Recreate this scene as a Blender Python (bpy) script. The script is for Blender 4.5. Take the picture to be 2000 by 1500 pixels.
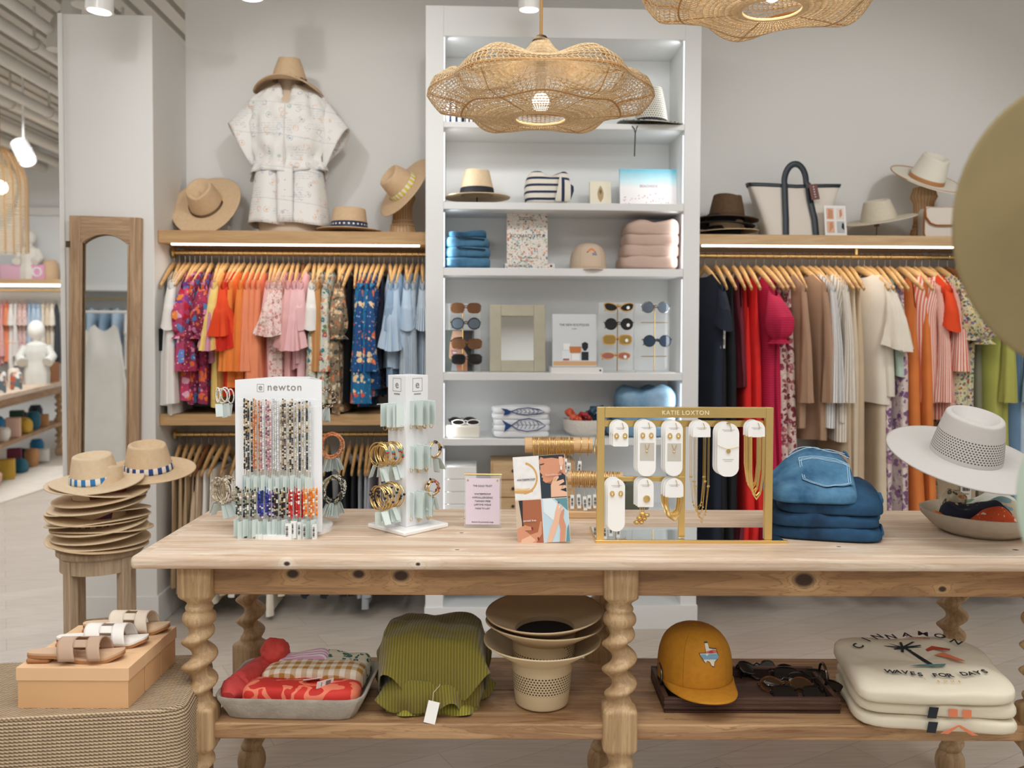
import bpy, bmesh, math, random
from mathutils import Vector, Matrix, Euler, noise
PI = math.pi
R = math.radians
sin, cos = math.sin, math.cos
rnd = random.Random(7)
for _o in list(bpy.data.objects):
    bpy.data.objects.remove(_o)
scene = bpy.context.scene
COL = scene.collection

# ------------------------------------------------------------------ camera
F = 1700.0
YAW, TILT, ROLL = R(2.36), R(1.7), R(0.2)
EYE = Vector((0, 0, 1.48))
ROT = Matrix.Rotation(-YAW, 3, 'Z') @ Matrix.Rotation(PI/2 - TILT, 3, 'X') @ Matrix.Rotation(ROLL, 3, 'Z')
SHIFT = -54.5
cam_d = bpy.data.cameras.new('camera')
cam_d.sensor_width = 36.0
cam_d.lens = F/2000*36
cam_d.shift_y = SHIFT/2000
cam_d.clip_start = 0.05
cam_d.clip_end = 60
cam_d.dof.use_dof = True
cam_d.dof.focus_distance = 2.6
cam_d.dof.aperture_fstop = 2.9
cam = bpy.data.objects.new('camera', cam_d)
cam.matrix_world = Matrix.Translation(EYE) @ ROT.to_4x4()
COL.objects.link(cam)
scene.camera = cam

def ray(px, py):
    return ROT @ Vector(((px-1000)/F, -(py-750-SHIFT)/F, -1))
def WY(px, py, Y):
    d = ray(px, py); return EYE + d*((Y-EYE.y)/d.y)
def WZ(px, py, Z):
    d = ray(px, py); return EYE + d*((Z-EYE.z)/d.z)
def WD(px, py, D):
    return EYE + ray(px, py)*D          # D = depth along the lens axis

# ------------------------------------------------------------------ world, light, exposure
w = bpy.data.worlds.new('world'); scene.world = w
w.use_nodes = True
w.node_tree.nodes['Background'].inputs[0].default_value = (1.0, 0.97, 0.93, 1)
w.node_tree.nodes['Background'].inputs[1].default_value = 0.55
scene.view_settings.view_transform = 'Standard'
scene.view_settings.look = 'None'
scene.view_settings.exposure = -0.82
scene.view_settings.gamma = 1.0
scene.view_settings.use_curve_mapping = False
scene.cycles.max_bounces = 8
scene.cycles.transparent_max_bounces = 16
scene.cycles.sample_clamp_indirect = 6.0

def area(name, loc, target, size, power, col=(.965, .985, 1), size_y=None):
    l = bpy.data.lights.new(name, 'AREA'); l.energy = power; l.color = col
    l.size = size
    if size_y: l.shape = 'RECTANGLE'; l.size_y = size_y
    o = bpy.data.objects.new(name, l); COL.objects.link(o)
    o.location = loc
    o.rotation_euler = (Vector(target)-Vector(loc)).to_track_quat('-Z', 'Y').to_euler()
    return o
def spot(name, loc, target, power, ang=50, col=(1, .985, .96), rad=.06):
    l = bpy.data.lights.new(name, 'SPOT'); l.energy = power; l.color = col
    l.spot_size = R(ang); l.spot_blend = .7; l.shadow_soft_size = rad
    o = bpy.data.objects.new(name, l); COL.objects.link(o)
    o.location = loc
    o.rotation_euler = (Vector(target)-Vector(loc)).to_track_quat('-Z', 'Y').to_euler()
    return o
for _x, _y, _p in ((-2.4, -3.0, 40), (.8, -3.0, 40), (-2.2, -1.0, 60), (0.2, -1.0, 62), (2.6, -1.0, 60), (-1.4, 1.6, 42), (.4, 1.5, 46), (2.4, 1.6, 42)):
    area('added_ceiling_fill', (_x, _y, 3.5), (_x, _y+.35, 0), 1.1, _p)  # unseen soft fill added overhead; rear pair brightens the wall the framed mirror reflects
for _x, _y, _p in ((-4.4, 8.6, 110), (-3.6, 6.6, 60), (-3.2, 4.2, 40), (-5.5, 5, 40)):
    area('added_ceiling_fill', (_x, _y, 3.2), (_x, _y, 0), 1.0, _p, (.97, .98, 1))  # more unseen fill, added to light the far shop floor
spot('track_spot', (-1.5, 2.3, 3.4), (-.85, 4.75, 2.1), 60, 52, (1, .99, .97))
spot('track_spot', (.0, 2.2, 3.4), (-.75, 4.75, 2.1), 60, 52, (1, .99, .97))
spot('track_spot', (2.4, 2.2, 3.4), (2.1, 4.75, 2.0), 70, 60, (1, .99, .975))
spot('track_spot', (1.3, 2.0, 3.4), (.45, 4.5, 1.7), 60, 50, (1, .985, .96))
spot('track_spot', (-.3, 1.0, 3.45), (-.55, 2.6, .88), 50, 60, (1, .98, .95))
spot('track_spot', (1.2, 1.0, 3.45), (.9, 2.6, .88), 36, 60, (1, .98, .95))
spot('track_spot', (-1.1, .6, 3.45), (-1.1, 2.4, .5), 60, 50, (1, .98, .95))

# ------------------------------------------------------------------ materials
def H(h):
    h = h.lstrip('#')
    c = [int(h[i:i+2], 16)/255 for i in (0, 2, 4)]
    return tuple((x/12.92 if x <= .04045 else ((x+.055)/1.055)**2.4) for x in c)+(1,)
class NT:
    def __init__(s, name):
        s.m = bpy.data.materials.new(name); s.m.use_nodes = True
        s.t = s.m.node_tree; s.b = s.t.nodes['Principled BSDF']
    def n(s, typ, ins=None, **kw):
        nd = s.t.nodes.new(typ)
        for k, v in kw.items(): setattr(nd, k, v)
        for k, v in (ins or {}).items():
            if isinstance(v, bpy.types.NodeSocket): s.t.links.new(v, nd.inputs[k])
            else: nd.inputs[k].default_value = v
        return nd
    def set(s, key, v):
        if isinstance(v, bpy.types.NodeSocket): s.t.links.new(v, s.b.inputs[key])
        else: s.b.inputs[key].default_value = v
    def co(s, scale=(1, 1, 1), rot=(0, 0, 0), loc=(0, 0, 0)):
        c = s.n('ShaderNodeTexCoord')
        return s.n('ShaderNodeMapping', {'Vector': c.outputs['Object'], 'Scale': scale, 'Rotation': rot, 'Location': loc}).outputs[0]
    def ramp(s, fac, stops, interp='LINEAR'):
        r = s.n('ShaderNodeValToRGB', {'Fac': fac}); cr = r.color_ramp; cr.interpolation = interp
        while len(cr.elements) < len(stops): cr.elements.new(.5)
        for e, (p, c) in zip(cr.elements, stops):
            e.position = p; e.color = c if len(c) == 4 else tuple(c)+(1,)
        return r.outputs[0]
    def mix(s, fac, a, b, mode='MIX'):
        x = s.n('ShaderNodeMix', data_type='RGBA', blend_type=mode)
        for k, v in ((0, fac), (6, a), (7, b)):
            if isinstance(v, bpy.types.NodeSocket): s.t.links.new(v, x.inputs[k])
            else: x.inputs[k].default_value = v
        return x.outputs[2]
    def math(s, op, a, b=0.0, c=None):
        x = s.n('ShaderNodeMath', operation=op)
        for k, v in enumerate((a, b, c)):
            if v is None: continue
            if isinstance(v, bpy.types.NodeSocket): s.t.links.new(v, x.inputs[k])
            else: x.inputs[k].default_value = v
        return x.outputs[0]
    def noise(s, vec, scale=5, detail=3, rough=.5, dist=0):
        return s.n('ShaderNodeTexNoise', {'Vector': vec, 'Scale': scale, 'Detail': detail, 'Roughness': rough, 'Distortion': dist}).outputs['Fac']
    def bump(s, h, strength=.3, dist=.01):
        s.set('Normal', s.n('ShaderNodeBump', {'Height': h, 'Strength': strength, 'Distance': dist}).outputs[0])
MATS = {}
def mat(name, c, rough=.6, metal=0, var=0, vs=8, bump=0, bs=200, emis=0, trans=0, alpha=1, sheen=0, coat=0):
    if name in MATS: return MATS[name]
    k = NT(name); c = H(c) if isinstance(c, str) else c
    if var:
        f = k.noise(k.co(), vs, 3)
        d = tuple(x*(1-var) for x in c[:3])+(1,); l = tuple(min(1, x*(1+var)) for x in c[:3])+(1,)
        k.set('Base Color', k.ramp(f, [(.3, d), (.7, l)]))
    else: k.set('Base Color', c)
    k.set('Roughness', rough); k.set('Metallic', metal)
    if bump: k.bump(k.noise(k.co(), bs, 2), bump)
    if emis: k.set('Emission Color', c); k.set('Emission Strength', emis)
    if trans: k.set('Transmission Weight', trans)
    if alpha < 1: k.set('Alpha', alpha)
    if sheen: k.set('Sheen Weight', sheen)
    if coat: k.set('Coat Weight', coat)
    MATS[name] = k.m; return k.m
def wood(name, c1, c2, axis='X', sc=1.0, knots=(), rough=.55, con=.5, c3=None):
    k = NT(name); c1, c2 = H(c1), H(c2); c3 = H(c3) if c3 else c2
    lo, hi = 1.2*sc, 14*sc
    v = {'X': (lo, hi, hi), 'Y': (hi, lo, hi), 'Z': (hi, hi, lo)}[axis]
    vec = k.co(v)
    raw = k.n('ShaderNodeTexCoord').outputs['Object']
    kd = None
    for (kx, ky, kz, kr) in knots:
        q = k.n('ShaderNodeMapping', {'Vector': raw, 'Location': (-kx, -ky, -kz)}).outputs[0]
        st = {'X': (.7, 1, 1), 'Y': (1, .7, 1), 'Z': (1, 1, .7)}[axis]
        q = k.n('ShaderNodeVectorMath', {0: q, 1: st}, operation='MULTIPLY').outputs[0]
        L = k.n('ShaderNodeVectorMath', {0: q}, operation='LENGTH').outputs['Value']
        g = k.math('DIVIDE', L, kr)
        kd = g if kd is None else k.math('MINIMUM', kd, g)
    n1 = k.noise(vec, 2.2, 5, .6, .8)
    if kd is not None:
        bulge = k.math('DIVIDE', .55, k.math('ADD', k.math('MULTIPLY', kd, kd), .5))
        n1 = k.math('ADD', n1, bulge)
    ringf = k.math('FRACT', k.math('MULTIPLY', n1, 7.0))
    ringf = k.math('ABSOLUTE', k.math('SUBTRACT', ringf, .5))
    c = k.ramp(n1, [(.3, c2), (.62, c1), (.9, c3)])
    c = k.mix(k.math('MULTIPLY', k.ramp(ringf, [(.0, (1, 1, 1)), (.16, (0, 0, 0))]), con), c, c2)
    fine = k.noise(k.co(tuple(a*(3 if a > 5*sc else 1.5) for a in v)), 5, 2, .5)
    c = k.mix(.35, c, k.ramp(fine, [(.3, (.62, .6, .58)), (.7, (1, 1, 1))]), 'MULTIPLY')
    if kd is not None:
        c = k.mix(k.ramp(kd, [(.55, (1, 1, 1)), (1.0, (0, 0, 0))]), c, H('#3a2416'))
    k.set('Base Color', c); k.set('Roughness', rough)
    k.bump(fine, .15, .004)
    MATS[name] = k.m; return k.m
def floral(name, base, pal, scale=40, dens=.42, small=None, stretch=(1, 1, 1), rough=.85):
    if name in MATS: return MATS[name]
    k = NT(name); vec = k.co(stretch)
    wob = k.n('ShaderNodeTexNoise', {'Vector': vec, 'Scale': scale*1.3, 'Detail': 1})
    vv = k.mix(.05*20/scale, vec, wob.outputs['Color'], 'ADD')
    vo = k.n('ShaderNodeTexVoronoi', {'Vector': vv, 'Scale': scale, 'Randomness': 1})
    sep = k.n('ShaderNodeSeparateColor', {0: vo.outputs['Color']})
    n = len(pal)
    pc = k.ramp(sep.outputs[0], [(i/n, H(c)) for i, c in enumerate(pal)], 'CONSTANT')
    core = k.mix(k.ramp(vo.outputs['Distance'], [(.0, (1, 1, 1)), (.12, (1, 1, 1)), (.14, (0, 0, 0))]), pc, k.mix(.5, pc, (1, .85, .6, 1)))
    msk = k.ramp(vo.outputs['Distance'], [(dens, (1, 1, 1)), (dens+.05, (0, 0, 0))])
    c = k.mix(msk, H(base), core)
    if small:
        v2 = k.n('ShaderNodeTexVoronoi', {'Vector': vec, 'Scale': scale*2.3})
        s2 = k.n('ShaderNodeSeparateColor', {0: v2.outputs['Color']})
        m2 = k.math('MULTIPLY', k.ramp(v2.outputs['Distance'], [(.25, (1, 1, 1)), (.32, (0, 0, 0))]), k.ramp(s2.outputs[1], [(.45, (0, 0, 0)), (.5, (1, 1, 1))]))
        m2 = k.math('MULTIPLY', m2, k.math('SUBTRACT', 1.0, msk))
        c = k.mix(m2, c, k.ramp(s2.outputs[2], [(i/len(small), H(x)) for i, x in enumerate(small)], 'CONSTANT'))
    k.set('Base Color', c); k.set('Roughness', rough)
    MATS[name] = k.m; return k.m
def stripes(name, a, b, axis='Y', per=.02, duty=.5, rough=.85, wob=0):
    if name in MATS: return MATS[name]
    k = NT(name); s = k.n('ShaderNodeSeparateXYZ', {0: k.co()})
    x = s.outputs['XYZ'.index(axis)] if axis != 'A' else k.n('ShaderNodeAttribute', attribute_name='arc').outputs['Fac']
    if wob: x = k.math('ADD', x, k.math('MULTIPLY', k.noise(k.co(), 12, 1), wob))
    f = k.math('FRACT', k.math('DIVIDE', k.math('ADD', x, 10.0), per))
    k.set('Base Color', k.ramp(f, [(0, H(a)), (duty, H(b))], 'CONSTANT')); k.set('Roughness', rough)
    MATS[name] = k.m; return k.m
def gingham(name, a, b, per=.03, axes='XY'):
    k = NT(name); s = k.n('ShaderNodeSeparateXYZ', {0: k.co()})
    fs = [k.ramp(k.math('FRACT', k.math('DIVIDE', k.math('ADD', s.outputs['XYZ'.index(q)], 10.0), per)), [(0, (0, 0, 0)), (.5, (1, 1, 1))], 'CONSTANT') for q in axes]
    k.set('Base Color', k.mix(k.math('MULTIPLY', k.math('ADD', fs[0], fs[1]), .5), H(a), H(b))); k.set('Roughness', .85)
    MATS[name] = k.m; return k.m
def denim(name, c, fade):
    k = NT(name); v = k.co()
    f = k.noise(v, 9, 4, .6); g = k.noise(k.co((400, 120, 400)), 3, 2)
    col = k.mix(k.ramp(f, [(.35, (0, 0, 0)), (.72, (1, 1, 1))]), H(c), H(fade))
    k.set('Base Color', k.mix(.5, col, k.ramp(g, [(.3, (.55, .55, .6)), (.7, (1.0, 1.0, 1.0))]), 'MULTIPLY'))
    k.set('Roughness', .9); k.bump(g, .2, .003); MATS[name] = k.m; return k.m
def straw(name, c1, c2, sc=1, rough=.75):
    """woven straw: concentric plait rows (radius + height) crossed by fine ribs"""
    k = NT(name); co = k.n('ShaderNodeTexCoord').outputs['Object']; s = k.n('ShaderNodeSeparateXYZ', {0: co})
    r = k.math('SQRT', k.math('ADD', k.math('MULTIPLY', s.outputs[0], s.outputs[0]), k.math('MULTIPLY', s.outputs[1], s.outputs[1])))
    t = k.math('ADD', k.math('MULTIPLY', r, 1.0), k.math('MULTIPLY', s.outputs[2], -1.0))
    rows = k.math('SINE', k.math('MULTIPLY', t, 1100*sc))
    an = k.math('SINE', k.math('MULTIPLY', k.math('ARCTAN2', s.outputs[1], s.outputs[0]), 130))
    h = k.math('MULTIPLY', rows, an)
    f = k.noise(k.co((30, 30, 30)), 2, 4)
    c = k.mix(f, H(c1), H(c2))
    c = k.mix(k.math('MULTIPLY', k.math('ADD', h, 1.0), .11), c, tuple(x*.45 for x in H(c2)[:3])+(1,))
    k.set('Base Color', c); k.set('Roughness', rough); k.bump(h, .25, .002)
    MATS[name] = k.m; return k.m
def perf(name, c, z0, z1, hole='#2a241e', nang=58, pz=.0075):
    """felt or straw crown with a band of punched holes between the heights z0 and z1"""
    k = NT(name); co = k.n('ShaderNodeTexCoord').outputs['Object']; s = k.n('ShaderNodeSeparateXYZ', {0: co})
    v = k.math('DIVIDE', s.outputs[2], pz)
    par = k.math('MULTIPLY', k.math('MODULO', k.math('FLOOR', k.math('ADD', v, 100.0)), 2.0), .5)
    u = k.math('ADD', k.math('MULTIPLY', k.math('ARCTAN2', s.outputs[1], s.outputs[0]), nang/(2*PI)), par)
    fu = k.math('SUBTRACT', k.math('FRACT', k.math('ADD', u, 100.0)), .5)
    fv = k.math('SUBTRACT', k.math('FRACT', k.math('ADD', v, 100.0)), .5)
    d = k.math('ADD', k.math('MULTIPLY', fu, fu), k.math('MULTIPLY', fv, fv))
    inb = k.math('MULTIPLY', k.math('GREATER_THAN', s.outputs[2], z0), k.math('LESS_THAN', s.outputs[2], z1))
    m = k.math('MULTIPLY', k.math('LESS_THAN', d, .085), inb)
    f = k.noise(k.co(), 120, 3)
    base = k.mix(k.math('MULTIPLY', f, .25), H(c), tuple(x*.7 for x in H(c)[:3])+(1,))
    k.set('Base Color', k.mix(m, base, H(hole))); k.set('Roughness', .85); k.bump(f, .15, .002)
    MATS[name] = k.m; return k.m

# ------------------------------------------------------------------ mesh builder
class MB:
    def __init__(s): s.v = []; s.f = []; s.m = []; s.x = None; s.mi = 0
    def add(s, vs, fs):
        o = len(s.v)
        s.v.extend([tuple(s.x @ Vector(p)) for p in vs] if s.x is not None else [tuple(p) for p in vs])
        s.f.extend([tuple(i+o for i in q) for q in fs]); s.m.extend([s.mi]*len(fs)); return s
    def box(s, cx, cy, cz, sx, sy, sz):
        a, b, c = sx/2, sy/2, sz/2
        vs = [(cx+i*a, cy+j*b, cz+k*c) for i in (-1, 1) for j in (-1, 1) for k in (-1, 1)]
        return s.add(vs, [(0, 1, 3, 2), (4, 6, 7, 5), (0, 4, 5, 1), (2, 3, 7, 6), (0, 2, 6, 4), (1, 5, 7, 3)])
    def bb(s, x0, x1, y0, y1, z0, z1): return s.box((x0+x1)/2, (y0+y1)/2, (z0+z1)/2, x1-x0, y1-y0, z1-z0)
    def grid(s, fn, nu, nv, wu=False, wv=False, cap0=False, cap1=False):
        a = nu if wu else nu+1; b = nv if wv else nv+1
        vs = [fn(i/nu, j/nv) for j in range(b) for i in range(a)]
        fs = []
        for j in range(nv):
            for i in range(nu):
                i2 = (i+1) % a; j2 = (j+1) % b
                fs.append((j*a+i, j*a+i2, j2*a+i2, j2*a+i))
        if cap0: fs.append(tuple(range(a))[::-1])
        if cap1: fs.append(tuple((b-1)*a+i for i in range(a)))
        return s.add(vs, fs)
    def lathe(s, prof, n=32, c=(0, 0, 0), cap0=False, cap1=False, sx=1, sy=1):
        P = prof; m = len(P)-1
        return s.grid(lambda u, v: (c[0]+sx*P[round(v*m)][0]*cos(2*PI*u), c[1]+sy*P[round(v*m)][0]*sin(2*PI*u), c[2]+P[round(v*m)][1]), n, m, True, False, cap0, cap1)
    def tube(s, path, r, n=8, closed=False, flat=None, up=(0, 0, 1)):
        P = [Vector(p) for p in path]; m = len(P); vs = []; prev = None
        for i, p in enumerate(P):
            if closed: t = P[(i+1) % m]-P[i-1]
            else: t = P[min(i+1, m-1)]-P[max(i-1, 0)]
            if t.length < 1e-9: t = Vector((0, 0, 1))
            t.normalize()
            a = prev if prev is not None else Vector(up)
            a = a-t*a.dot(t)
            if a.length < 1e-4: a = t.orthogonal()
            a.normalize(); prev = a; b = t.cross(a)
            rr = r(i/(m-1)) if callable(r) else r
            ra, rb = (rr, rr) if flat is None else (rr, rr*flat)
            for k in range(n):
                q = 2*PI*k/n
                vs.append(p+a*(ra*cos(q))+b*(rb*sin(q)))
        fs = []
        for i in range(m if closed else m-1):
            for k in range(n):
                k2 = (k+1) % n; i2 = (i+1) % m
                fs.append((i*n+k, i*n+k2, i2*n+k2, i2*n+k))
        if not closed: fs += [tuple(range(n))[::-1], tuple((m-1)*n+k for k in range(n))]
        return s.add(vs, fs)
    def cyl(s, a, b, r, n=16): return s.tube([a, b], r, n)
    def ball(s, c, r, n=10, m=6, sz=1, sx=1, sy=1):
        return s.grid(lambda u, v: (c[0]+sx*r*cos(2*PI*u)*sin(PI*(.001+.998*v)), c[1]+sy*r*sin(2*PI*u)*sin(PI*(.001+.998*v)), c[2]-sz*r*cos(PI*v)), n, m, True)
    def poly(s, pts, t=.001, plane='XZ', off=0.0):
        """flat outline extruded by t; plane XZ faces -Y, XY faces +Z"""
        n = len(pts)
        if plane == 'XZ': A = [(x, off, z) for x, z in pts]; B = [(x, off+t, z) for x, z in pts]
        else: A = [(x, y, off) for x, y in pts]; B = [(x, y, off+t) for x, y in pts]
        return s.add(A+B, [tuple(range(n)), tuple(range(2*n-1, n-1, -1))]+[(i, (i+1) % n, (i+1) % n+n, i+n) for i in range(n)])
    def build(s, name, mats, parent=None, smooth=True, bevel=0, solid=0, sub=0, loc=None, rot=None, seg=2, ang=40):
        me = bpy.data.meshes.new(name); me.from_pydata(s.v, [], s.f)
        for m in (mats if isinstance(mats, (list, tuple)) else [mats]): me.materials.append(m)
        me.polygons.foreach_set('material_index', s.m)
        me.update()
        bm = bmesh.new(); bm.from_mesh(me); bmesh.ops.recalc_face_normals(bm, faces=bm.faces); bm.to_mesh(me); bm.free()
        if smooth:
            me.polygons.foreach_set('use_smooth', [True]*len(me.polygons))
            try: me.set_sharp_from_angle(angle=R(ang))
            except Exception: pass
        o = bpy.data.objects.new(name, me); COL.objects.link(o)
        if parent: o.parent = parent
        if loc is not None: o.location = loc
        if rot is not None: o.rotation_euler = rot
        if bevel:
            b = o.modifiers.new('bevel', 'BEVEL'); b.width = bevel; b.segments = seg; b.limit_method = 'ANGLE'; b.angle_limit = R(40)
        if solid:
            b = o.modifiers.new('solid', 'SOLIDIFY'); b.thickness = solid; b.offset = 0
        if sub:
            b = o.modifiers.new('sub', 'SUBSURF'); b.levels = sub; b.render_levels = sub
        return o
def tag(o, label=None, cat=None, group=None, kind=None):
    if label: o['label'] = label
    if cat: o['category'] = cat
    if group: o['group'] = group
    if kind: o['kind'] = kind
    return o
def E(name, loc, rz=0, label=None, cat=None, group=None):
    o = bpy.data.objects.new(name, None); COL.objects.link(o); o.empty_display_size = .05
    o.location = loc; o.rotation_euler = (0, 0, rz)
    return tag(o, label, cat, group)
KIDS = {}
def kids(o): return [c for c in o.children]
def dup(o, loc=None, rz=None, label=None, group=None, parent=None, rot=None):
    c = o.copy(); COL.objects.link(c)
    if parent is not None: c.parent = parent
    for ch in kids(o): dup(ch, parent=c)
    if loc is not None: c.location = loc
    if rz is not None: c.rotation_euler = (0, 0, rz)
    if rot is not None: c.rotation_euler = rot
    return tag(c, label, None, group)
def struct(o): o['kind'] = 'structure'; return o
_FONT = {}
def text(body, size, m, parent, loc, rot=(PI/2, 0, 0), name='lettering', ext=.0004, bold=0, sx=1, align='CENTER', space=1.0, warp=None):
    cu = bpy.data.curves.new('t', 'FONT'); cu.body = body; cu.size = size; cu.align_x = align; cu.extrude = ext; cu.offset = bold; cu.space_character = space
    cu.resolution_u = 3
    t = bpy.data.objects.new('t', cu); COL.objects.link(t)
    me = bpy.data.meshes.new_from_object(t); bpy.data.objects.remove(t); bpy.data.curves.remove(cu)
    me.name = name; me.materials.clear(); me.materials.append(m)
    if warp:
        for v in me.vertices: v.co = warp(v.co)
    o = bpy.data.objects.new(name, me); COL.objects.link(o); o.parent = parent; o.location = loc; o.rotation_euler = rot; o.scale = (sx, 1, 1)
    return o
def crumple(r, seed, f=26):
    def fn(u, v):
        a = 2*PI*u; b = PI*(.001+.998*v); p = Vector((cos(a)*sin(b), sin(a)*sin(b), -cos(b)))
        q = r*(1+.22*nz(p.x*r+seed, p.y*r, p.z*r, f)+.12*abs(nz(p.x*r, p.y*r+seed, p.z*r, f*2.4)))
        return (q*p.x, q*p.y, q*p.z*.95)
    return MB().grid(fn, 56, 36, True)
_OW = 'first second third fourth fifth sixth seventh eighth ninth tenth eleventh twelfth thirteenth fourteenth fifteenth sixteenth seventeenth eighteenth nineteenth twentieth'.split()
def ordn(i):
    if i < 20: return _OW[i]
    if i < 29: return 'twenty-'+_OW[i-20]
    if i == 29: return 'thirtieth'
    if i < 39: return 'thirty-'+_OW[i-30]
    if i == 39: return 'fortieth'
    if i < 49: return 'forty-'+_OW[i-40]
    return 'fiftieth'
def nz(x, y, z, s=1.0): return noise.noise(Vector((x*s, y*s, z*s)))
# ------------------------------------------------------------------ the room
white = mat('wall_paint', '#e6e5e2', .7, bump=.04, bs=300)
whitec = mat('cabinet_paint', '#eaebea', .5)
ceilp = mat('ceiling_paint', '#cfc8bd', .8)
pipew = mat('pipe_paint', '#dad6ce', .6)
BSY, COLY, SHY, WALLY, RODY = 4.25, 4.37, 4.42, 4.86, 4.60
BX0, BX1 = WY(831, 640, BSY).x, WY(1365, 640, BSY).x
IX0, IX1 = WY(866, 500, BSY).x, WY(1335, 500, BSY).x
CX0, CX1 = WY(121, 500, COLY).x, WY(301, 500, COLY).x
BTOP = WY(1100, 15, BSY).z
CTOP = WY(200, 28, COLY).z

def plank_mat():
    k = NT('floor_planks'); co = k.co(rot=(0, 0, R(-28)))
    s = k.n('ShaderNodeSeparateXYZ', {0: co})
    br = k.n('ShaderNodeTexBrick', {'Vector': co, 'Scale': 1.0, 'Mortar Size': .002, 'Brick Width': 1.3, 'Row Height': .17, 'Color1': H('#d3c9be'), 'Color2': H('#c6bbae'), 'Mortar': H('#a99d90')}, offset=.37)
    g = k.noise(k.co((1.5, 22, 1), (0, 0, R(-28))), 3, 5, .6, .6)
    c = k.mix(.55, br.outputs[0], k.ramp(g, [(.3, H('#b3a698')), (.65, H('#f2ece6'))]), 'MULTIPLY')
    c = k.mix(.25, c, H('#e9e0d6'))
    k.set('Base Color', c); k.set('Roughness', .42)
    return k.m
struct(MB().bb(-7, 5, -4.2, 11.2, -.08, 0).build('floor', plank_mat(), smooth=False))
struct(MB().bb(-1.62, 5, -4.2, 11.2, 3.6, 3.7).build('ceiling', ceilp, smooth=False))
# ribbed roof deck over the open part of the store (left)
mb = MB()
for i in range(36):
    x = -7+i*.15
    mb.bb(x, x+.10, -4.2, 11.2, 3.70, 3.76)
mb.bb(-7, -1.62, -4.2, 11.2, 3.76, 3.80)
struct(mb.build('ceiling', pipew, smooth=False))
struct(MB().bb(CX1, 5, WALLY, WALLY+.12, 0, 3.6).build('wall_back', white, smooth=False))
struct(MB().bb(-7, -1.5, 10.95, 11.2, 0, 3.76).build('wall_far', mat('far_wall_paint', '#e9ecec', .7), smooth=False))
struct(MB().bb(-7.1, -7, -4.2, 11.2, 0, 3.8).build('wall_left', white, smooth=False))
struct(MB().bb(5, 5.1, -4.2, WALLY+.1, 0, 3.7).build('wall_right', white, smooth=False))
struct(MB().bb(-7, 5, -4.3, -4.2, 0, 3.8).build('wall_front', white, smooth=False))
struct(MB().bb(CX1+.12, CX1+.24, WALLY+.12, 10.95, 0, 3.6).build('wall_side', white, smooth=False))
# the free-standing wall end (column)
struct(MB().bb(CX0, CX1, COLY, WALLY+.12, 0, CTOP).build('wall_column', white, smooth=False, bevel=.004))
tx = WY(129, 500, COLY).x
struct(MB().bb(CX0-.004, tx, COLY-.012, COLY+.01, 0, CTOP).build('trim_1', white, smooth=False, bevel=.003))
zb = WY(250, 1164, COLY).z
struct(MB().bb(tx, CX1+.012, COLY-.014, WALLY, 0, zb).build('baseboard_column', white, smooth=False, bevel=.003))
struct(MB().bb(CX1+.012, BX0-.002, WALLY-.014, WALLY, 0, .14).build('baseboard_left', white, smooth=False))
struct(MB().bb(BX1+.002, 4.99, WALLY-.014, WALLY, 0, .14).build('baseboard_right', white, smooth=False))

# ceiling pipes: each its own thing
pipes = [(-4.9, 3.42, .05), (-4.45, 3.40, .055), (-4.05, 3.44, .05), (-3.72, 3.36, .045), (-3.4, 3.42, .05), (-3.05, 3.44, .04), (-2.75, 3.4, .035), (-2.45, 3.48, .03), (-5.3, 3.45, .06), (-5.7, 3.4, .05)]
pw = ['leftmost bar one of', 'widest of', 'middle one of']
for i, (x, z, r) in enumerate(sorted(pipes)):
    o = MB().cyl((x, 3.6, z), (x, 10.94, z), r, 14).build('ceiling_pipe', pipew)
    tag(o, 'white painted pipe under the roof deck, %s from the left over the far shop floor' % ordn(i), 'pipe', 'white pipes under the ceiling')
    for y in (4.6, 6.2, 7.8):
        m = MB()
        m.lathe([(r*1.02, -.02), (r*1.25, -.02), (r*1.25, .02), (r*1.02, .02)], 14)
        n0 = len(m.v)-14*4
        for j in range(n0, len(m.v)):
            q = m.v[j]; m.v[j] = (x+q[0], y+q[2], z+q[1])
        m.bb(x-.008, x+.008, y-.008, y+.008, z+r*.9, 3.75)
        m.build('pipe_clamp', pipew, o)
# cross pipes right at the top edge
for i, (x, y) in enumerate([(-2.95, 5.4), (-2.72, 5.8), (-2.35, 5.2), (-2.2, 5.0)]):
    pts = [(x, y+.8*(1-cos(a))*.3, 3.28+.28*sin(a)) for a in [PI/2*j/8 for j in range(9)]]
    o = MB().tube(pts, .055, 12).build('pipe_elbow', pipew)
    tag(o, 'white painted elbow pipe above the white column, %s from the left' % ordn(i), 'pipe', 'elbow pipes above the column')

# ------------------------------------------------------------------ tall white shelving unit
def shz(y0, y1=None): return WY(1100, y0, BSY).z
bs = E('shelving_unit', ((BX0+BX1)/2, BSY, 0), 0, 'tall white built-in shelving unit between the two clothes walls', 'shelving unit')
ox, oy = bs.location.x, BSY
IBY = BSY+.335
def bsbb(name, x0, x1, y0, y1, z0, z1, m=whitec, bev=.002):
    return MB().bb(x0-ox, x1-ox, y0-oy, y1-oy, z0, z1).build(name, m, bs, smooth=False, bevel=bev)
NT_top = shz(74)
bsbb('side_panel', BX0, IX0, BSY, WALLY, 0, BTOP)
bsbb('side_panel', IX1, BX1, BSY, WALLY, 0, BTOP)
bsbb('header_panel', IX0, IX1, BSY, WALLY, NT_top, BTOP)
bsbb('back_panel', IX0, IX1, IBY, WALLY, .25, NT_top)
bsbb('plinth', BX0-.004, BX1+.004, BSY-.012, WALLY, 0, WY(1100, 1183, BSY).z)
SH = {}
ledm = mat('led_strip', '#f4f8ff', .5, emis=1.0)
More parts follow.
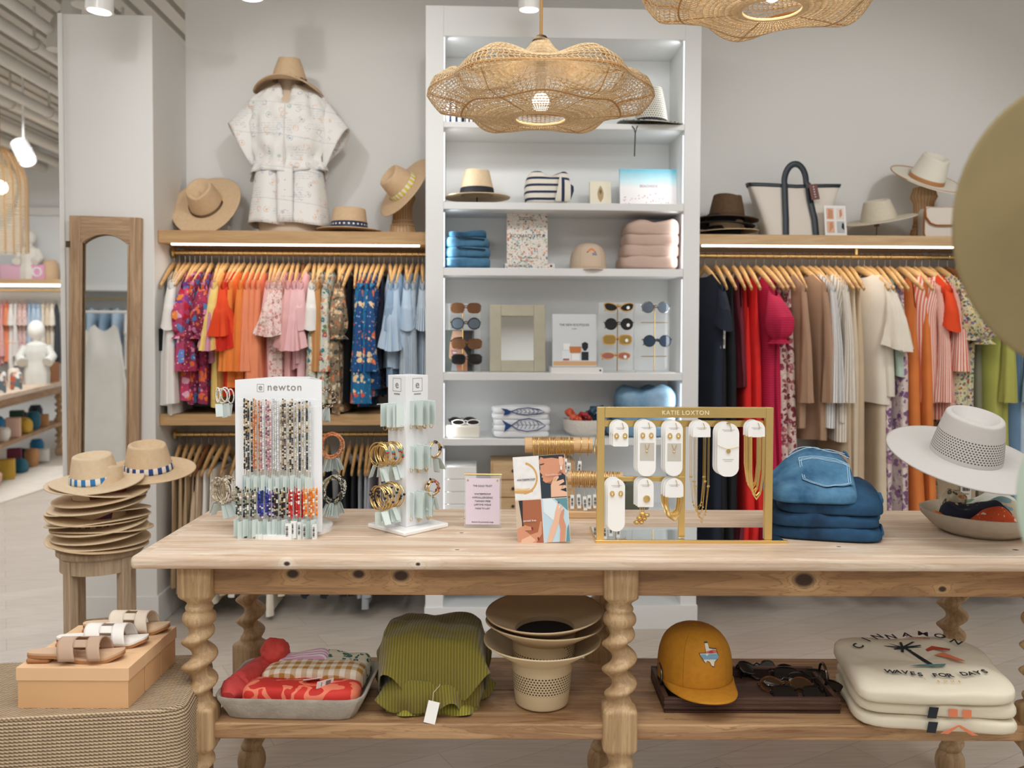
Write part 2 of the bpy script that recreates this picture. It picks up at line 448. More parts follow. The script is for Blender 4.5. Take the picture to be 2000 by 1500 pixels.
for key, (yt, yb) in dict(a=(240, 251), b=(396, 410), c=(524, 539), d=(729, 743), e=(857, 870), f=(1010, 1026)).items():
    zt, zb_ = shz(yt), shz(yb)
    sh = bsbb('shelf', IX0, IX1, BSY+.004, IBY, zb_, zt); SH[key] = zt
SHY_ = [NT_top]+[SH[q] for q in 'abcdef']
for i in range(6):
    zt_, zb2 = SHY_[i]-(.0 if i == 0 else .05), SHY_[i+1]+.004
    for x, sx in ((IX0-ox+.0006, 1), (IX1-ox-.0006, -1)):
        MB().bb(min(x, x+sx*.006), max(x, x+sx*.006), .010, .020, zb2, zt_).build('led_strip', ledm, bs, smooth=False)
        area('shelf_strip_light', (x+ox+sx*.02, BSY+.03, (zt_+zb2)/2), (ox-sx*.1, BSY+.28, (zt_+zb2)/2), .02, .46, (.93, .97, 1), zt_-zb2-.02)
SH['g'] = .25
# ------------------------------------------------------------------ wall shelves and rails
oak = wood('oak_shelf', '#cfa978', '#b98f5e', 'X', 1, rough=.5, con=.25)
oakR = wood('oak_shelf_pale', '#dcbd93', '#c9a374', 'X', 1, rough=.5, con=.2)
gold = mat('brass', '#dcc084', .3, 1)
def wall_shelf(x0, x1, zt, zb_, m, label, led=True, cap=0):
    o = MB().bb(x0, x1, SHY, WALLY, zb_, zt).build('wall_shelf', m, smooth=False, bevel=.003)
    tag(o, label, 'shelf')
    if led:
        MB().bb(x0+.06, x1-.04, SHY+.012, SHY+.03, zb_-.009, zb_-.0005).build('led_strip', mat('led_strip_bright', '#fff6e8', .5, emis=8), o, smooth=False)
        area('shelf_strip_light', ((x0+x1)/2, SHY+.04, zb_-.03), ((x0+x1)/2, SHY+.1, 0), x1-x0-.2, 2.2*(x1-x0)/1.4, (1, .95, .88), .03)
    return o
LZ = WY(570, 451, SHY).z; LZb = WY(570, 476, SHY).z
RZ = WY(1600, 459, SHY).z; RZb = WY(1600, 479, SHY).z
wall_shelf(CX1+.001, BX0-.001, LZ, LZb, oak, 'oak wall shelf with a light strip, carrying the mannequin and hats')
wall_shelf(BX1+.001, 2.52, RZ, RZb, oakR, 'pale oak wall shelf with a light strip, carrying the canvas tote')
MZ = WY(400, 809, SHY).z; MZb = WY(400, 831, SHY).z
wall_shelf(CX1+.001, BX0-.001, MZ, MZb, oak, 'lower oak wall shelf under the upper row of tops', led=False)
def rail(x0, x1, z, label, flange=True):
    o = MB().cyl((x0, RODY, z), (x1, RODY, z), .0125, 16).build('clothes_rail', gold)
    tag(o, label, 'clothes rail')
    for x in ((x0, x0+.012), (x1-.012, x1)):
        MB().cyl((x[0], RODY, z), (x[1], RODY, z), .028, 16).build('flange', gold, o)
    return o
ULZ = WY(570, 495, RODY).z; LLZ = WY(570, 848, RODY).z; URZ = WY(1600, 501, RODY).z
rail(CX1+.014, BX0-.004, ULZ, 'upper brass clothes rail on the left wall')
rail(CX1+.016, BX0-.004, LLZ, 'lower brass clothes rail on the left wall')
r_ = rail(BX1+.004, 3.4, URZ, 'brass clothes rail on the right wall full of dresses')
bx = WY(1672, 490, RODY).x
MB().bb(bx-.006, bx+.006, RODY-.006, RODY+.006, URZ, RZb).build('rail_bracket', gold, r_, smooth=False)
wall_shelf(2.56, 3.4, RZ, RZb, oakR, 'pale oak wall shelf at the far right behind the blurred hat', led=False)
# ------------------------------------------------------------------ the big pine table
RGT = Vector((cos(YAW), -sin(YAW), 0)); FWD = Vector((sin(YAW), cos(YAW), 0))
TZ, LZ2 = .875, .393
def LA(p): return Vector((p.dot(RGT), p.dot(FWD), p.z))
def WA(x, y, z): return RGT*x+FWD*y+Vector((0, 0, z))
tf = LA(WZ(1000, 1088, TZ)).y
tb = LA(WZ(1000, 992, TZ)).y
tcx, tcy = .301, (tf+tb)/2
table = E('display_table', WA(tcx, tcy, 0), -YAW, 'large bleached pine table with barley twist legs in the middle of the shop', 'table')
pineT = wood('pine_top', '#e3d1bc', '#c6a485', 'X', .9, knots=[(-.45, -.05, .003, .006), (1.1, -.03, .003, .008), (-.25, .05, .003, .006), (.62, .0, .003, .006), (-.9, -.32, .0, .008), (-.55, -.32, .0, .006)], rough=.5, con=.42, c3='#ecdfce')
pineA = wood('pine_apron', '#b48b60', '#83603f', 'X', .8, knots=[(-.318, -.022, .016, .016), (-.137, -.022, .016, .015), (-.021, -.022, .012, .02)], con=.6, c3='#c8a274')
pineA2 = wood('pine_apron_knotty', '#b48b60', '#83603f', 'X', .8, knots=[(-.08, -.022, .004, .026), (.3, -.022, -.02, .01)], con=.7, c3='#c8a274')
pineL = wood('pine_leg', '#c8a87f', '#9c7b54', 'Z', 1.0, con=.6, c3='#d8b98e')
pineS = wood('pine_shelf', '#c09a70', '#80593a', 'X', .8, knots=[(-.3, 0, 0, .013), (.1, -.2, 0, .012), (.75, -.2, 0, .013)], con=.6, c3='#d3aa77')
hx = tcx+1.02; hw_ = (tb-tf)/2
def tbox(name, x0, x1, y0, y1, z0, z1, m, bev, par=table):
    cx, cy, cz = (x0+x1)/2, (y0+y1)/2, (z0+z1)/2
    return MB().bb(x0-cx, x1-cx, y0-cy, y1-cy, z0-cz, z1-cz).build(name, m, par, bevel=bev, loc=(cx, cy, cz), seg=3, smooth=True)
# top: a field of boards inside a mitred border strip
top = tbox('tabletop', -hx, hx, -hw_, hw_, TZ-.038, TZ-.0022, pineT, .012)
for (x0, x1, y0, y1) in ((-hx+.034, hx-.034, -hw_+.026, -hw_*.3), (-hx+.034, hx-.034, -hw_*.3+.002, hw_*.32), (-hx+.034, hx-.034, hw_*.32+.002, hw_-.026)):
    tbox('board', x0, x1, y0, y1, TZ-.006, TZ, pineT, .003)
lx = [-1.165, 0, 1.165]; fy = -hw_+.085; by = hw_-.085
def leg_mesh(z0=0.0):
    RW = 190; NA = 40; ztop = TZ-.039
    def sec(z):
        # returns (radius, squareness, helix offset)
        def L(a, b, z0, z1): t = max(0, min(1, (z-z0)/(z1-z0))); t = t*t*(3-2*t); return a+(b-a)*t
        if z > .752: return (.0485, 1, 0)
        if z > .722: return (L(.032, .0485, .722, .752), L(0, 1, .728, .75), 0)
        if z > .70: return (.032+.006*sin(PI*(z-.70)/.022), 0, 0)
        if z > .664: return (.034+.012*sin(PI*(z-.664)/.036)**.5, 0, 0)
        if z > .452: t = (z-.452)/.212; return (.0345, 0, .0145*min(1, 6*min(t, 1-t)))
        if z > .435: return (L(.047, .036, .437, .452), L(1, 0, .435, .45), 0)
        if z > .33: return (.048, 1, 0)
        if z > .30: return (L(.034, .048, .30, .33), L(0, 1, .305, .328), 0)
        if z > .09: t = (z-.09)/.21; return (.0345, 0, .0145*min(1, 6*min(t, 1-t)))
        return (.028+.018*sin(PI*min(1, max(0, z/.09)))**.6, 0, 0)
    def fn(u, v):
        z = v*ztop; r, sq, off = sec(z); a = 2*PI*u
        c, s = cos(a), sin(a)
        k = (abs(c)**6+abs(s)**6)**(-1/6)
        q = 1+(k-1)*sq
        rr = r*q*(1-.02*sq*(.5+.5*cos(a*24)))
        ph = 2*PI*z/.072
        return (rr*c+off*cos(ph), rr*s+off*sin(ph), z)
    return MB().grid(fn, NA, RW, True, False, True, True)
l0 = leg_mesh().build('leg', pineL, table, loc=(lx[0], fy, 0), ang=60)
for x in lx:
    for y in (fy, by):
        if (x, y) == (lx[0], fy): continue
        o = dup(l0, (x, y, 0), parent=table); o.rotation_euler = (0, 0, R(0 if y == fy else 150))
az0, az1 = .752, TZ-.039
for i in (0, 1):
    for y in (fy, by):
        tbox('apron', lx[i]+.046, lx[i+1]-.046, y-.022, y+.022, az0, az1, (pineA, pineA2)[i], .003)
for x in (lx[0], lx[2]): tbox('apron', x-.02, x+.02, fy+.046, by-.046, az0, az1, pineA, .003)
tbox('lower_shelf', lx[0]+.03, lx[2]-.03, fy-.02, -.03, LZ2-.044, LZ2, pineS, .005)
tbox('lower_shelf', lx[0]+.03, lx[2]-.03, -.026, by+.0, LZ2-.044, LZ2, pineS, .005)

# ------------------------------------------------------------------ soft goods helpers
def folded(w, d, h, seed=0, sag=.012, bulge=.3, nu=44, nv=22, front=0.0, ex=5):
    """a folded garment: rounded slab with soft rolled edges, lumpy and a little slumped"""
    def fn(u, v):
        a = 2*PI*u; b = PI*(v-.5)
        cb, sb = cos(b), sin(b)
        c, s = cos(a), sin(a)
        k = (abs(c)**ex+abs(s)**ex)**(-1/ex)
        rb = abs(cb)**bulge if abs(cb) > 1e-6 else 0
        x, y = w/2*c*k*rb, d/2*s*k*rb
        z = h/2*(1 if sb >= 0 else -1)*abs(sb)**.6
        e = nz(x+seed*3.1, y, z, 9)
        e2 = nz(x-seed, y+2.2, seed, 24)
        x += .008*e; y += .008*nz(y+seed, x, z, 11)
        top = max(0, sb)
        z = z+h/2+top*(sag*e*1.6+.35*sag*e2)+front*top*max(0, -y/(d/2))
        return (x, y, max(0.0, z))
    return MB().grid(fn, nu, nv, True)
def drape(pts_top, hem, n=72, m=18, fn2=None): pass

# ------------------------------------------------------------------ on the lower shelf
def low(px, py, z=LZ2): return WZ(px, py, z)
stone = mat('tray_stone', '#aaa296', .8, var=.12, vs=25, bump=.2, bs=120)
p = low(572, 1375); ft = LA(low(572, 1411)).y; bk = LA(low(572, 1316)).y
p0 = WA(LA(low(572, 1400)).x-.003, ft+.15, LZ2)
tray = MB()
def trayf(inner):
    def fn(u, v):
        a = 2*PI*u; c, s = cos(a), sin(a); k = (abs(c)**9+abs(s)**9)**(-1/9)
        prof = [(0, 0), (.78, 0), (.86, .002), (1.0, .058), (1.0, .064), (.965, .064), (.83, .014), (0, .013)]
        t = v*(len(prof)-1); i = min(int(t), len(prof)-2); f = t-i
        r = prof[i][0]+(prof[i+1][0]-prof[i][0])*f; z = prof[i][1]+(prof[i+1][1]-prof[i][1])*f
        return (.212*r*c*k, .155*r*s*k, z)
    return fn
tray.grid(trayf(0), 64, 14, True)
o = tray.build('tray', stone, loc=p0, rot=(0, 0, -YAW+R(-2)), ang=30); tag(o, 'grey stone tray of folded scarves on the lower shelf', 'tray')
TR = E('x', p0, -YAW+R(-2)); TRM = Matrix.Translation(p0) @ Matrix.Rotation(-YAW+R(-2), 4, 'Z'); bpy.data.objects.remove(TR)
def intray(x, y, z): return TRM @ Vector((x, y, z))
def red_print():
    k = NT('coral_leaf_print'); n = k.noise(k.co((9, 14, 9)), 1.3, 1, .4, 1.2)
    k.set('Base Color', k.ramp(n, [(0, H('#c92b22')), (.47, H('#f08466')), (.6, H('#d8352a'))], 'CONSTANT')); k.set('Roughness', .7); return k.m
def roll(name, m, pts, r, label, cat, ang, n=20):
    P = [Vector(q) for q in pts]
    b = MB()
    L = len(P)
    # resample the path
    path = []
    for i in range(L-1):
        for j in range(8): path.append(P[i].lerp(P[i+1], j/8))
    path.append(P[-1]); K = len(path)-1
    def fn(u, v):
        q = path[min(K, round(v*K))]; q2 = path[min(K, round(v*K)+1)]; q1 = path[max(0, round(v*K)-1)]
        t = (q2-q1).normalized(); a = t.cross(Vector((0, 0, 1))).normalized(); c = a.cross(t)
        e = min(1, 5*min(v, 1-v)+.25)
        th = 2*PI*u
        rr = r*e**.5*(1+.10*sin(3*th+v*9)+.16*nz(q.x*1+sin(th)*.05, q.y+cos(th)*.05, v, 22))
        return q+a*(rr*cos(th)*1.1)+c*(rr*sin(th))
    b.grid(fn, 28, K, True, False, True, True)
    o = b.build(name, m); tag(o, label, cat); return o
coral = mat('coral_cotton', '#c84440', .75, var=.2, vs=30)
rp = red_print()
roll('scarf', coral, [intray(-.178, -.115, .052), intray(-.17, -.05, .062), intray(-.15, .03, .066), intray(-.12, .10, .062)], .033, 'coral red scarf rolled lengthwise along the left side of the grey tray', 'scarf', 0)
# knotted end
o = crumple(.042, 3.3, 34).build('scarf', mat('coral_crinkle', '#d6493f', .75), loc=intray(-.112, .105, .10)); tag(o, 'crinkled coral scarf knotted at the back left corner of the grey tray', 'scarf')
rot = (0, 0, -YAW-R(2))
def ftray(x, y, z, w, d, h, m, seed, name, label, cat, rz=0, **kw):
    o = folded(w, d, h, seed, **kw).build(name, m, loc=intray(x, y, z), rot=(0, 0, -YAW-R(2)+rz)); tag(o, label, cat); return o
bandana_red = ftray(.018, -.065, .016, .335, .13, .062, rp, 1, 'scarf', 'red and coral leaf print scarf folded at the front of the grey tray', 'scarf', sag=.01)
ftray(.035, .03, .02, .30, .10, .075, gingham('mustard_gingham', '#efe6d2', '#b98532', .032), 2, 'scarf', 'mustard and cream gingham scarf folded behind the red print one', 'scarf', sag=.004)
ftray(-.03, .105, .02, .17, .07, .08, stripes('pink_stripe', '#d9a6c4', '#f1e6e6', 'Y', .014), 3, 'scarf', 'pink and white striped scarf folded at the back of the grey tray', 'scarf')
ftray(.105, .108, .02, .15, .08, .078, floral('green_block_print', '#d9d2bb', ['#2f6156', '#3b6f60', '#d9d2bb'], 45, .4), 4, 'scarf', 'cream scarf with green block printed flowers at the back of the grey tray', 'scarf')
MB().bb(-.0065, .0065, -.035, .035, -.001, .03).build('orange_hem', mat('orange_hem', '#d98a3a', .8), o, loc=(-.076, 0, .05)) if False else None
paper = mat('paper_tag', '#efece6', .7)
inkm = mat('print_ink', '#3a3a3c', .7)
def price_tag(parent, loc, rot, w=.03, h=.055, bars=True, m=None):
    """hang tag with a barcode, child of the thing it is tied to"""
    t = MB().box(0, 0, 0, w, .0012, h).build('price_tag', m or paper, parent, smooth=False, loc=loc, rot=rot)
    if bars:
        b = MB()
        for i in range(9): b.box(-w*.3+i*w*.075, -.0009, -h*.18, w*(.02+.03*(i*7 % 3)/2), .0004, h*.3)
        b.box(0, -.0009, h*.22, w*.6, .0004, h*.03)
        b.build('barcode', inkm, t, smooth=False)
    return t
price_tag(bandana_red, (.03, -.005, .072), (R(62), 0, R(20)), .048, .042, bars=False)
price_tag(bandana_red, (.075, -.028, .072), (R(48), R(-80), R(6)), .02, .06)

# green ribbed sweaters
def knit(name, c, d, per=.0075):
    k = NT(name); uv = k.n('ShaderNodeAttribute', attribute_name='rib').outputs['Fac']
    s = k.math('SINE', k.math('MULTIPLY', uv, 2*PI))
    s = k.math('MULTIPLY', k.math('ADD', s, 1.0), .5)
    f = k.noise(k.co(), 60, 3)
    col = k.mix(k.math('MULTIPLY', s, .8), H(d), H(c))
    k.set('Base Color', k.mix(k.math('MULTIPLY', f, .35), col, H(d))); k.set('Roughness', .95); k.set('Sheen Weight', .25)
    k.bump(s, .5, .004); MATS[name] = k.m; return k.m
def with_rib(o, vals):
    at = o.data.attributes.new('rib', 'FLOAT', 'POINT'); at.data.foreach_set('value', vals); return o
gk = knit('moss_knit', '#92872f', '#665c1c')
gk2 = knit('chartreuse_knit', '#b3a93c', '#77701f')
def sweater(name, m, w, d, h, z0, amp, nf, seed, label, loc, rz):
    nu, nv = 120, 30; ribs = []
    def fn(u, v):
        a = 2*PI*u; c, s = cos(a), sin(a); k = (abs(c)**4+abs(s)**4)**(-1/4)
        if v < .45:
            t = v/.45; r = .0+t*.94; z = h+.012*(nz(c*t*.2+seed, s*t*.2, 0, 9))*(1)-.018*t*t
        else:
            t = (v-.45)/.55; r = .94+.1*sin(PI/2*min(1, t*1.6))+.03*t; z = (h-.018)*(1-t)
            wv = sin(nf*a+seed)+.6*sin((nf*2+1)*a*1.0+seed*2)
            r += amp*.4*t*t*wv/max(w, d)*2
            z = (h-.018)*(1-t*(1-.28*max(0, wv)*amp/.05))
        x = w/2*r*c*k; y = d/2*r*s*k
        z += .003*nz(x+seed, y, z, 20)
        ribs.append((x/.0085) if abs(s) > .0 else 0)
        return (x, y, z0+max(.0, z))
    b = MB().grid(fn, nu, nv, True); o = b.build(name, m, loc=loc, rot=(0, 0, rz)); with_rib(o, ribs); tag(o, label, 'sweater'); return o
gp = WA(LA(low(845, 1370)).x, LA(low(845, 1370)).y+.03, LZ2)
sweater('sweater', gk2, .27, .24, .05, 0, .03, 6, 1.0, 'chartreuse knit sweater folded at the bottom of the green knit pile', gp, -YAW)
sweater('sweater', gk, .285, .26, .105, .012, .05, 5, 2.3, 'moss green knit sweater in the middle of the green knit pile', gp, -YAW+.2)
top_sw = sweater('sweater', gk, .295, .245, .185, .045, .055, 4, 4.0, 'moss green ribbed sweater draped on top of the green knit pile', gp, -YAW-.05)
tg = price_tag(top_sw, (.018, -.165, .028), (R(-18), R(12), 0), .032, .058, bars=False)
MB().tube([(-.004, .002, .026), (-.008, .006, .05), (.004, .015, .07), (.0, .03, .09)], .0009, 6).build('string', mat('tag_string', '#d9cfba', .8), tg)

# three felt hats standing upside down
def hat(name, m, cr=.09, ch=.11, br=.17, tipr=.8, pinch=.0, curl=0.0, up=0.0, th=.004, nu=64, brim_wave=0.0, ell=1.12, dent=.02, bwk=2, droop=0, label=None, cat='hat', **kw):
    """brim + crown as one surface (crown base at z=0). pinch squeezes the front; dent sinks the top"""
    def fn(u, v):
        a = 2*PI*u; c, s = cos(a), sin(a)
        if v < .36:
            t = v/.36; r = br+(cr-br)*t
            z = up*(1-t)**1.5-droop*(1-t)+brim_wave*(1-t)**1.4*cos(bwk*a)+curl*(1-t)**3
            return (r*c*(1+(ell-1)*1), r*s, z)
        t = (v-.36)/.64
        if t < .6:
            q = t/.6; r = cr*(1-(1-tipr)*q**1.3); z = ch*q*.95
            rnd_ = 0
        else:
            q = (t-.6)/.4; ang = PI/2*min(1, q*1.7)
            rr = tipr*cr
            edge = .13*cr
            if q < .5:
                w_ = sin(PI/2*q/.5); r = rr-edge*(1-cos(PI/2*q/.5)); z = ch*.95+.05*ch*w_
            else:
                q2 = (q-.5)/.5; r = (rr-edge)*(1-q2); z = ch-dent*sin(PI/2*min(1, q2*1.6))
        f = max(0, -s)   # front is -Y
        pz_ = max(0, t-.25)/.75
        squeeze = 1-pinch*pz_*max(0, -s)**1.0*abs(c)*1.2
        z2 = z-(.25*pinch*ch*pz_*f*f*(1-abs(c)))
        return (r*c*ell*squeeze if False else r*c*(1-pinch*.35*pz_*(f)), r*s*ell, z2)
    def fn2(u, v):
        p = fn(u, v)
        if v < .36: return (p[0]/ell, p[1]*ell, p[2])
        return p
    b = MB().grid(fn2, nu, 44, True)
    o = b.build(name, m, solid=th, **kw)
    if label: tag(o, label, cat)
    return o
def hat_band(parent, m, cr, z0, z1, ell=1.12, tipr=.8, ch=.11, off=.003, nu=64, name='hat_band'):
    def fn(u, v):
        a = 2*PI*u; z = z0+(z1-z0)*v; q = min(1, max(0, z/(.95*ch))); r = cr*(1-(1-tipr)*q**1.3)+off
        return (r*cos(a), r*sin(a)*ell, z)
    return MB().grid(fn, nu, 3, True).build(name, m, parent, solid=.0015)
felt = perf('cream_felt', '#d3bd97', .03, .085, nang=60)
felt2 = perf('tan_felt', '#c1a783', .03, .08, nang=60)
p = WZ(1058, 1372, LZ2); hp = Vector((p.x, p.y, LZ2))
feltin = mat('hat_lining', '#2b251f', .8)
for i, (z, m, lab) in enumerate(((.135, felt, 'bottom'), (.19, felt2, 'middle'), (.222, felt2, 'top'))):
    cz = .127
    o = hat('felt_hat', m, cr=.088, ch=.13, br=.17, tipr=.86, up=0, ell=1.04, dent=.004, curl=0, droop=.055 if i == 0 else .05, loc=(hp.x+.004*i, hp.y, LZ2+z), rot=(PI+R((0, -2, 2)[i]), R((0, 2, -2)[i]), 0))
    tag(o, '%s of the three upturned cream felt hats nested on the lower shelf' % lab, 'hat')
o2 = o
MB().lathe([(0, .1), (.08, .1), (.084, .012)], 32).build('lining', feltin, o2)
lt = MB().box(0, .02, .098, .03, .02, .002).build('size_label', mat('grey_label', '#6b625a', .8), o2, smooth=False)

# wooden tray with ring handles, cap and sunglasses
walnut = wood('walnut', '#5b3d30', '#352019', 'X', 1, con=.4, c3='#6d4a3a')
q0 = LA(WZ(1300, 1393, LZ2)); q1 = LA(WZ(1640, 1389, LZ2)); qb = LA(WZ(1480, 1300, LZ2+.03))
wt_w = q1.x-q0.x; wt_d = .24
wtc = WA((q0.x+q1.x)/2-.004, q0.y+wt_d/2, LZ2)
wt = E('wooden_tray', wtc, -YAW, 'dark walnut tray with ring handles holding the mustard cap', 'tray')
a_, d_ = wt_w/2, wt_d/2
MB().bb(-a_, a_, -d_, d_, .004, .02).build('base', walnut, wt, bevel=.002)
for nm, x0, x1, y0, y1 in (('rim', -a_, a_, -d_, -d_+.014), ('rim', -a_, a_, d_-.014, d_), ('rim', -a_, -a_+.014, -d_+.0142, d_-.0142), ('rim', a_-.014, a_, -d_+.0142, d_-.0142)):
    b = MB()
    b.bb(x0, x1, y0, y1, .0, .044)
    ro = b.build(nm, walnut, wt, bevel=.002)
    if x1-x0 > .1:
        g = MB()
        for z in (.012, .027): g.bb(x0-.002, x1+.002, y0-.0025, y0, z, z+.008)
        g.build('bead_moulding', walnut, ro, bevel=.0015)
steel = mat('dark_steel', '#6b6560', .25, 1)
for s in (-1, 1):
    pts = [(s*(a_-.008), .03*cos(t), .064+.034*sin(t)) for t in [2*PI*i/28 for i in range(28)]]
    MB().tube(pts, .0042, 8, True).build('ring_handle', steel, wt)
mustard = mat('mustard_cotton', '#c5851b', .8, var=.08, vs=60, bump=.15, bs=500)
cp = WA(LA(WZ(1364, 1352, LZ2+.02)).x-.004, q0.y+.135, LZ2+.0205)
def cap(name, m, m2, loc, rz, sc, label, visor_drop=.4):
    root = E(name, loc, rz, label, 'cap')
    def fn(u, v):
        a = 2*PI*u; t = v
        r = .084*(1-max(0, (t-.0))**3.2)**(1/2.4) if t < 1 else 0
        z = .118*t
        f = max(0, -sin(a))
        return (r*cos(a)*sc*.98, r*sin(a)*sc*1.08, (z+f*f*.012*(1-t)*t*4)*sc)
    b = MB().grid(fn, 48, 20, True)
    cr = b.build('crown', m, root, solid=.002)
    MB().ball((0, 0, .118*sc), .007*sc, 10, 5, sz=.5).build('button', m, root)
    sg = MB()
    for aa in (-PI/2-.62, -PI/2+.62, PI/2, PI/6, 5*PI/6):
        sg.tube([Vector(fn(aa/(2*PI) % 1, t/14))*1.006 for t in range(0, 14)], .0009, 5)
    sg.build('seam', m2, cr)
    def vf(u, v):
        a = PI+PI*u; a = PI*1.08+PI*.84*u
        r0 = Vector((.084*cos(a), .0905*sin(a), .004))*sc
        ln = .074*sin(PI*u)**.45*sc
        dy = -ln*v
        x = r0.x*(1-.06*v); z = r0.z+.002-visor_drop*ln*v*.35-.16*(x/(.084*sc))**2*.09*sc*v-.0
        return (x, r0.y+dy, z)
    vi = MB().grid(vf, 30, 10).build('visor', m, root, solid=.004)
    return root, cr, fn
capo, crown, cfn = cap('trucker_cap', mustard, mat('mustard_dark', '#a86c12', .8), cp, -YAW+R(5), 1.32, 'mustard yellow cap with a state outline patch in the dark wooden tray', .0)
for ch in list(capo.children): ch.location.z += .034
# embroidered patch: Texas outline, bent to the crown front
def onfront(pts, m, off, name='patch', par=None, R0=.0915, cx=.004, z0=.062):
    b = MB()
    n = len(pts)
    vs = []
    for x, z in pts:
        x, z = x*1.25, z*1.1
        a = -PI/2+(x+cx)/R0
        zz = z+z0
        t = zz/.118
        c0 = cfn((a/(2*PI)) % 1, t)
        q = Vector((c0[0], c0[1], 0)).normalized()*(off)
        vs.append((c0[0]+q.x, c0[1]+q.y, c0[2]+.034))
    b.add(vs, [tuple(range(n))]); return b.build(name, m, par or capo, smooth=False)
TX = [(-.0035, .028), (.004, .028), (.004, .018), (.012, .0165), (.0205, .0155), (.0205, .008), (.022, .002), (.018, -.003), (.012, -.008), (.0105, -.0155), (.006, -.014), (.002, -.007), (-.003, -.005), (-.006, -.009), (-.0105, -.003), (-.0155, .005), (-.017, .0085), (-.0035, .0085)]
onfront([(x*1.1, z*1.1) for x, z in TX], mat('patch_edge', '#3f3a35', .8), .0034)
onfront(TX, mat('patch_cream', '#e6e2d3', .8), .0042)
onfront([(-.0155, .0075), (.0205, .0075), (.022, .002), (.018, -.0025), (-.0105, -.002)], mat('patch_blue', '#7fa9c4', .8), .0068)
onfront([(-.003, .0088), (.020, .0088), (.020, .0145), (.012, .0155), (-.003, .0125)], mat('patch_pink', '#d9705f', .8), .0052)
onfront([(.001, .0092), (.012, .0092), (.0105, .0122), (.0065, .0138), (.0025, .0122)], mat('patch_red', '#b93d3d', .8), .006)

lensd = mat('dark_lens', '#15171a', .08, coat=.6)
def sunglasses(name, mf, ml, loc, rot, label, shape='round', w=.14, group=None, folded_=True, sc=1.0):
    root = E(name, loc, 0, label, 'sunglasses', group); root.rotation_euler = rot
    root.scale = (sc, sc, sc)
    def outline(n=26, gx=0):
        pts = []
        for i in range(n):
            a = 2*PI*i/n; c, s = cos(a), sin(a)
            if shape == 'round': x, z = .0245*c, .0225*s
            elif shape == 'cat': x, z = .028*c, (.019*s if s < 0 else .014*s)+.006*c*(1 if s > -.3 else .3)
            elif shape == 'slim': x, z = .027*c, .0135*s
            else:
                k = (abs(c)**3.2+abs(s)**3.2)**(-1/3.2); x, z = .0265*c*k, (.021 if s < 0 else .018)*s*k
            pts.append((x, z))
        return pts
    O = outline()
    for s in (-1, 1):
        pts = [(s*.034+s*x, .002*abs(x)/.03, z) for x, z in O]
        MB().tube(pts, .0024 if shape != 'wire' else .001, 6, True).build('rim', mf, root)
        MB().poly([(s*.034+s*x, z) for x, z in O], .0015).build('lens', ml, root, smooth=False)
    MB().tube([(-.0105, 0, .005), (0, -.002, .009), (.0105, 0, .005)], .002, 6).build('bridge', mf, root)
    for s in (-1, 1):
        if folded_: pts = [(s*.063, .003, .008), (s*.062, .010, .006), (0, .018+.004*s, .0), (-s*.045, .016, -.006), (-s*.056, .018, -.018)]
        else: pts = [(s*.063, .003, .008), (s*.067, .01, .008), (s*.066, .10, .004), (s*.064, .13, -.02)]
        MB().tube(pts, .0021, 6).build('temple', mf, root)
    return root
blackf = mat('black_acetate', '#17171a', .18, coat=.4)
tort = mat('tortoise', '#6d4324', .2, var=.5, vs=90, coat=.4)
brownlens = mat('brown_lens', '#4a3626', .08)
sunp = [((1510, 1312), .028, (R(-70), 0, R(5)), blackf, lensd, 'round', 'black sunglasses lying at the back left of the heap in the wooden tray'),
        ((1565, 1318), .03, (R(-60), 0, R(-12)), blackf, lensd, 'square', 'black square sunglasses at the back right of the heap in the wooden tray'),
        ((1536, 1330), .026, (R(-80), R(4), R(20)), blackf, lensd, 'slim', 'slim black sunglasses in the middle of the heap in the wooden tray'),
        ((1536, 1338), .026, (R(-62), 0, R(-6)), tort, brownlens, 'round', 'brown rimmed sunglasses lying in the front of the wooden tray'),
        ((1562, 1352), .024, (R(-66), 0, R(-3)), blackf, lensd, 'square', 'black sunglasses nearest the front rim of the wooden tray'),
        ((1480, 1302), .034, (R(-50), R(10), R(30)), blackf, lensd, 'cat', 'black cat eye sunglasses at the left of the heap beside the mustard cap'), ((1592, 1330), .03, (R(-66), 0, R(-40)), blackf, lensd, 'slim', 'black sunglasses beside the right ring handle of the wooden tray')]
for (px, py), dz, rt, mf, ml, sh, lab in sunp:
    sunglasses('sunglasses', mf, ml, WZ(px, py, LZ2+dz+.006), rt, lab, sh, sc=1.3)

# stack of printed T-shirts
cream = mat('cream_jersey', '#e5dcc6', .85, var=.03, bump=.08, bs=700)
t0 = LA(WZ(1975, 1430, LZ2)); tl = LA(WZ(1735, 1425, LZ2))
tsx, tsy = (t0.x+tl.x)/2-.012, t0.y+.15
tw = t0.x-tl.x+.10
shirts = []
for i, (z, h, w, d, lab) in enumerate(((0, .045, tw, .33, 'bottom'), (.04, .045, tw-.012, .32, 'middle'), (.08, .05, tw-.004, .34, 'top'))):
    loc = WA(tsx-.004*i, tsy-.004*i, LZ2+z)
    o = folded(w, d, h, 11+i, sag=.006 if i < 2 else .012, bulge=.22, nu=64, nv=26, ex=7).build('t_shirt', cream, loc=loc+Vector((0, 0, .012*(i == 2))), rot=(R(5*(i == 2)), R(-1.5*(i == 2)), -YAW+R(-9+i*1.5)))
    tag(o, '%s of the three folded cream printed T-shirts on the lower shelf' % lab, 't-shirt'); shirts.append((o, h, w, d))
ink_navy = mat('ink_navy', '#20262e', .8); ink_red = mat('ink_red', '#b4452f', .8); ink_y = mat('ink_yellow', '#d8ab4a', .8); ink_t = mat('ink_teal', '#4f7c80', .8); ink_p = mat('ink_salmon', '#e0825c', .8)
o, h, w, d = shirts[2]
zt = h+.004
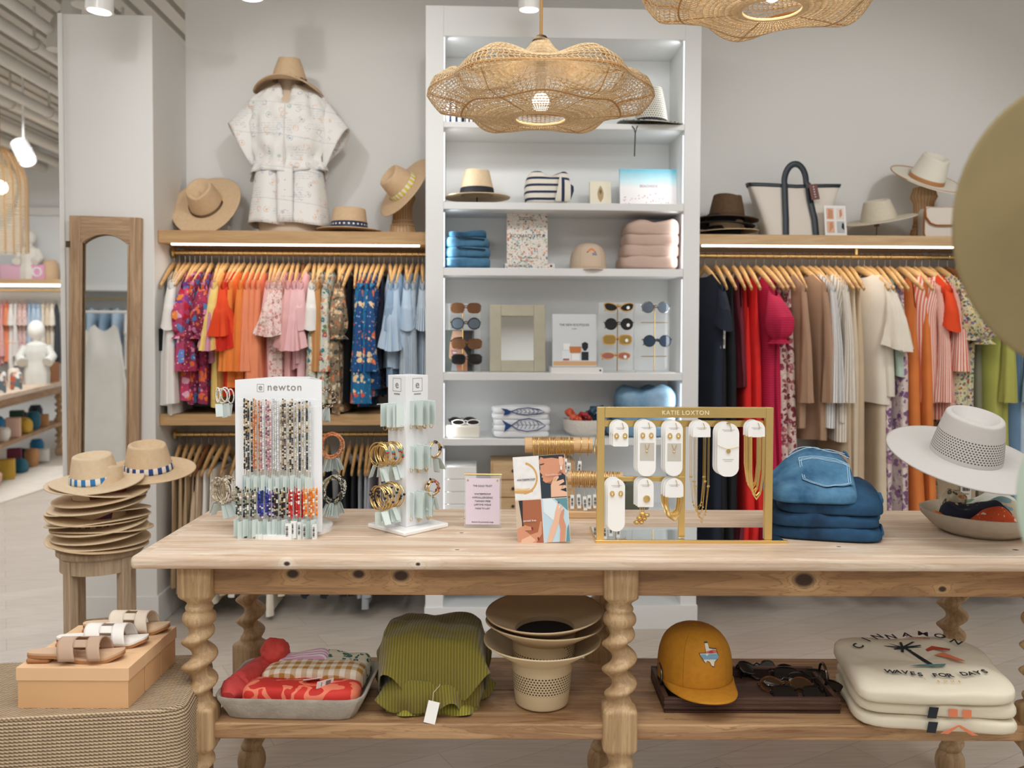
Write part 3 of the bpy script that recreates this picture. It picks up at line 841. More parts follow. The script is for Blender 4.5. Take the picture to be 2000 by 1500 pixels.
def shirtz(x, y): return h+.0036+.012*1.6*nz(x+13*3.1, y, h/2, 9)+.35*.012*nz(x-13, y+2.2, 13, 24)
def onshirt(pts, m, name='print', dz=.0):
    n = len(pts); b = MB(); b.add([(x, y, shirtz(x, y)+.002+dz) for x, y in pts], [tuple(range(n))]); return b.build(name, m, o, smooth=False)
def arc_text(body, m, R_, cx, cy, size, a0, da, flip=1):
    for i, ch in enumerate(body):
        if ch == ' ': continue
        a = a0+da*i
        x, y = cx+R_*sin(a), cy+flip*R_*cos(a)
        t_ = text(ch, size, m, o, (x, y, shirtz(x, y)+.004), (R(0), 0, -a*flip), 'lettering', bold=.0005)
arc_text('CINNAMON', ink_navy, .175, -.0, -.035, .042, R(-52), R(14))
arc_text('WAVES FOR DAYS', ink_navy, .6, .01, .50, .028, R(-11.5), R(1.9), -1)
for i, ch in enumerate('I SOUS'):
    if ch != ' ': text(ch, .014, ink_y, o, (-.03+.018*i, -.128, shirtz(-.03+.018*i, -.128)+.004), (0, 0, 0), 'lettering')
for k_ in range(9):
    a = PI*.02+k_*PI*.24
    onshirt([(-.02+.004*cos(a+1.5), .085+.004*sin(a+1.5)), (-.02+.05*cos(a), .085+.03*sin(a)), (-.02+.054*cos(a-.12), .085+.028*sin(a-.12)), (-.02+.004*cos(a-1.5), .085+.004*sin(a-1.5))], ink_navy)
onshirt([(-.018, .085), (-.010, .085), (.012, .02), (.030, -.035), (.018, -.035), (.002, .018)], ink_navy)
onshirt([(-.045, -.045), (-.01, -.032), (.06, -.032), (.05, -.042), (0, -.04)], ink_t)
onshirt([(.03, .06), (.06, .078), (.10, .045), (.095, .036), (.06, .058), (.034, .05)], ink_red)
onshirt([(.05, .03), (.075, .034), (.115, -.025), (.10, -.03)], ink_p)
text('CINNAMON', .012, ink_red, o, (.035, .118, shirtz(.035, .118)+.004), (0, 0, R(-8)), 'lettering')
for oo, hh, ww, dd in shirts[:2]:
    y = -dd/2-.0075
    MB().poly([(-.035, .006), (-.012, .006), (-.006, .036), (-.03, .036)], .001, 'XZ', y-.002).build('print', ink_navy, oo, smooth=False)
    if hh and oo is shirts[1][0]:
        for x in (.02, .055): MB().poly([(x, .012), (x+.022, .012), (x+.022, .034), (x, .034)], .001, 'XZ', y-.002).build('print', ink_p, oo, smooth=False)
    else:
        MB().poly([(.0, .006), (.02, .006), (.045, .028), (.05, .024), (.08, .006), (.095, .008), (.05, .032), (.045, .032)], .001, 'XZ', y-.002).build('print', ink_p, oo, smooth=False)
# grey bundle on the floor under the table
gp2 = WZ(1450, 1520, .2)
o = folded(.2, .16, .2, 31, sag=.02).build('fabric_bag', mat('grey_canvas', '#8a837d', .9), loc=(gp2.x, gp2.y, 0)); tag(o, 'slumped grey fabric bag on the floor below the lower shelf', 'bag')
# ------------------------------------------------------------------ hangers and garments
hangw = wood('hanger_wood', '#d9b27c', '#bf9158', 'Y', 2, con=.12, rough=.4, c3='#e3c08f')
hangd = wood('hanger_wood_dark', '#8a5a34', '#6d4326', 'Y', 2, con=.12, rough=.4)
chrome = mat('chrome', '#c9c9c9', .18, 1)
HW = .19
def hz(y): t = min(1, abs(y)/HW); return -.066-.118*t**1.2
def hanger_proto(m=hangw, nm='wooden_hanger'):
    b = MB()
    pts = [(0, y, hz(y)) for y in [HW*(i/14-1) for i in range(29)]]
    b.tube(pts, lambda t: .0185*(1-.45*abs(2*t-1)**2), 10, flat=.55, up=(0, 0, 1))
    o = b.build(nm, m)
    pts = [(0, 0, -.055), (0, 0, -.02), (0, -.004, -.0145)]
    for i in range(13):
        a = -PI/2-.2+(1.3*PI)*i/12*-1
        pts.append((0, .0152*cos(a), .0152*sin(a)))
    MB().tube(pts, .0016, 6).build('hook', chrome, o)
    return o
HP = hanger_proto(); HPD = hanger_proto(hangd)
def zs(y):                     # shoulder line of a garment on the hanger
    return hz(y)-.004
def ss(a, b, x): t = max(0, min(1, (x-a)/(b-a))); return t*t*(3-2*t)
def arc(o, nu, nv, per):
    at = o.data.attributes.new('arc', 'FLOAT', 'POINT'); at.data.foreach_set('value', [per*i/nu for j in range(nv+1) for i in range(nu+1)])
def garment(style, length, seed, m, thick=.022, hem=.2, ripple=.008, k=5, neck=.06, m2=None, name=None, cover=False):
    """body hung on the hanger in the Y-Z plane + two sleeve parts. style: tee flare puff long tank dress_puff pants skirt"""
    q = random.Random(seed)
    zs = (lambda y: hz(y)+.021) if cover else (lambda y: hz(y)-.004)
    if cover: neck = .088
    nu, nv = 44, 18
    sh = .198 if cover else .19 if style not in ('tank', 'strap') else .135
    ph = q.random()*6
    if style in ('pants', 'skirt'):
        zt = -.165
        def fn(u, v):
            a = 2*PI*u; c, s = cos(a), sin(a)
            w_ = .155+(hem-.155)*v
            rp = ripple*v*sin(k*a+ph)+.004*nz(c*3, s*3+seed, v*4)
            th = thick*(.6+.7*v)
            y = w_*(1 if c > 0 else -1)*abs(c)**.7
            return (th*(1 if s > 0 else -1)*abs(s)**.6+rp, y, zt-length*v+.01*nz(seed, y, v, 5))
    else:
        def fn(u, v):
            a = 2*PI*u; c, s = cos(a), sin(a)
            w0 = sh; w1 = .178 if style != 'tank' else .16
            wd = w0+(w1-w0)*ss(0, .35, v)+(hem-w1)*ss(.25, 1, v)
            y = wd*(1 if c > 0 else -1)*abs(c)**.75
            top = zs(y)-(.07 if cover else .09)*max(0, 1-abs(y)/neck)**.5*(1 if abs(y) < neck else 0)
            if style == 'tank' and abs(y) > .10: top -= .13*ss(.1, .135, abs(y))*(1-v)
            z = top*(1-v)+(-.1-length+.012*sin(k*a*.5+ph)*(.4))*v
            th = (.013 if cover else .006)+thick*ss(0, .22, v)
            rp = ripple*ss(.12, 1, v)*sin(k*a+ph+1.5*v)+.006*v*nz(c*2+seed, s*2, v*3)
            return (th*(1 if s > 0 else -1)*abs(s)**.6+rp, y+.5*rp, z)
    b = MB().grid(fn, nu, nv, False)
    o = b.build(name or {'pants': 'trousers', 'skirt': 'skirt'}.get(style, 'dress' if length > .72 else 'blouse'), m)
    arc(o, nu, nv, .95)
    SL = dict(tee=(.17, .05, .062, .3, 0), flare=(.27, .045, .085, .25, .012), puff=(.24, .05, .085, .25, .01), long=(.56, .042, .05, .12, .004), dress_puff=(.24, .06, .125, .4, .012), three=(.40, .045, .06, .16, .006), ruffle=(.2, .05, .1, .3, .02)).get(style)
    if SL:
        ln, r0, r1, out, ruf = SL
        for sd in (-1, 1):
            def fs(u, v):
                a = 2*PI*u
                if style in ('puff', 'dress_puff'):
                    r = r0+(r1-r0)*sin(PI*min(1, v*1.08))**.8
                    if v > .86: r = r0*.75+.03*ss(.9, 1, v)
                else: r = r0+(r1-r0)*v
                if sd > 0: r *= .42
                r *= 1+ruf/r1*sin(6*a+seed)*v*1.6+.07*nz(cos(a)+seed, sin(a), v*3, 2)
                z0 = zs(sh*.93)-.045
                cy = sd*(sh*.93+out*ln*sin(PI/2*min(1, v*1.6))*(.6 if sd < 0 else .1))
                cz = z0-ln*v
                # sleeve mouth at the shoulder follows the armhole
                y = cy+sd*r*.9*cos(a)*(.55+.45*v); x = r*sin(a)*(.34+.34*v)
                return (x, y, cz+(.045*(1-v)*cos(a)*-1 if v < .5 else 0)*.6-.03*cos(a)*v*(1 if style in ('flare', 'tee', 'ruffle') else 0)+.03*(1-v))
            arc(MB().grid(fs, 24, 12, False).build('sleeve', m2 or m, o), 24, 12, .42)
    return o
SC = math.radians
def colr(n, h, v=.12, **k): return mat(n, h, .88, var=v, vs=7, **k)
G = dict(
 white=colr('cotton_white', '#f0ece6', .03), ivory=colr('cotton_ivory', '#ece3d3', .04), cream=colr('linen_cream', '#dccbb2', .06), beige=colr('linen_beige', '#cdb698', .08),
 taupe=colr('knit_taupe', '#b39075', .08), mauve=colr('satin_mauve', '#cf8fa8', .08), yellow=colr('cotton_butter', '#f0d27c', .06), red=colr('cotton_red', '#d42a18', .1),
 redorange=colr('cotton_vermilion', '#e64a1d', .08), orange=colr('gauze_orange', '#f08a3e', .08), coral=colr('gauze_coral', '#f0936a', .07), tan=colr('cotton_tan', '#c89058', .08),
 pink=colr('cotton_pink', '#edbdc0', .05), blush=colr('cotton_blush', '#e8b3b0', .06), navy=colr('cotton_navy', '#1b2233', .15), black=colr('cotton_black', '#17181c', .2), sky=colr('cotton_sky', '#b9cde0', .05), skyd=colr('chambray', '#8fa9c2', .08),
 fuchsia=stripes('raspberry_jacquard', '#c81f4d', '#b21741', 'Z', .012, .5, wob=.004), scarlet=colr('satin_scarlet', '#dd2320', .12), rust=colr('gauze_rust', '#db7f3e', .1), olive=colr('twill_olive', '#7b7a63', .08), lime=colr('linen_lime', '#b3b45c', .07), slate=colr('denim_slate', '#6f8faf', .1), burg=colr('cotton_burgundy', '#6b1d2c', .1),
 khaki=colr('twill_khaki', '#b59a78', .06), grey=colr('jersey_grey', '#9a9ea3', .07), greyd=colr('jersey_charcoal', '#3c4046', .1), mint=colr('cotton_mint', '#b9cdbf', .05), char=colr('twill_black', '#1d2027', .15),
 multi=floral('multi_floral', '#b9446a', ['#d2446e', '#f08a3c', '#7a3d92', '#c22138', '#e7b0c6', '#6f8fd0', '#8d1e3c'], 26, .5, ['#f3d3dc', '#55309a', '#e8613a']),
 multi2=floral('magenta_floral', '#8d2b4c', ['#b02a52', '#e0673a', '#d88ab0', '#4a78b0', '#6b1d3c'], 32, .5, ['#e8b7c9', '#e6a13c']),
 pinkfl=floral('pink_ditsy', '#ead2cb', ['#d98c86', '#c56a6e', '#e6b0a6', '#b9a08a'], 52, .36, ['#c98a80', '#9a7f70']),
 greenfl=floral('green_paisley', '#cfd2c4', ['#3f7a80', '#d98b5a', '#6c7f52', '#b5524a', '#e9dcc0'], 38, .42, ['#2f5b6a', '#8a6a4a', '#d8a25a']),
 darkfl=floral('brown_paisley', '#8f7b62', ['#d9b58c', '#5d4a38', '#c77a52', '#d9cdb2', '#3d4a44'], 40, .44, ['#2f2a26', '#e2cda6']),
 bluefl=floral('blue_floral', '#1f6f9f', ['#e0784a', '#f0cfa0', '#d85a4a', '#1f6f9f', '#3a9ac0'], 22, .32, ['#7cc0d8', '#134a78', '#f0dcc0']),
 bluefl2=floral('deep_blue_floral', '#1c4f86', ['#e0784a', '#4a9ac8', '#f0cfa0', '#1c4f86'], 26, .34, ['#8fb8d8', '#e07a5a']),
 skys=stripes('blue_ticking', '#d3dde4', '#7088a0', 'A', .02, .55), wsx=stripes('beige_ticking', '#eee7dc', '#a8937a', 'A', .028, .72), wsx2=stripes('blue_grey_ticking', '#ece9e4', '#8f9099', 'A', .024, .72),
 coralst=stripes('coral_stripe', '#f4dfd3', '#dd7159', 'A', .02, .5), burgfl=floral('burgundy_paisley', '#d9bfb4', ['#8c3a4c', '#a85a66', '#7a2c3c', '#e6d6cc'], 34, .47, ['#6d2436', '#f0e2d8']),
 purplefl=floral('purple_paisley', '#dccbc6', ['#9a6f9a', '#b48aa0', '#7d5a86', '#e8dcd2'], 26, .5, ['#6f4f7c', '#efe6da']),
 navyfl=floral('navy_ditsy', '#d6cfa8', ['#35557a', '#a84a4a', '#5c7a4a', '#7a6a9a', '#d9b96a'], 62, .42, ['#2f4a3a', '#38507a', '#b9566a']))
hook_h = {}
def put_row(rack, rows, z, y, xs_fn, seed, word):
    """rows: (px, style, material key, length, description[, options]) from left to right"""
    q = random.Random(seed); n = len(rows)
    for i, row in enumerate(rows):
        px, style, mk, length, desc = row[:5]; op = row[5] if len(row) > 5 else {}
        x = xs_fn(px)
        rz = R(q.uniform(-7, 7)+op.get('rz', 0))
        dk = op.get('dark')
        h = dup(HPD if dk else HP, (x, y, z+.0), rz, '%s wooden hanger, %s from the left on the %s' % ('dark' if dk else 'light', ordn(i), word), 'hangers on the '+word)
        if 'category' not in h: h['category'] = 'hanger'
        if style is None: continue
        length = length*LENF(length)
        g = garment(style, length+q.uniform(-.015, .015), seed*100+i, G[mk], cover=op.get('cover', style in ('tee', 'three', 'long', 'flare', 'puff', 'ruffle')), thick=op.get('th', .018)*.78, hem=op.get('hem', .2), ripple=op.get('rip', .008), k=op.get('k', 5), m2=G.get(op.get('m2')), name=op.get('name'))
        g.location = (x, y, z); g.rotation_euler = (0, 0, rz)
        tag(g, '%s, %s on the %s' % (desc, ordn(i), word), {'pants': 'trousers', 'skirt': 'skirt'}.get(style, 'dress' if length > .72 else 'top'), 'clothes on the '+word)
xr = lambda px: WY(px, 540, RODY).x
UL = [(340, 'tank', 'white', .62, 'white sleeveless top', dict(hem=.17)), (351, 'tee', 'white', .66, 'white cotton blouse'), (362, 'long', 'white', .60, 'long white shirt'), (371, 'tank', 'ivory', .60, 'ivory sleeveless top'),
 (381, 'three', 'multi', .55, 'magenta and orange floral blouse', dict(th=.024)), (391, 'puff', 'multi', .60, 'bright multicoloured floral blouse with full sleeves', dict(th=.024)), (403, 'three', 'multi2', .60, 'wine red floral blouse', dict(th=.022)), (414, 'puff', 'multi2', .62, 'magenta floral blouse with gathered sleeves', dict(th=.022)),
 (428, 'flare', 'mauve', .45, 'mauve satin top', dict()), (437, 'tee', 'yellow', .62, 'butter yellow top'), (445, 'flare', 'yellow', .60, 'pale yellow loose top'),
 (457, 'ruffle', 'redorange', .46, 'vermilion flutter sleeve top'), (467, 'flare', 'red', .58, 'bright red top', dict(th=.024)), (477, 'three', 'orange', .54, 'orange gauze blouse', dict(th=.024)),
 (489, 'three', 'orange', .58, 'light orange gauze shirt', dict(th=.024)), (500, 'three', 'coral', .58, 'coral gauze shirt', dict(th=.024)), (511, 'long', 'coral', .62, 'coral orange tunic', dict(th=.024)), (522, 'long', 'coral', .60, 'coral peach shirt', dict(th=.024)),
 (532, 'tee', 'blush', .52, 'blush pink tee'), (541, 'ruffle', 'pinkfl', .56, 'pink ditsy floral blouse with frilled sleeves', dict(th=.026)), (553, 'ruffle', 'pinkfl', .58, 'second pink ditsy floral frilled blouse', dict(th=.026)), (564, 'tee', 'pinkfl', .56, 'short sleeved pink ditsy blouse'),
 (573, 'flare', 'blush', .52, 'blush flared top', dict()), (583, 'flare', 'pink', .50, 'pale pink flared top'), (593, 'tee', 'pink', .62, 'pale pink tee', dict(dark=1)),
 (605, 'flare', 'pink', .48, 'light pink blouse with wide sleeves'), (615, 'tee', 'white', .62, 'white tee beside the pink tops'), (624, 'three', 'tan', .56, 'tan long sleeved top'),
 (634, 'long', 'greenfl', .62, 'green and cream paisley blouse'), (643, 'three', 'greenfl', .60, 'teal and cream paisley blouse', dict(th=.024)), (653, 'long', 'greenfl', .60, 'pale paisley floral blouse', dict(th=.026)), (664, 'puff', 'darkfl', .64, 'brown paisley blouse', dict(th=.024)),
 (675, 'long', 'darkfl', .66, 'dark brown floral dress', dict(th=.022)), (687, 'tank', 'black', .62, 'black sleeveless top'), (697, 'tank', 'navy', .62, 'navy sleeveless top'),
 (708, 'long', 'bluefl', .60, 'bright blue floral blouse', dict(th=.026)), (719, 'three', 'bluefl2', .62, 'deep blue floral blouse'), (730, 'long', 'bluefl', .58, 'teal blue floral blouse with red flowers', dict(th=.026)), (740, 'three', 'bluefl2', .55, 'dark blue floral top'), (750, 'tank', 'navy', .5, 'plain navy top'),
 (762, 'flare', 'sky', .48, 'pale blue top with wide sleeves', dict(th=.026)), (774, 'tee', 'skyd', .52, 'chambray blue blouse'), (784, 'flare', 'sky', .50, 'sky blue blouse'), (794, 'tee', 'sky', .56, 'powder blue shirt'),
 (806, 'long', 'skys', .58, 'blue and white ticking stripe shirt'), (817, 'long', 'skys', .60, 'grey blue striped shirt'), (825, 'tee', 'skys', .58, 'striped shirt next to the white shelving unit')]
LENF = lambda l: 1.1 if l > .5 else 1.0
put_row('ul', UL, ULZ+.0, RODY, xr, 11, 'upper left rail')
xl = lambda px: WY(px, 900, RODY).x
LL = [(352, 'pants', 'khaki', .55, 'khaki trousers'), (366, 'pants', 'khaki', .60, 'beige khaki trousers'), (380, 'pants', 'khaki', .58, 'tan trousers'), (394, 'tank', 'beige', .5, 'sand coloured top'), (408, 'pants', 'beige', .62, 'light beige trousers', dict(dark=1)), (420, 'pants', 'white', .66, 'white trousers'),
 (436, 'pants', 'ivory', .66, 'ivory trousers'), (448, 'pants', 'beige', .6, 'pale sand trousers'), (470, 'pants', 'white', .6, 'white cropped trousers'), (500, 'pants', 'ivory', .66, 'cream trousers'), (535, 'pants', 'ivory', .7, 'ivory wide trousers'), (560, 'pants', 'cream', .6, 'cream linen trousers'),
 (600, 'pants', 'navy', .62, 'navy trousers'), (640, 'pants', 'char', .62, 'black trousers'), (672, 'tank', 'char', .52, 'black jumpsuit top'), (684, 'pants', 'char', .62, 'charcoal black trousers'), (697, 'pants', 'char', .60, 'slim black trousers'), (708, 'pants', 'grey', .62, 'grey jersey trousers'), (719, 'pants', 'grey', .68, 'light grey trousers'), (731, 'skirt', 'grey', .62, 'grey pleated skirt', dict(hem=.2)), (744, 'pants', 'pinkfl', .5, 'pale printed trousers'), (760, 'pants', 'slate', .56, 'grey blue trousers'), (780, 'pants', 'olive', .6, 'sage green trousers'), (800, 'pants', 'greyd', .6, 'dark grey trousers')]
LENF = lambda l: 1.05
put_row('ll', LL, LLZ, RODY, xl, 23, 'lower left rail')
UR = [(1376, 'tee', 'navy', .95, 'navy dress with a paper tag', dict(th=.03, rz=10)), (1398, 'tank', 'black', 1.0, 'black sleeveless dress', dict(th=.026)), (1412, 'strap', 'black', 1.05, 'long black slip dress', dict(th=.026)), (1432, 'tank', 'burg', .55, 'burgundy lace top', dict()), (1446, 'tank', 'scarlet', 1.1, 'scarlet maxi dress', dict(th=.03, hem=.26)),
 (1460, 'strap', 'scarlet', 1.15, 'bright red long dress', dict(th=.03, hem=.26)), (1476, 'dress_puff', 'fuchsia', 1.2, 'raspberry dress with puff sleeves', dict(th=.034, hem=.26, rz=15)), (1492, 'tank', 'fuchsia', 1.15, 'raspberry pink long dress', dict(th=.03, hem=.22, rz=10)), (1508, 'tank', 'burgfl', 1.15, 'burgundy paisley dress', dict(th=.032, hem=.26)), (1522, 'strap', 'burgfl', 1.1, 'wine paisley maxi dress', dict(th=.03, hem=.26)),
 (1537, 'long', 'taupe', .75, 'taupe long sleeved knit dress', dict(th=.024, rz=12)), (1552, 'tank', 'darkfl', .6, 'brown printed vest'), (1566, 'long', 'taupe', .8, 'mocha knit dress', dict(th=.024, rz=12)), (1580, 'long', 'wsx2', .72, 'white shirt with fine blue grey stripes', dict(th=.03, rz=16)), (1592, 'long', 'wsx2', .74, 'second white and grey striped shirt', dict(th=.026, rz=12)), (1606, 'long', 'wsx', .72, 'beige striped linen shirt', dict(th=.03, rz=18)), (1618, 'long', 'wsx', .8, 'striped linen shirt dress', dict(th=.026, rz=12)),
 (1632, 'tank', 'beige', .9, 'sand linen dress', dict(th=.03)), (1647, 'strap', 'cream', .95, 'cream linen jumpsuit', dict(th=.03)), (1660, 'strap', 'beige', 1.0, 'beige wide leg jumpsuit', dict(th=.03)), (1676, 'flare', 'ivory', .62, 'ivory blouse with wide sleeves', dict(th=.03, rz=22)), (1688, 'flare', 'ivory', .60, 'white blouse with flared sleeves', dict(th=.03, rz=18)), (1700, 'tank', 'cream', 1.0, 'long cream dress', dict(th=.026)),
 (1713, 'tank', 'purplefl', 1.1, 'lilac paisley dress', dict(th=.03)), (1728, 'tank', 'mint', .5, 'mint sleeveless top'), (1738, 'strap', 'purplefl', 1.0, 'purple paisley maxi dress', dict(th=.03)), (1757, 'tank', 'rust', 1.15, 'orange crinkled dress', dict(th=.036, hem=.24, rz=14)), (1770, 'long', 'coralst', .62, 'coral striped collared shirt', dict(th=.036, rz=36)), (1786, 'strap', 'rust', 1.15, 'rust orange sundress', dict(th=.03, hem=.26)), (1800, 'three', 'coralst', .72, 'coral and white striped shirt dress', dict(th=.034, rz=26)), (1815, 'tee', 'redorange', .3, 'cropped vermilion top', dict()),
 (1832, 'puff', 'navyfl', .62, 'navy ditsy floral blouse', dict(th=.034, rz=22)), (1850, 'dress_puff', 'navyfl', .95, 'navy and cream ditsy dress', dict(th=.034, dark=1, rz=22)), (1868, 'tank', 'olive', 1.0, 'olive grey dress', dict(th=.03)), (1885, 'tank', 'olive', 1.05, 'grey green utility dress', dict(th=.03)), (1905, 'long', 'lime', 1.0, 'lime green linen dress', dict(th=.034, rz=14)), (1925, 'tank', 'lime', 1.0, 'yellow green jumpsuit', dict(th=.03, rz=14)), (1945, 'long', 'slate', .9, 'denim blue dress', dict(th=.03, rz=14)), (1965, 'long', 'sky', .9, 'light blue shirt dress', dict(th=.03)), (1988, 'tee', 'slate', .95, 'mid blue denim dress', dict(th=.03)), (2015, 'tank', 'navy', .9, 'dark blue dress at the edge of the picture', dict(th=.03))]
LENF = lambda l: 1.585/l if l > .85 else 1.08
put_row('ur', UR, URZ, RODY, xr, 37, 'right rail')
# shirt collar and rolled cuffs, paper tag on the navy dress
for o in list(bpy.data.objects):
    l = o.get('label', '')
    if l.startswith('navy dress with a paper tag'):
        price_tag(o, (.02, -.17, -.44), (0, 0, R(35)), .05, .1)
    if l.startswith('white sleeveless top'):
        price_tag(o, (-.01, -.17, -.45), (0, 0, R(50)), .03, .11, False, G['black'])
for p_ in (HP, HPD):
    for ch in list(p_.children): bpy.data.objects.remove(ch)
    bpy.data.objects.remove(p_)
# ------------------------------------------------------------------ things on the white shelving unit
def S(key, px, dy=.1): return Vector((WY(px, 640, BSY+dy).x, BSY+dy, SH[key]))
PXM = lambda Y: F/Y                              # picture scale at a depth, px per metre
strawN = straw('straw_natural', '#ebd2b0', '#d9b98f'); strawP = straw('straw_pale', '#f0dabb', '#e0c49c'); strawW = straw('straw_white', '#ece4d2', '#dccfb6'); strawB = straw('straw_brown', '#6f5233', '#4c3620'); strawD = straw('straw_dark', '#2e2b2a', '#1c1a1a')
strawT = straw('straw_tan', '#eacdaa', '#d8b48a')
blackr = mat('ribbon_black', '#1b1f27', .7); navyr = mat('ribbon_navy', '#27334f', .7)
gloss_white = mat('gloss_white', '#f4f3f0', .25)
acry = mat('acrylic', '#f6fafa', .05, alpha=.18)
# shelf a: behind the lamp
stb = stripes('towel_stripe', '#eef0f0', '#22304a', 'X', .03, .6)
o = folded(.10, .12, .12, 41).build('beach_towel', stb, loc=S('a', 886, .12)); tag(o, 'blue and white striped towel folded at the left of the top shelf', 'towel')
o = folded(.09, .12, .10, 42).build('beach_towel', stripes('towel_stripe_b', '#f2f2f0', '#3a3f4a', 'X', .02, .6), loc=S('a', 925, .12)); tag(o, 'white and black striped towel behind the woven pendant lamp', 'towel')
hm = perf('sun_hat_check', '#e6e2d6', -1, 1, hole='#3c3c3e', nang=40, pz=.011)
o = hat('sun_hat', hm, cr=.082, ch=.18, br=.17, tipr=.55, droop=.012, ell=1.0, dent=.015, brim_wave=.01, loc=S('a', 1268, .10)+Vector((0, 0, .022)), rot=(0, R(3), 0)); tag(o, 'black and white woven cone hat on the top shelf with a hanging cord', 'hat')
hat_band(o, blackr, .082, .004, .016, 1.0, .55, .18)
c0 = S('a', 1238, .0)
pts = [(c0.x-.025, BSY+.03, SH['a']+.01), (c0.x-.008, BSY-.012, SH['a']-.025), (c0.x-.003, BSY-.014, SH['a']-.05), (c0.x-.006, BSY-.014, SH['a']-.16)]
inv = o.matrix_basis.inverted() if False else (Matrix.Translation(o.location) @ o.rotation_euler.to_matrix().to_4x4()).inverted()
MB().tube([inv @ Vector(p) for p in pts], .0028, 6).tube([inv @ Vector(p) for p in [(c0.x+.022, BSY+.03, SH['a']+.01), (c0.x+.004, BSY-.012, SH['a']-.022), (c0.x-.003, BSY-.014, SH['a']-.05)]], .0022, 6).build('chin_cord', blackr, o)
# shelf b
lz = S('b', 931, .15)
st = MB().cyl((0, 0, .0), (0, 0, .045), .003, 8).lathe([(0, 0), (.04, 0), (.04, .004), (0, .005)], 20).build('hat_stand', mat('black_metal', '#1c1c1c', .4, .6), loc=lz); tag(st, 'small black stand under the black banded straw hat', 'stand')
o = hat('straw_hat', strawP, cr=.083, ch=.125, br=.165, tipr=.72, droop=.012, ell=1.05, dent=.02, pinch=.3, loc=lz+Vector((0, 0, .055)), rot=(0, 0, .5)); tag(o, 'natural straw hat with a wide black band on the second shelf', 'hat')
hat_band(o, blackr, .083, .0, .034, 1.05, .72, .125)
sw = stripes('sweater_stripe', '#efe9dc', '#233252', 'Z', .034, .66)
o = folded(.22, .2, .15, 44, sag=.03, ex=4).build('striped_sweater', sw, loc=S('b', 1066, .13)); tag(o, 'cream sweater with navy stripes folded on the second shelf', 'sweater')
slm = stripes('sleeve_stripe', '#efe9dc', '#233252', 'X', .045, .66)
MB().grid(lambda u, v: (.045+.075*v+.012*cos(2*PI*u), -.105-.012*sin(2*PI*u)*1.2, .01+(.125-.055*v)*(.5+.5*cos(2*PI*u))), 20, 12, True).build('sleeve', slm, o)
def card(name, w, h, m, loc, rx=-8, rz=0, t=.004, label=None, cat='card'):
    o = MB().box(0, 0, h/2, w, t, h).build(name, m, smooth=False, loc=loc, rot=(R(rx), 0, R(rz)))
    if label: tag(o, label, cat)
    return o
o = card('boxed_card', .108, .14, mat('card_cream', '#efe6cf', .6), S('b', 1171, .2), label='small cream card box with a shell drawing on the second shelf', t=.03)
MB().poly([(0, .03), (.012, .05), (.016, .075), (.010, .10), (0, .118), (-.010, .10), (-.016, .075), (-.012, .05)], .0008, 'XZ', -.0165).build('drawing', mat('print_sand', '#b39a70', .7), o, smooth=False)
MB().poly([(0, .07), (.008, .085), (0, .1), (-.008, .085)], .0006, 'XZ', -.0172).build('drawing', mat('print_umber', '#7a6446', .7), o, smooth=False)
k = NT('beach_photo'); s = k.n('ShaderNodeSeparateXYZ', {0: k.co()})
k.set('Base Color', k.ramp(k.math('ADD', k.math('DIVIDE', s.outputs[2], .2), k.math('MULTIPLY', k.noise(k.co(), 30, 2), .06)), [(.15, H('#ece4e2')), (.55, H('#e8e6e6')), (.72, H('#bfe0e6')), (1.0, H('#5fb6cc'))])); k.set('Roughness', .35)
o = card('beach_book', .295, .2, k.m, S('b', 1265, .16), t=.02, rx=-7, label='pale beach photo book standing on the second shelf right side', cat='book')
text('BEACHSIDE', .018, mat('print_rose', '#b58a90', .7), o, (0, -.0105, .105))
b_ = [[], [], []]
for i in range(40): b_[i % 3].append((rnd.uniform(-.135, .135), rnd.uniform(.006, .075)))
for j, hcol in enumerate(('#d98a96', '#5f7f94', '#c95a5f')):
    b = MB()
    for x, z in b_[j]: b.box(x, -.0103, z, .0045, .0005, .0035)
    b.build('bathers', mat('dots%d' % j, hcol, .7), o, smooth=False)['kind'] = 'stuff'
# shelf c
dn = denim('denim_mid', '#33617f', '#5f93b4'); dl = denim('denim_light', '#6f9cbc', '#a8c8de'); dd_ = denim('denim_deep', '#1f4763', '#3f7798')
for i, (h, w, m, lab) in enumerate(((.05, .235, dn, 'bottom'), (.05, .225, dn, 'second'), (.048, .22, dn, 'third'), (.03, .19, dd_, 'top'))):
    o = folded(w, .24, h+.008, 50+i, sag=.006, bulge=.25, ex=6).build('folded_jeans', m, loc=S('c', 911, .15)+Vector((.003*(i % 2), 0, sum((.05, .05, .048)[:i]))))
    tag(o, '%s pair of blue jeans in the folded stack beside the cookbook' % lab, 'jeans')
    if i in (1, 2): MB().tube([(-.03, -.124, .045), (-.05, -.128, .052), (-.02, -.129, .047), (.05, -.126, .043), (.09, -.122, .04)], .004, 6).build('waistband', mat('denim_dark_edge', '#1d2c3c', .9), o)
cov = floral('cookbook_cover', '#e9e3da', ['#d99a7a', '#7fa7b8', '#c96a4f', '#e9e3da', '#8fae9a', '#5f6f86', '#e0b59a'], 75, .36, ['#c98a70', '#6f8fa0', '#b9a890'])
bkz = S('c', 1029, .13)
lay = MB().box(0, 0, .0125, .245, .19, .025).build('cookbook', cov, smooth=False, loc=S('c', 1032, .12)); tag(lay, 'speckled cookbook lying flat under the standing one', 'book')
text('ACQUACOTTA', .017, mat('print_black', '#232323', .7), lay, (-.045, -.0955, .0065), sx=.95)
MB().lathe([(0, 0), (.006, 0), (.006, .0006), (0, .0006)], 16).build('emblem', inkm, lay, loc=(.105, -.095, .0125), rot=(PI/2, 0, 0))
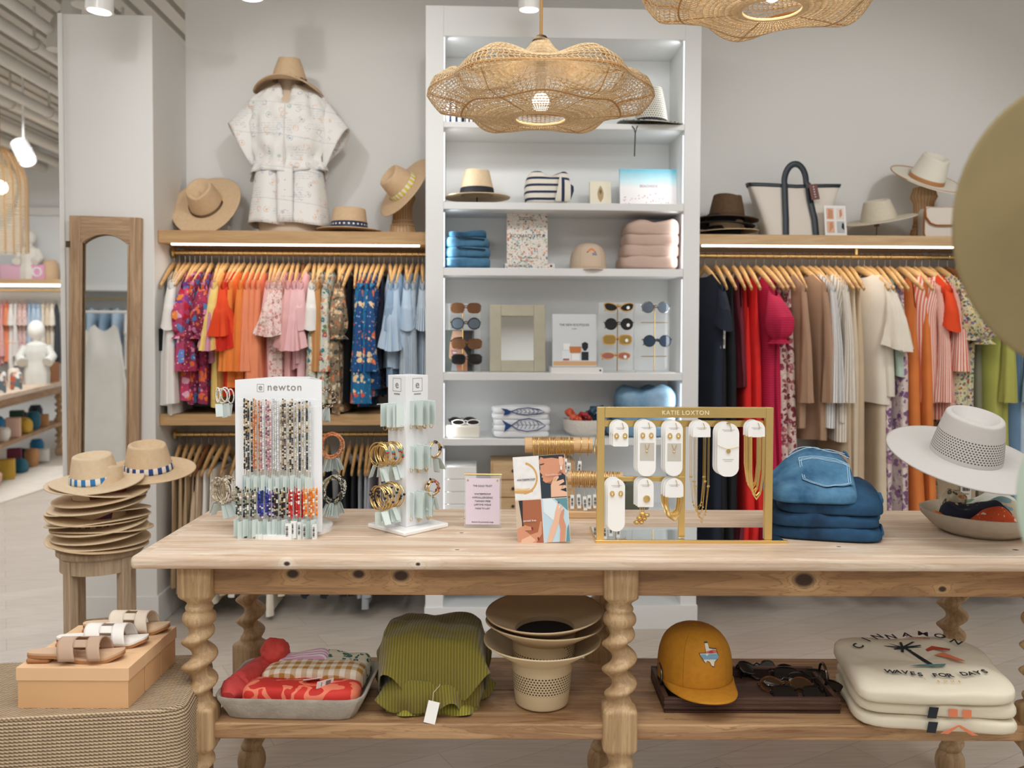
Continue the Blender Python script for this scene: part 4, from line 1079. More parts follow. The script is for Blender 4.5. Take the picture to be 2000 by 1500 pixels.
o = card('cookbook', .205, .262, cov, S('c', 1029, .13)+Vector((0, 0, .0255)), t=.024, rx=-5, label='speckled cookbook standing upright on the third shelf', cat='book')
text('ACQUACOTTA', .026, mat('print_black', '#232323', .7), o, (0, -.0125, .135), sx=.98)
for z, s_ in ((.225, .010), (.235, .008), (.03, .011), (.015, .008)): text('Recipes and Stories', s_, mat('print_black', '#232323', .7), o, (0, -.0125, z))
beigec = mat('beige_cotton', '#d8c2ab', .85, bump=.12, bs=500)
co_, _, cf2 = cap('trucker_cap', beigec, mat('beige_dark', '#b9a48e', .85), S('c', 1148, .16)+Vector((0, 0, .006)), R(2), 1.12, 'beige cap with a small sunset patch on the third shelf', .5)
def oncap(root, cfn_, pts, m, off, zoff=0, x0=0, z0=.062, name='patch'):
    vs = []
    for x, z in pts:
        a = -PI/2+(x+x0)/.1; c0 = cfn_((a/(2*PI)) % 1, (z+z0)/.118); q = Vector((c0[0], c0[1], 0)).normalized()*off
        vs.append((c0[0]+q.x, c0[1]+q.y, c0[2]+zoff))
    MB().add(vs, [tuple(range(len(vs)))]).build(name, m, root, smooth=False)
oncap(co_, cf2, [(-.022, .0), (.024, .0), (.022, .004), (.012, .014), (0, .018), (-.012, .012)], mat('patch_coral', '#e0905f', .8), .003)
oncap(co_, cf2, [(-.026, -.004), (.026, -.004), (.026, .0), (-.026, .0)], mat('patch_dark', '#8a5a4a', .8), .003)
oncap(co_, cf2, [(.004, -.016), (.03, -.016), (.03, -.006), (.004, -.006)], mat('patch_bluegrey', '#8a8fa8', .8), .003)
rose = mat('rose_fleece', '#cbb0a2', .95, var=.05, bump=.1, bs=600)
for i, lab in enumerate(('bottom', 'second', 'third', 'top')):
    o = folded(.295-.008*i, .26, .074, 60+i, sag=.016 if i == 3 else .01, bulge=.25, ex=5).build('sweatshirt', rose, loc=S('c', 1262+2*i, .16)+Vector((0, 0, .055*i)))
    tag(o, '%s dusty pink sweatshirt in the folded stack on the third shelf' % lab, 'sweatshirt')
# shelf d
brass2 = mat('brass_rod', '#b8934e', .3, 1)
gradl = mat('gradient_lens', '#6b4a30', .1, alpha=.85); greyl = mat('grey_lens', '#5b6570', .1, alpha=.85); amber = mat('amber_lens', '#a98a45', .12, alpha=.85); pinkl = mat('rose_lens', '#b5706a', .12, alpha=.85); bluel = mat('blue_lens', '#2b3a4c', .08)
amberf = mat('amber_acetate', '#d9a860', .2); silver = mat('silver_wire', '#8d8f92', .2, 1); white_f = mat('white_acetate', '#f2efe8', .25)
def stand(px, pys, dy, label, base=True, wpx=66):
    root = E('eyewear_stand', S('d', px, dy), 0, label, 'stand')
    z1 = WY(px, pys[0], BSY+dy).z-SH['d']
    MB().cyl((0, 0, .006), (0, 0, z1+.012), .0025, 8).build('rod', brass2, root)
    for py in pys:
        z = WY(px, py, BSY+dy).z-SH['d']
        MB().cyl((-.066, 0, z), (.066, 0, z), .002, 6).build('crossbar', brass2, root)
    MB().bb(-.088, .088, -.05, .06, 0, .006).build('base', acry, root, smooth=False)
    MB().bb(-.088, .088, .056, .06, .006, z1+.02).build('back_panel', acry, root, smooth=False)
    return root
D0 = .10
stand(904, (600, 631, 669, 700), D0, 'acrylic stand of four dark sunglasses at the left of the fourth shelf')
stand(1206, (598, 633, 663, 694), D0, 'acrylic stand holding four sunglasses on the right of the fourth shelf')
stand(1278, (600, 630, 664, 696), D0, 'acrylic stand with two sunglasses and two empty bars')
gl = [(910, 601, tort, gradl, 'square', 'brown gradient sunglasses on the top bar of the left stand'), (910, 632, blackf, greyl, 'round', 'black round sunglasses on the second bar of the left stand'),
      (912, 671, tort, gradl, 'square', 'tortoise sunglasses on the third bar of the left stand'), (912, 701, blackf, lensd, 'square', 'black square sunglasses on the lowest bar of the left stand'),
      (1209, 599, amberf, lensd, 'cat', 'amber framed cat eye sunglasses on the top bar'), (1209, 633, blackf, lensd, 'round', 'black sunglasses below the amber cat eye pair'),
      (1206, 663, amberf, amber, 'square', 'honey coloured sunglasses with amber lenses'), (1203, 695, amberf, pinkl, 'slim', 'honey framed sunglasses with pink lenses on the lowest bar'),
      (1281, 600, silver, greyl, 'round', 'round silver wire sunglasses on the right stand'), (1284, 666, mat('navy_acetate', '#26303e', .2), bluel, 'round', 'dark blue sunglasses on the right stand')]
for px, py, mf, ml, shp, lab in gl:
    p = WY(px, py, BSY+D0-.016)
    g = sunglasses('sunglasses', mf, ml, p, (0, 0, R(8)), lab, shp, folded_=True, sc=1.22)
    if 1195 < px < 1220: MB().lathe([(0, 0), (.007, 0), (.007, .0006), (0, .0006)], 16).build('sticker', gloss_white, g, loc=(.038, -.0035, -.004), rot=(PI/2, 0, 0))
# portrait card behind the left stand
def photo(root, polys, w, h, y=-.0022):
    for i, (m, pts) in enumerate(polys):
        MB().poly([(x*w, z*h) for x, z in pts], .0004, 'XZ', y-.0004*i).build('printed_area', m, root, smooth=False)
skin1 = mat('print_skin', '#cf9070', .5); skin2 = mat('print_skin_light', '#e2b598', .5); skin3 = mat('print_skin_dark', '#a4603f', .5); hairp = mat('print_hair', '#2a2222', .5); tealp = mat('print_teal', '#5c8f96', .5); greyp = mat('print_grey', '#b9bec2', .5)
o = card('photo_card', .155, .21, mat('print_greygreen', '#66706c', .5), S('d', 896, .135), rx=-4, label='photo card of a smiling person in sunglasses behind the left stand', cat='photo card')
photo(o, [(skin2, [(-.32, .35), (-.3, .62), (-.2, .98), (.1, .98), (.15, .55), (.3, .4), (.28, .02), (-.1, .02), (-.2, .28)]), (hairp, [(.1, .98), (.45, .98), (.4, .45), (.45, .02), (.28, .02), (.28, .4), (.12, .6)]), (skin1, [(-.1, .02), (.28, .02), (.28, .3), (-.05, .25)]),
  (lensd, [(-.28, .74), (-.12, .82), (.12, .84), (.1, .68), (-.05, .6), (-.22, .64)]), (mat('print_lip', '#c2777a', .5), [(-.25, .52), (-.05, .5), (-.05, .42), (-.2, .38)]), (gloss_white, [(-.2, .48), (-.06, .475), (-.07, .44), (-.18, .43)]), (greyp, [(-.25, .02), (-.05, .02), (-.1, .25), (-.2, .25)])], .155, .21)
# framed mirror, leaning
mirror = mat('mirror_glass', '#e8ecec', .02, 1)
sage = mat('sage_frame', '#b4ad98', .7, var=.05, vs=20)
fr = E('framed_mirror', S('d', 1011, .14), 0, 'sage green framed table mirror leaning on the fourth shelf', 'mirror'); fr.rotation_euler = (R(-6), 0, 0)
w, h, f_ = .282, .34, .058
for nm, x0, x1, z0, z1 in (('frame_side', -w/2, -w/2+f_, 0, h), ('frame_side', w/2-f_, w/2, 0, h), ('frame_side', -w/2+f_, w/2-f_, 0, f_), ('frame_side', -w/2+f_, w/2-f_, h-f_, h)):
    MB().bb(x0, x1, -.012, .012, z0, z1).build(nm, sage, fr, smooth=False, bevel=.003)
MB().bb(-w/2+f_-.004, w/2-f_+.004, .0, .006, f_-.004, h-f_+.004).build('glass', mirror, fr, smooth=False)
# perfume book standing on a white one
lay = MB().box(0, 0, .0135, .255, .2, .027).build('book', gloss_white, smooth=False, loc=S('d', 1123, .11)); tag(lay, 'thick white book lying flat beside the framed mirror', 'book')
MB().lathe([(0, 0), (.005, 0), (.005, .0006), (0, .0006)], 14).build('emblem', inkm, lay, loc=(.115, -.1005, .0135), rot=(PI/2, 0, 0))
o = card('book', .222, .265, mat('cover_grey', '#d5d9dc', .4), S('d', 1122, .12)+Vector((0, 0, .0275)), t=.022, rx=-5, label='grey white perfume book standing on the flat white book', cat='book')
text('THE NEW BOUTIQUES', .0165, inkm, o, (.0, -.0115, .205), sx=.9); text('london', .009, inkm, o, (0, -.0115, .188))
photo(o, [(mat('print_wood', '#d2a577', .5), [(-.48, .02), (.5, .02), (.5, .1), (-.48, .1)]), (mat('print_bottle', '#e4e9ea', .4), [(-.28, .12), (-.08, .12), (-.08, .3), (-.28, .3)]), (gloss_white, [(-.25, .32), (-.1, .32), (-.1, .44), (-.25, .44)]), (mat('print_amber', '#c8763c', .4), [(-.1, .26), (.14, .26), (.16, .38), (-.12, .38)]),
  (gloss_white, [(-.06, .12), (.12, .12), (.12, .24), (-.06, .24)]), (blackr, [(.16, .12), (.32, .12), (.32, .28), (.16, .28)]), (blackr, [(.22, .3), (.26, .3), (.31, .36), (.31, .44), (.24, .47), (.17, .44), (.17, .36)]), (mat('print_red', '#a84a3f', .4), [(-.26, .12), (-.12, .12), (-.12, .15), (-.26, .15)])], .222, .265, -.0115)
# shelf e
o = MB().box(0, 0, .03, .175, .1, .06).build('glasses_case', mat('pale_wood_box', '#e3ddd0', .6), bevel=.006, loc=S('e', 903, .09)); tag(o, 'pale box at the left of the fifth shelf holding white sunglasses', 'box')
sunglasses('sunglasses', white_f, lensd, S('e', 910, .06)+Vector((0, 0, .075)), (R(-35), 0, 0), 'white cat eye sunglasses lying on the pale box', 'slim', sc=1.1)
sunglasses('sunglasses', blackf, lensd, S('e', 903, .11)+Vector((0, 0, .082)), (R(-30), 0, R(5)), 'black sunglasses behind the white pair on the pale box', 'slim', sc=1.1)
wt_c = mat('white_cotton_print', '#eceef1', .9)
bl = mat('fish_blue', '#24477f', .8)
for i, lab in enumerate(('bottom', 'second', 'third', 'fourth', 'top')):
    o = folded(.285-.006*(i % 2), .24, .04, 70+i, sag=.006, bulge=.25, ex=6).build('tea_towel', wt_c, loc=S('e', 1017+(i % 3), .13)+Vector((0, 0, .029*i)))
    tag(o, '%s of the folded white towels printed with blue fish' % lab, 'towel')
    if i in (2, 4):
        y = -.128; z0 = .018 if i == 4 else .008; q = .55 if i == 4 else 1.0
        fp = [(-.055, .0), (-.02, .024*q), (.03, .034*q), (.08, .02*q), (.112, -.002), (.07, -.024*q), (.02, -.03*q), (-.025, -.02*q), (-.055, 0)]
        MB().tube([(x, y-.001, z0+z) for x, z in fp], .0026, 5).build('fish_print', bl, o)
        MB().poly([(-.105, z0+.03*q), (-.075, z0+.012), (-.05, z0), (-.07, z0-.015), (-.092, z0-.034*q), (-.085, z0)], .001, 'XZ', y-.003).build('fish_print', bl, o, smooth=False)
        for j in range(6): MB().tube([(-.03+.02*j, y-.001, z0+.02*q), (-.02+.02*j, y-.0015, z0), (-.03+.02*j, y-.001, z0-.017*q)], .0015, 4).build('fish_print', bl, o)
bw = MB().lathe([(0, 0), (.07, 0), (.105, .03), (.112, .085), (.106, .085), (.098, .032), (0, .01)], 40).build('bowl', mat('rope_white', '#ebe5dc', .9, bump=.3, bs=90), loc=S('e', 1143, .14), ang=50); tag(bw, 'white woven bowl of hair scrunchies on the fifth shelf', 'bowl')
def scrunchie(loc, m, r, label, seed):
    def fn(u, v):
        a = 2*PI*u; q = 2*PI*v; rr = r*.45*(1+.14*sin(9*a+seed)+.10*sin(17*a))
        return ((r+rr*cos(q))*cos(a), (r+rr*cos(q))*sin(a), rr*sin(q)+rr*.3*sin(5*a+q))
    o = MB().grid(fn, 64, 12, True, True).build('scrunchie', m, loc=loc, rot=(.7, .3, seed)); tag(o, label, 'scrunchie'); return o
b0 = S('e', 1143, .14)
scrunchie(b0+Vector((-.06, -.03, .1)), mat('satin_coral', '#d9603f', .5), .034, 'coral scrunchie at the left of the white bowl', 1)
scrunchie(b0+Vector((-.0, -.02, .095)), mat('satin_red', '#b5383a', .5), .025, 'red scrunchie in the middle of the white bowl', 2)
scrunchie(b0+Vector((.055, -.02, .115)), mat('satin_teal', '#23465a', .5), .036, 'dark teal scrunchie at the right of the white bowl', 3)
for i, (z, h, lab) in enumerate(((0, .075, 'lower'), (.065, .075, 'middle'), (.13, .10, 'upper'))):
    o = folded(.36-.03*i, .26, h, 80+i, sag=.03, ex=4).build('folded_jeans', dl, loc=S('e', 1252, .16)+Vector((.01*i, 0, z))); tag(o, '%s light wash jeans in the pile behind the gold display' % lab, 'jeans')
# shelf f: drawers and boxes
oaklid = oakR
for i in range(5):
    o = MB().box(0, 0, .04, .16, .2, .078).build('white_box', gloss_white, smooth=False, bevel=.002, loc=S('f', 897, .12)+Vector((0, 0, .08*i-.12 if i else -.0))) if False else None
zb0 = SH['f']
for i, lab in enumerate(('lowest', 'second', 'third', 'top')):
    o = MB().box(0, 0, .031, .165, .2, .06).build('white_box', gloss_white, smooth=False, bevel=.002, loc=S('f', 899, .12)+Vector((0, 0, .062*i))); tag(o, '%s white box in the stack under the fifth shelf' % lab, 'box')
cb = E('drawer_chest', S('f', 1040, .13), 0, 'pale oak chest of small drawers under the fifth shelf', 'drawer chest')
MB().bb(-.21, .21, -.09, .12, 0, .27).build('body', oaklid, cb, smooth=False, bevel=.002)
for r_ in range(3):
    for c_ in range(2):
        d = MB().bb(-.2+.2*c_, -.004+.2*c_, -.1, -.0905, .008+.088*r_, .088+.088*r_).build('drawer', oaklid, cb, smooth=False, bevel=.0015)
        MB().ball((-.1+.2*c_, -.106, .05+.088*r_), .008, 10, 6).build('knob', mat('dark_knob', '#3a2c22', .4), d)
o = folded(.24, .16, .13, 91, sag=.05, ex=3).build('pouch', mat('olive_canvas', '#5f6152', .9), loc=S('f', 1225, .12)); tag(o, 'dark olive pouch on the shelf behind the gold display', 'bag')
tb_ = MB().box(0, 0, .012, .25, .2, .024).build('book', mat('cover_teal', '#3f7388', .5), smooth=False, loc=S('g', 915, .12)); tag(tb_, 'teal book lying on the bottom of the white unit', 'book')
o = MB().box(0, 0, .012, .3, .18, .024).build('book', mat('cover_black', '#202224', .5), smooth=False, loc=S('g', 1040, .12)); tag(o, 'black book lying on the bottom of the white unit', 'book')

# ------------------------------------------------------------------ things on the left wall shelf
def L(px, Y): return Vector((WY(px, 450, Y).x, Y, LZ))
hs = MB().bb(-.12, .12, -.02, .02, 0, .065).build('display_block', gloss_white, smooth=False, bevel=.002, loc=L(404, 4.78)); tag(hs, 'white block under the large straw hat on the left shelf', 'block')
o = hat('straw_hat', strawT, cr=.085, ch=.12, br=.185, tipr=.78, droop=.0, ell=1.12, dent=.02, pinch=.45, brim_wave=.012, loc=L(404, 4.68)+Vector((0, 0, .165)), rot=(R(54), R(-4), R(-6))); tag(o, 'large tan straw hat tilted to face forward at the left end', 'hat')
b = MB()
for i in range(40):
    a = PI+PI*i/39
    b.box(.089*cos(a), .1*sin(a), .012, .003, .003, .016)
b.build('hat_band', mat('stitch_dark', '#5d4632', .8), o)
# mannequin torso
mq = E('mannequin', L(566, 4.64), R(2), 'headless shop mannequin in a white printed shorts set on the left shelf', 'mannequin')
skinm = mat('mannequin_beige', '#d6c2ab', .6)
def torso(u, v):
    a = 2*PI*u; c, s = cos(a), sin(a)
    P = [(0, .155, .10), (.10, .165, .105), (.22, .15, .10), (.36, .118, .085), (.48, .14, .095), (.60, .17, .105), (.68, .175, .095), (.725, .13, .075), (.755, .062, .058), (.84, .052, .054)]
    t = v*(len(P)-1); i = min(int(t), len(P)-2); f = t-i; f = f*f*(3-2*f)
    z, rx, ry = [P[i][k]+(P[i+1][k]-P[i][k])*f for k in range(3)]
    return (rx*c, ry*s, z)
MB().grid(torso, 40, 40, True, False, True, True).build('torso', skinm, mq)
# printed fabric: text blocks, rings, small oranges and leaves
k = NT('garden_print'); co = k.co()
base = k.noise(k.co((300, 300, 900)), 2, 1)
v1 = k.n('ShaderNodeTexVoronoi', {'Vector': co, 'Scale': 21.0, 'Randomness': .8}); s1 = k.n('ShaderNodeSeparateColor', {0: v1.outputs['Color']})
d1 = v1.outputs['Distance']
mot = k.ramp(s1.outputs[0], [(0, H('#e7a46c')), (.3, H('#8fb0a0')), (.5, H('#8fa3c6')), (.7, H('#e8b48a')), (.85, H('#b9a0a8'))], 'CONSTANT')
ring = k.ramp(d1, [(0, (1, 1, 1)), (.13, (1, 1, 1)), (.15, (0, 0, 0)), (.24, (0, 0, 0)), (.26, (.8, .8, .8)), (.32, (.6, .6, .6)), (.35, (0, 0, 0))])
brk = k.math('GREATER_THAN', k.noise(k.co(), 70, 2), .48)
msk = k.math('MULTIPLY', k.math('MULTIPLY', ring, brk), k.math('GREATER_THAN', s1.outputs[1], .15))
ss_ = k.n('ShaderNodeSeparateXYZ', {0: co})
lines = k.math('GREATER_THAN', k.math('SINE', k.math('MULTIPLY', ss_.outputs[2], 520.0)), .3)
wblk = k.math('GREATER_THAN', k.noise(k.co((7, 7, 12)), 1.5, 0), .60)
words = k.math('MULTIPLY', k.math('MULTIPLY', lines, wblk), k.math('GREATER_THAN', k.noise(k.co((160, 160, 40)), 1.5, 1), .5))
rule = k.math('LESS_THAN', k.math('FRACT', k.math('DIVIDE', k.math('ADD', ss_.outputs[2], k.math('MULTIPLY', ss_.outputs[0], .12)), .165)), .02)
c = k.mix(k.math('MULTIPLY', msk, .75), H('#f3f1ed'), mot)
c = k.mix(k.math('MULTIPLY', words, .4), c, H('#9aa4b4'))
c = k.mix(k.math('MULTIPLY', rule, .35), c, H('#8b97ad'))
k.set('Base Color', c); k.set('Roughness', .9); gprint = k.m
MS = 1.0
def shirt_prof(z):  # half width, half depth
    P = [(.30, .205, .135), (.38, .195, .13), (.5, .205, .135), (.62, .21, .13), (.70, .20, .11), (.745, .14, .088), (.775, .08, .072)]
    for i in range(len(P)-1):
        if z <= P[i+1][0] or i == len(P)-2:
            f = max(0, min(1, (z-P[i][0])/(P[i+1][0]-P[i][0]))); return [P[i][j]+(P[i+1][j]-P[i][j])*f for j in (1, 2)]
def shirtf(u, v):
    a = 2*PI*u; c, s = cos(a), sin(a)
    z0 = .31+.03*c if s < .3 else .30
    knot = math.exp(-((c+.25)/.16)**2)*max(0, -s)
    z = (z0+.055*max(0, -c)*max(0, -s)**.5)*(1-v)+.775*v
    rx, ry = shirt_prof(max(.3, z))
    f = max(0, -s)**8
    if f > .5 and v > .75: z -= .12*(v-.75)*4*math.exp(-(c/.22)**2)
    rp = .007*(1-v)*sin(11*a)+.016*nz(c*2, s*2, v*4, 1.9)+.022*knot*(1-v)**2-.02*math.exp(-((v-.16)/.1)**2)*(1-knot)
    return ((rx+rp)*c, (ry+rp)*s, z)
sh = MB().grid(shirtf, 80, 26, True).build('printed_shirt', gprint, loc=mq.location, rot=(0, 0, R(2)), solid=.003); tag(sh, 'white printed kimono shirt with orange motifs worn by the mannequin', 'shirt')
for sd in (-1, 1):
    def kim(u, v):
        a = 2*PI*u; r = .075+.045*v
        x = sd*(.155+.09*v); z = .665-.20*v
        if sd > 0: z -= .015*v
        return (x+.02*cos(a)*v*sd+sd*r*.55*cos(a)*(.6+.2*v)*.9, r*.62*sin(a)*(1+.1*sin(3*a)), z+r*.95*cos(a)*(1)*(.9)-.02*v*sin(2*a))
    MB().grid(kim, 30, 12, True).build('sleeve', gprint, sh, solid=.003)
MB().tube([(-.004, -.137, .33), (-.004, -.141, .45), (-.002, -.138, .58), (.0, -.122, .665)], .0035, 6).build('placket', mat('placket_white', '#e2e0da', .9), sh)
def shortf(sd):
    def fn(u, v):
        a = 2*PI*u; c, s = cos(a), sin(a)
        w_ = .088+.022*v; rp = .006*v*sin(6*a+sd)
        x = sd*(.076+.012*v)+(w_+rp)*c*1.08; y = (.112+.022*v+rp)*s
        return (x, y, .335-.285*v+.008*sin(2*a)*v)
    return fn
so = E('printed_shorts', mq.location.copy(), R(2), 'white printed shorts worn by the mannequin', 'shorts')
for sd in (-1, 1): MB().grid(shortf(sd), 40, 14, True).build('leg', gprint, so, solid=.003)
MB().grid(lambda u, v: (.185*cos(2*PI*u), .122*sin(2*PI*u), .335+.045*v), 40, 3, True).build('waistband', gprint, so, solid=.003)
MB().grid(lambda u, v: (-.04+.08*u, -.134-.004*sin(PI*u), .345-.29*v), 6, 8).build('fly_panel', gprint, so, solid=.002)
bt = MB()
for z in (.12, .17, .22, .27): bt.ball((0, -.139, z), .005, 8, 5)
bt.build('buttons', gloss_white, so)
o = hat('straw_hat', strawT, cr=.088, ch=.12, br=.18, tipr=.62, droop=-.0, curl=-.03, ell=1.1, dent=.02, pinch=.35, brim_wave=-.035, loc=mq.location+Vector((0, 0, .80)), rot=(R(6), R(2), 0)); tag(o, 'tan straw hat with a curled brim resting on the mannequin neck', 'hat')
MB().tube([(.092*cos(PI+PI*t/30)*.99, .098*sin(PI+PI*t/30)*1.03, .012+.004*sin(t*1.6)) for t in range(31)], .0025, 6).build('hat_band', mat('cord_brown', '#6b4630', .8), o)
o = hat('boater_hat', strawT, cr=.094, ch=.118, br=.168, tipr=.86, droop=-.004, ell=1.06, dent=.004, loc=L(682, 4.6)+Vector((0, 0, .02)), rot=(R(0), R(1), 0)); tag(o, 'straw boater with a navy polka dot band on the left shelf', 'hat')
pd = NT('polka_band'); co = pd.n('ShaderNodeTexCoord').outputs['Object']; sx_ = pd.n('ShaderNodeSeparateXYZ', {0: co})
uu = pd.math('MULTIPLY', pd.math('ARCTAN2', sx_.outputs[1], sx_.outputs[0]), 26/(2*PI)); vv = pd.math('DIVIDE', sx_.outputs[2], .021)
uu = pd.math('ADD', uu, pd.math('MULTIPLY', pd.math('FLOOR', vv), .5))
fu = pd.math('SUBTRACT', pd.math('FRACT', pd.math('ADD', uu, 50.0)), .5); fv = pd.math('SUBTRACT', pd.math('FRACT', vv), .5)
pd.set('Base Color', pd.mix(pd.math('LESS_THAN', pd.math('ADD', pd.math('MULTIPLY', fu, fu), pd.math('MULTIPLY', fv, fv)), .05), H('#232f4d'), H('#f2f0ea')))
hat_band(o, pd.m, .094, .002, .046, 1.06, .86, .118)
wick = stripes('wicker', '#d2a878', '#a87e50', 'X', .006, .6)
def wicker_stand(loc, label, h=.2, sc=1.0):
    r = E('wicker_stand', loc, 0, label, 'stand')
    prof = [(.062, 0), (.066, .01), (.06, .05), (.048, .08), (.046, .14), (.05, h-.03), (.066, h), (.05, h+.05), (0, h+.07)]
    MB().lathe([(a*sc, b*sc) for a, b in prof], 26).build('body', strawT, r)
    b = MB()
    for i in range(22):
        a = 2*PI*i/22; b.tube([((q+.002)*sc*cos(a), (q+.002)*sc*sin(a), z*sc) for q, z in prof[:8]], .0026, 5)
    b.build('rib', mat('cane', '#c99c68', .6), r)
    for z, q in ((.012, .066), (.06, .058), (.082, .05)): MB().tube([((q+.003)*sc*cos(2*PI*i/24), (q+.003)*sc*sin(2*PI*i/24), z*sc) for i in range(24)], .004, 6, True).build('hoop', mat('cane_pale', '#dcbb90', .6), r)
    return r
wicker_stand(L(786, 4.66), 'woven cane hat stand at the right end of the left shelf', .2)
o = hat('straw_hat', strawT, cr=.086, ch=.11, br=.185, tipr=.75, droop=0, ell=1.1, dent=.02, pinch=.3, loc=L(790, 4.6)+Vector((-.0, .0, .25)), rot=(R(16), R(-56), R(12))); tag(o, 'straw hat with a yellow check band tipped sideways on the cane stand', 'hat')
yb = NT('yellow_band'); co = yb.n('ShaderNodeTexCoord').outputs['Object']; sx_ = yb.n('ShaderNodeSeparateXYZ', {0: co})
yb.set('Base Color', yb.mix(yb.math('GREATER_THAN', yb.math('FRACT', yb.math('MULTIPLY', yb.math('ADD', yb.math('ARCTAN2', sx_.outputs[1], sx_.outputs[0]), 10.0), 22/(2*PI))), .5), H('#efe9dc'), H('#e0cd4a')))
hat_band(o, yb.m, .086, .0, .03, 1.1, .75, .11)

# ------------------------------------------------------------------ things on the right wall shelf
def Rr(px, Y): return Vector((WY(px, 460, Y).x, Y, RZ))
zz = 0
for i, (m, ch, lab, tr) in enumerate(((strawD, .05, 'black straw hat at the bottom of the hat pile on the right shelf', .9), (strawN, .05, 'natural straw hat in the middle of the hat pile', .9), (strawD, .05, 'black straw hat under the brown one in the hat pile', .9), (strawB, .125, 'brown straw hat on top of the hat pile on the right shelf', .78))):
    o = hat('straw_hat', m, cr=.092, ch=ch, br=.165, tipr=tr, droop=.008, ell=1.05, dent=.02 if i == 3 else .004, pinch=.4 if i == 3 else 0, loc=Rr(1412+3*(i % 2), 4.64)+Vector((.01*(i % 2), 0, .012+.032*i)), rot=(0, R((2, -1, 3, 3)[i]), .4)); tag(o, lab, 'hat')
hat_band(o, mat('ribbon_brown', '#4a3524', .7), .092, .0, .018, 1.05, .78, .125)
canvas = mat('canvas', '#e6ded3', .9, bump=.1, bs=500)
tr_ = mat('leather_navy', '#1d2831', .45)
tt = E('canvas_tote', Rr(1548, 4.66), R(2), 'off white canvas tote bag with navy leather trim and handles', 'bag')
def tote(u, v):
    a = 2*PI*u; c, s = cos(a), sin(a); k_ = (abs(c)**6+abs(s)**6)**(-1/6)
    return ((.165+.088*v*v**.3)*c*k_, (.09-.05*v)*s*k_, .30*v-.012*(1-abs(c))*v)
MB().grid(tote, 56, 14, True, False, True).build('body', canvas, tt)
def ttrim(u, v):
    p = tote(u, .94+.065*v); return (p[0]*1.012, p[1]*1.06, p[2])
MB().grid(ttrim, 56, 3, True).build('trim', tr_, tt, solid=.003)
for y in (-1,):
    pts = [(-.075, -.098, 0), (-.072, -.085, .1), (-.07, -.066, .2), (-.068, -.052, .29)]+[(-.01-.06*cos(q)+.0, -.05, .30+.098*sin(q)) for q in [PI*j/16 for j in range(17)]]+[(.06, -.052, .29), (.068, -.066, .2), (.085, -.085, .1), (.09, -.098, 0)]
    MB().tube([(x, y_*(-y), z) for x, y_, z in pts], .017, 10, flat=.3, up=(1, 0, 0)).build('handle', tr_, tt)
lt = MB().bb(-.022, .022, -.002, .002, -.085, 0).build('leather_tag', mat('leather_oxblood', '#6e3a34', .5), tt, smooth=False, loc=(.07, -.088, .285), rot=(R(-10), R(-8), 0))
for i in range(5): MB().ball((0, -.003, -.015-.014*i), .004, 8, 5).build('stud', gloss_white, lt)
o = card('photo_card', .12, .17, gloss_white, Rr(1633, 4.52), rx=-8, rz=4, label='white card of four jewellery photos beside the canvas tote', cat='photo card')
photo(o, [(skin2, [(-.4, .56), (-.06, .56), (-.06, .92), (-.4, .92)]), (skin1, [(-.35, .6), (-.12, .58), (-.1, .85), (-.3, .9)]), (mat('print_pale', '#ead9d0', .5), [(.06, .56), (.4, .56), (.4, .92), (.06, .92)]), (skin1, [(.2, .6), (.32, .7), (.3, .9), (.2, .85)]), (skin2, [(-.4, .14), (-.06, .14), (-.06, .5), (-.4, .5)]), (skin1, [(-.3, .16), (-.12, .3), (-.14, .48), (-.28, .46)]), (greyp, [(.06, .14), (.4, .14), (.4, .5), (.06, .5)]), (blackr, [(.25, .3), (.38, .22), (.38, .42), (.3, .46)])], .12, .17)
st = MB().cyl((0, 0, 0), (0, 0, .1), .003, 8).lathe([(0, 0), (.04, 0), (.04, .004), (0, .005)], 18).box(0, 0, .085, .02, .02, .03).build('hat_stand', mat('stand_brown', '#8a6238', .5), loc=Rr(1712, 4.62)); tag(st, 'small stand under the white straw hat on the right shelf', 'stand')
o = hat('straw_hat', strawW, cr=.088, ch=.105, br=.185, tipr=.72, droop=.0, ell=1.08, dent=.02, pinch=.3, loc=Rr(1716, 4.62)+Vector((0, 0, .105)), rot=(R(4), R(-13), .3)); tag(o, 'white straw hat tilted on its small stand beside the wicker one', 'hat')
wicker_stand(Rr(1803, 4.66), 'woven cane hat stand under the ivory felt hat on the right shelf', .235)
ivory = mat('ivory_felt', '#ece6d8', .85)
o = hat('felt_hat', ivory, cr=.088, ch=.135, br=.19, tipr=.76, droop=-.01, ell=1.1, dent=.02, pinch=.4, loc=Rr(1803, 4.62)+Vector((0, -.02, .315)), rot=(R(30), R(5), .2)); tag(o, 'ivory felt hat with a tan leather band on the tall cane stand', 'hat')
hat_band(o, mat('leather_tan', '#b98350', .55), .088, .0, .024, 1.1, .76, .135)
MB().tube([(.1905*cos(2*PI*i/60), .1905*sin(2*PI*i/60), .0105) for i in range(60)], .003, 6, True).build('brim_edge', mat('leather_tan', '#b98350', .55), o)
hb = E('shoulder_bag', Rr(1838, 4.56), R(-3), 'white shoulder bag with tan leather edging on the right shelf', 'bag')
tanl = mat('leather_caramel', '#b4763f', .5)
def rr_(w, h, r, n=8):
    P = []
    for cx, cz, a0 in ((w/2-r, h-r, 0), (-w/2+r, h-r, PI/2), (-w/2+r, r, PI), (w/2-r, r, 1.5*PI)):
        P += [(cx+r*cos(a0+PI/2*i/n), cz+r*sin(a0+PI/2*i/n)) for i in range(n+1)]
    return P
MB().poly(rr_(.22, .165, .03), .07, 'XZ', -.035).build('body', canvas, hb, smooth=False, bevel=.004)
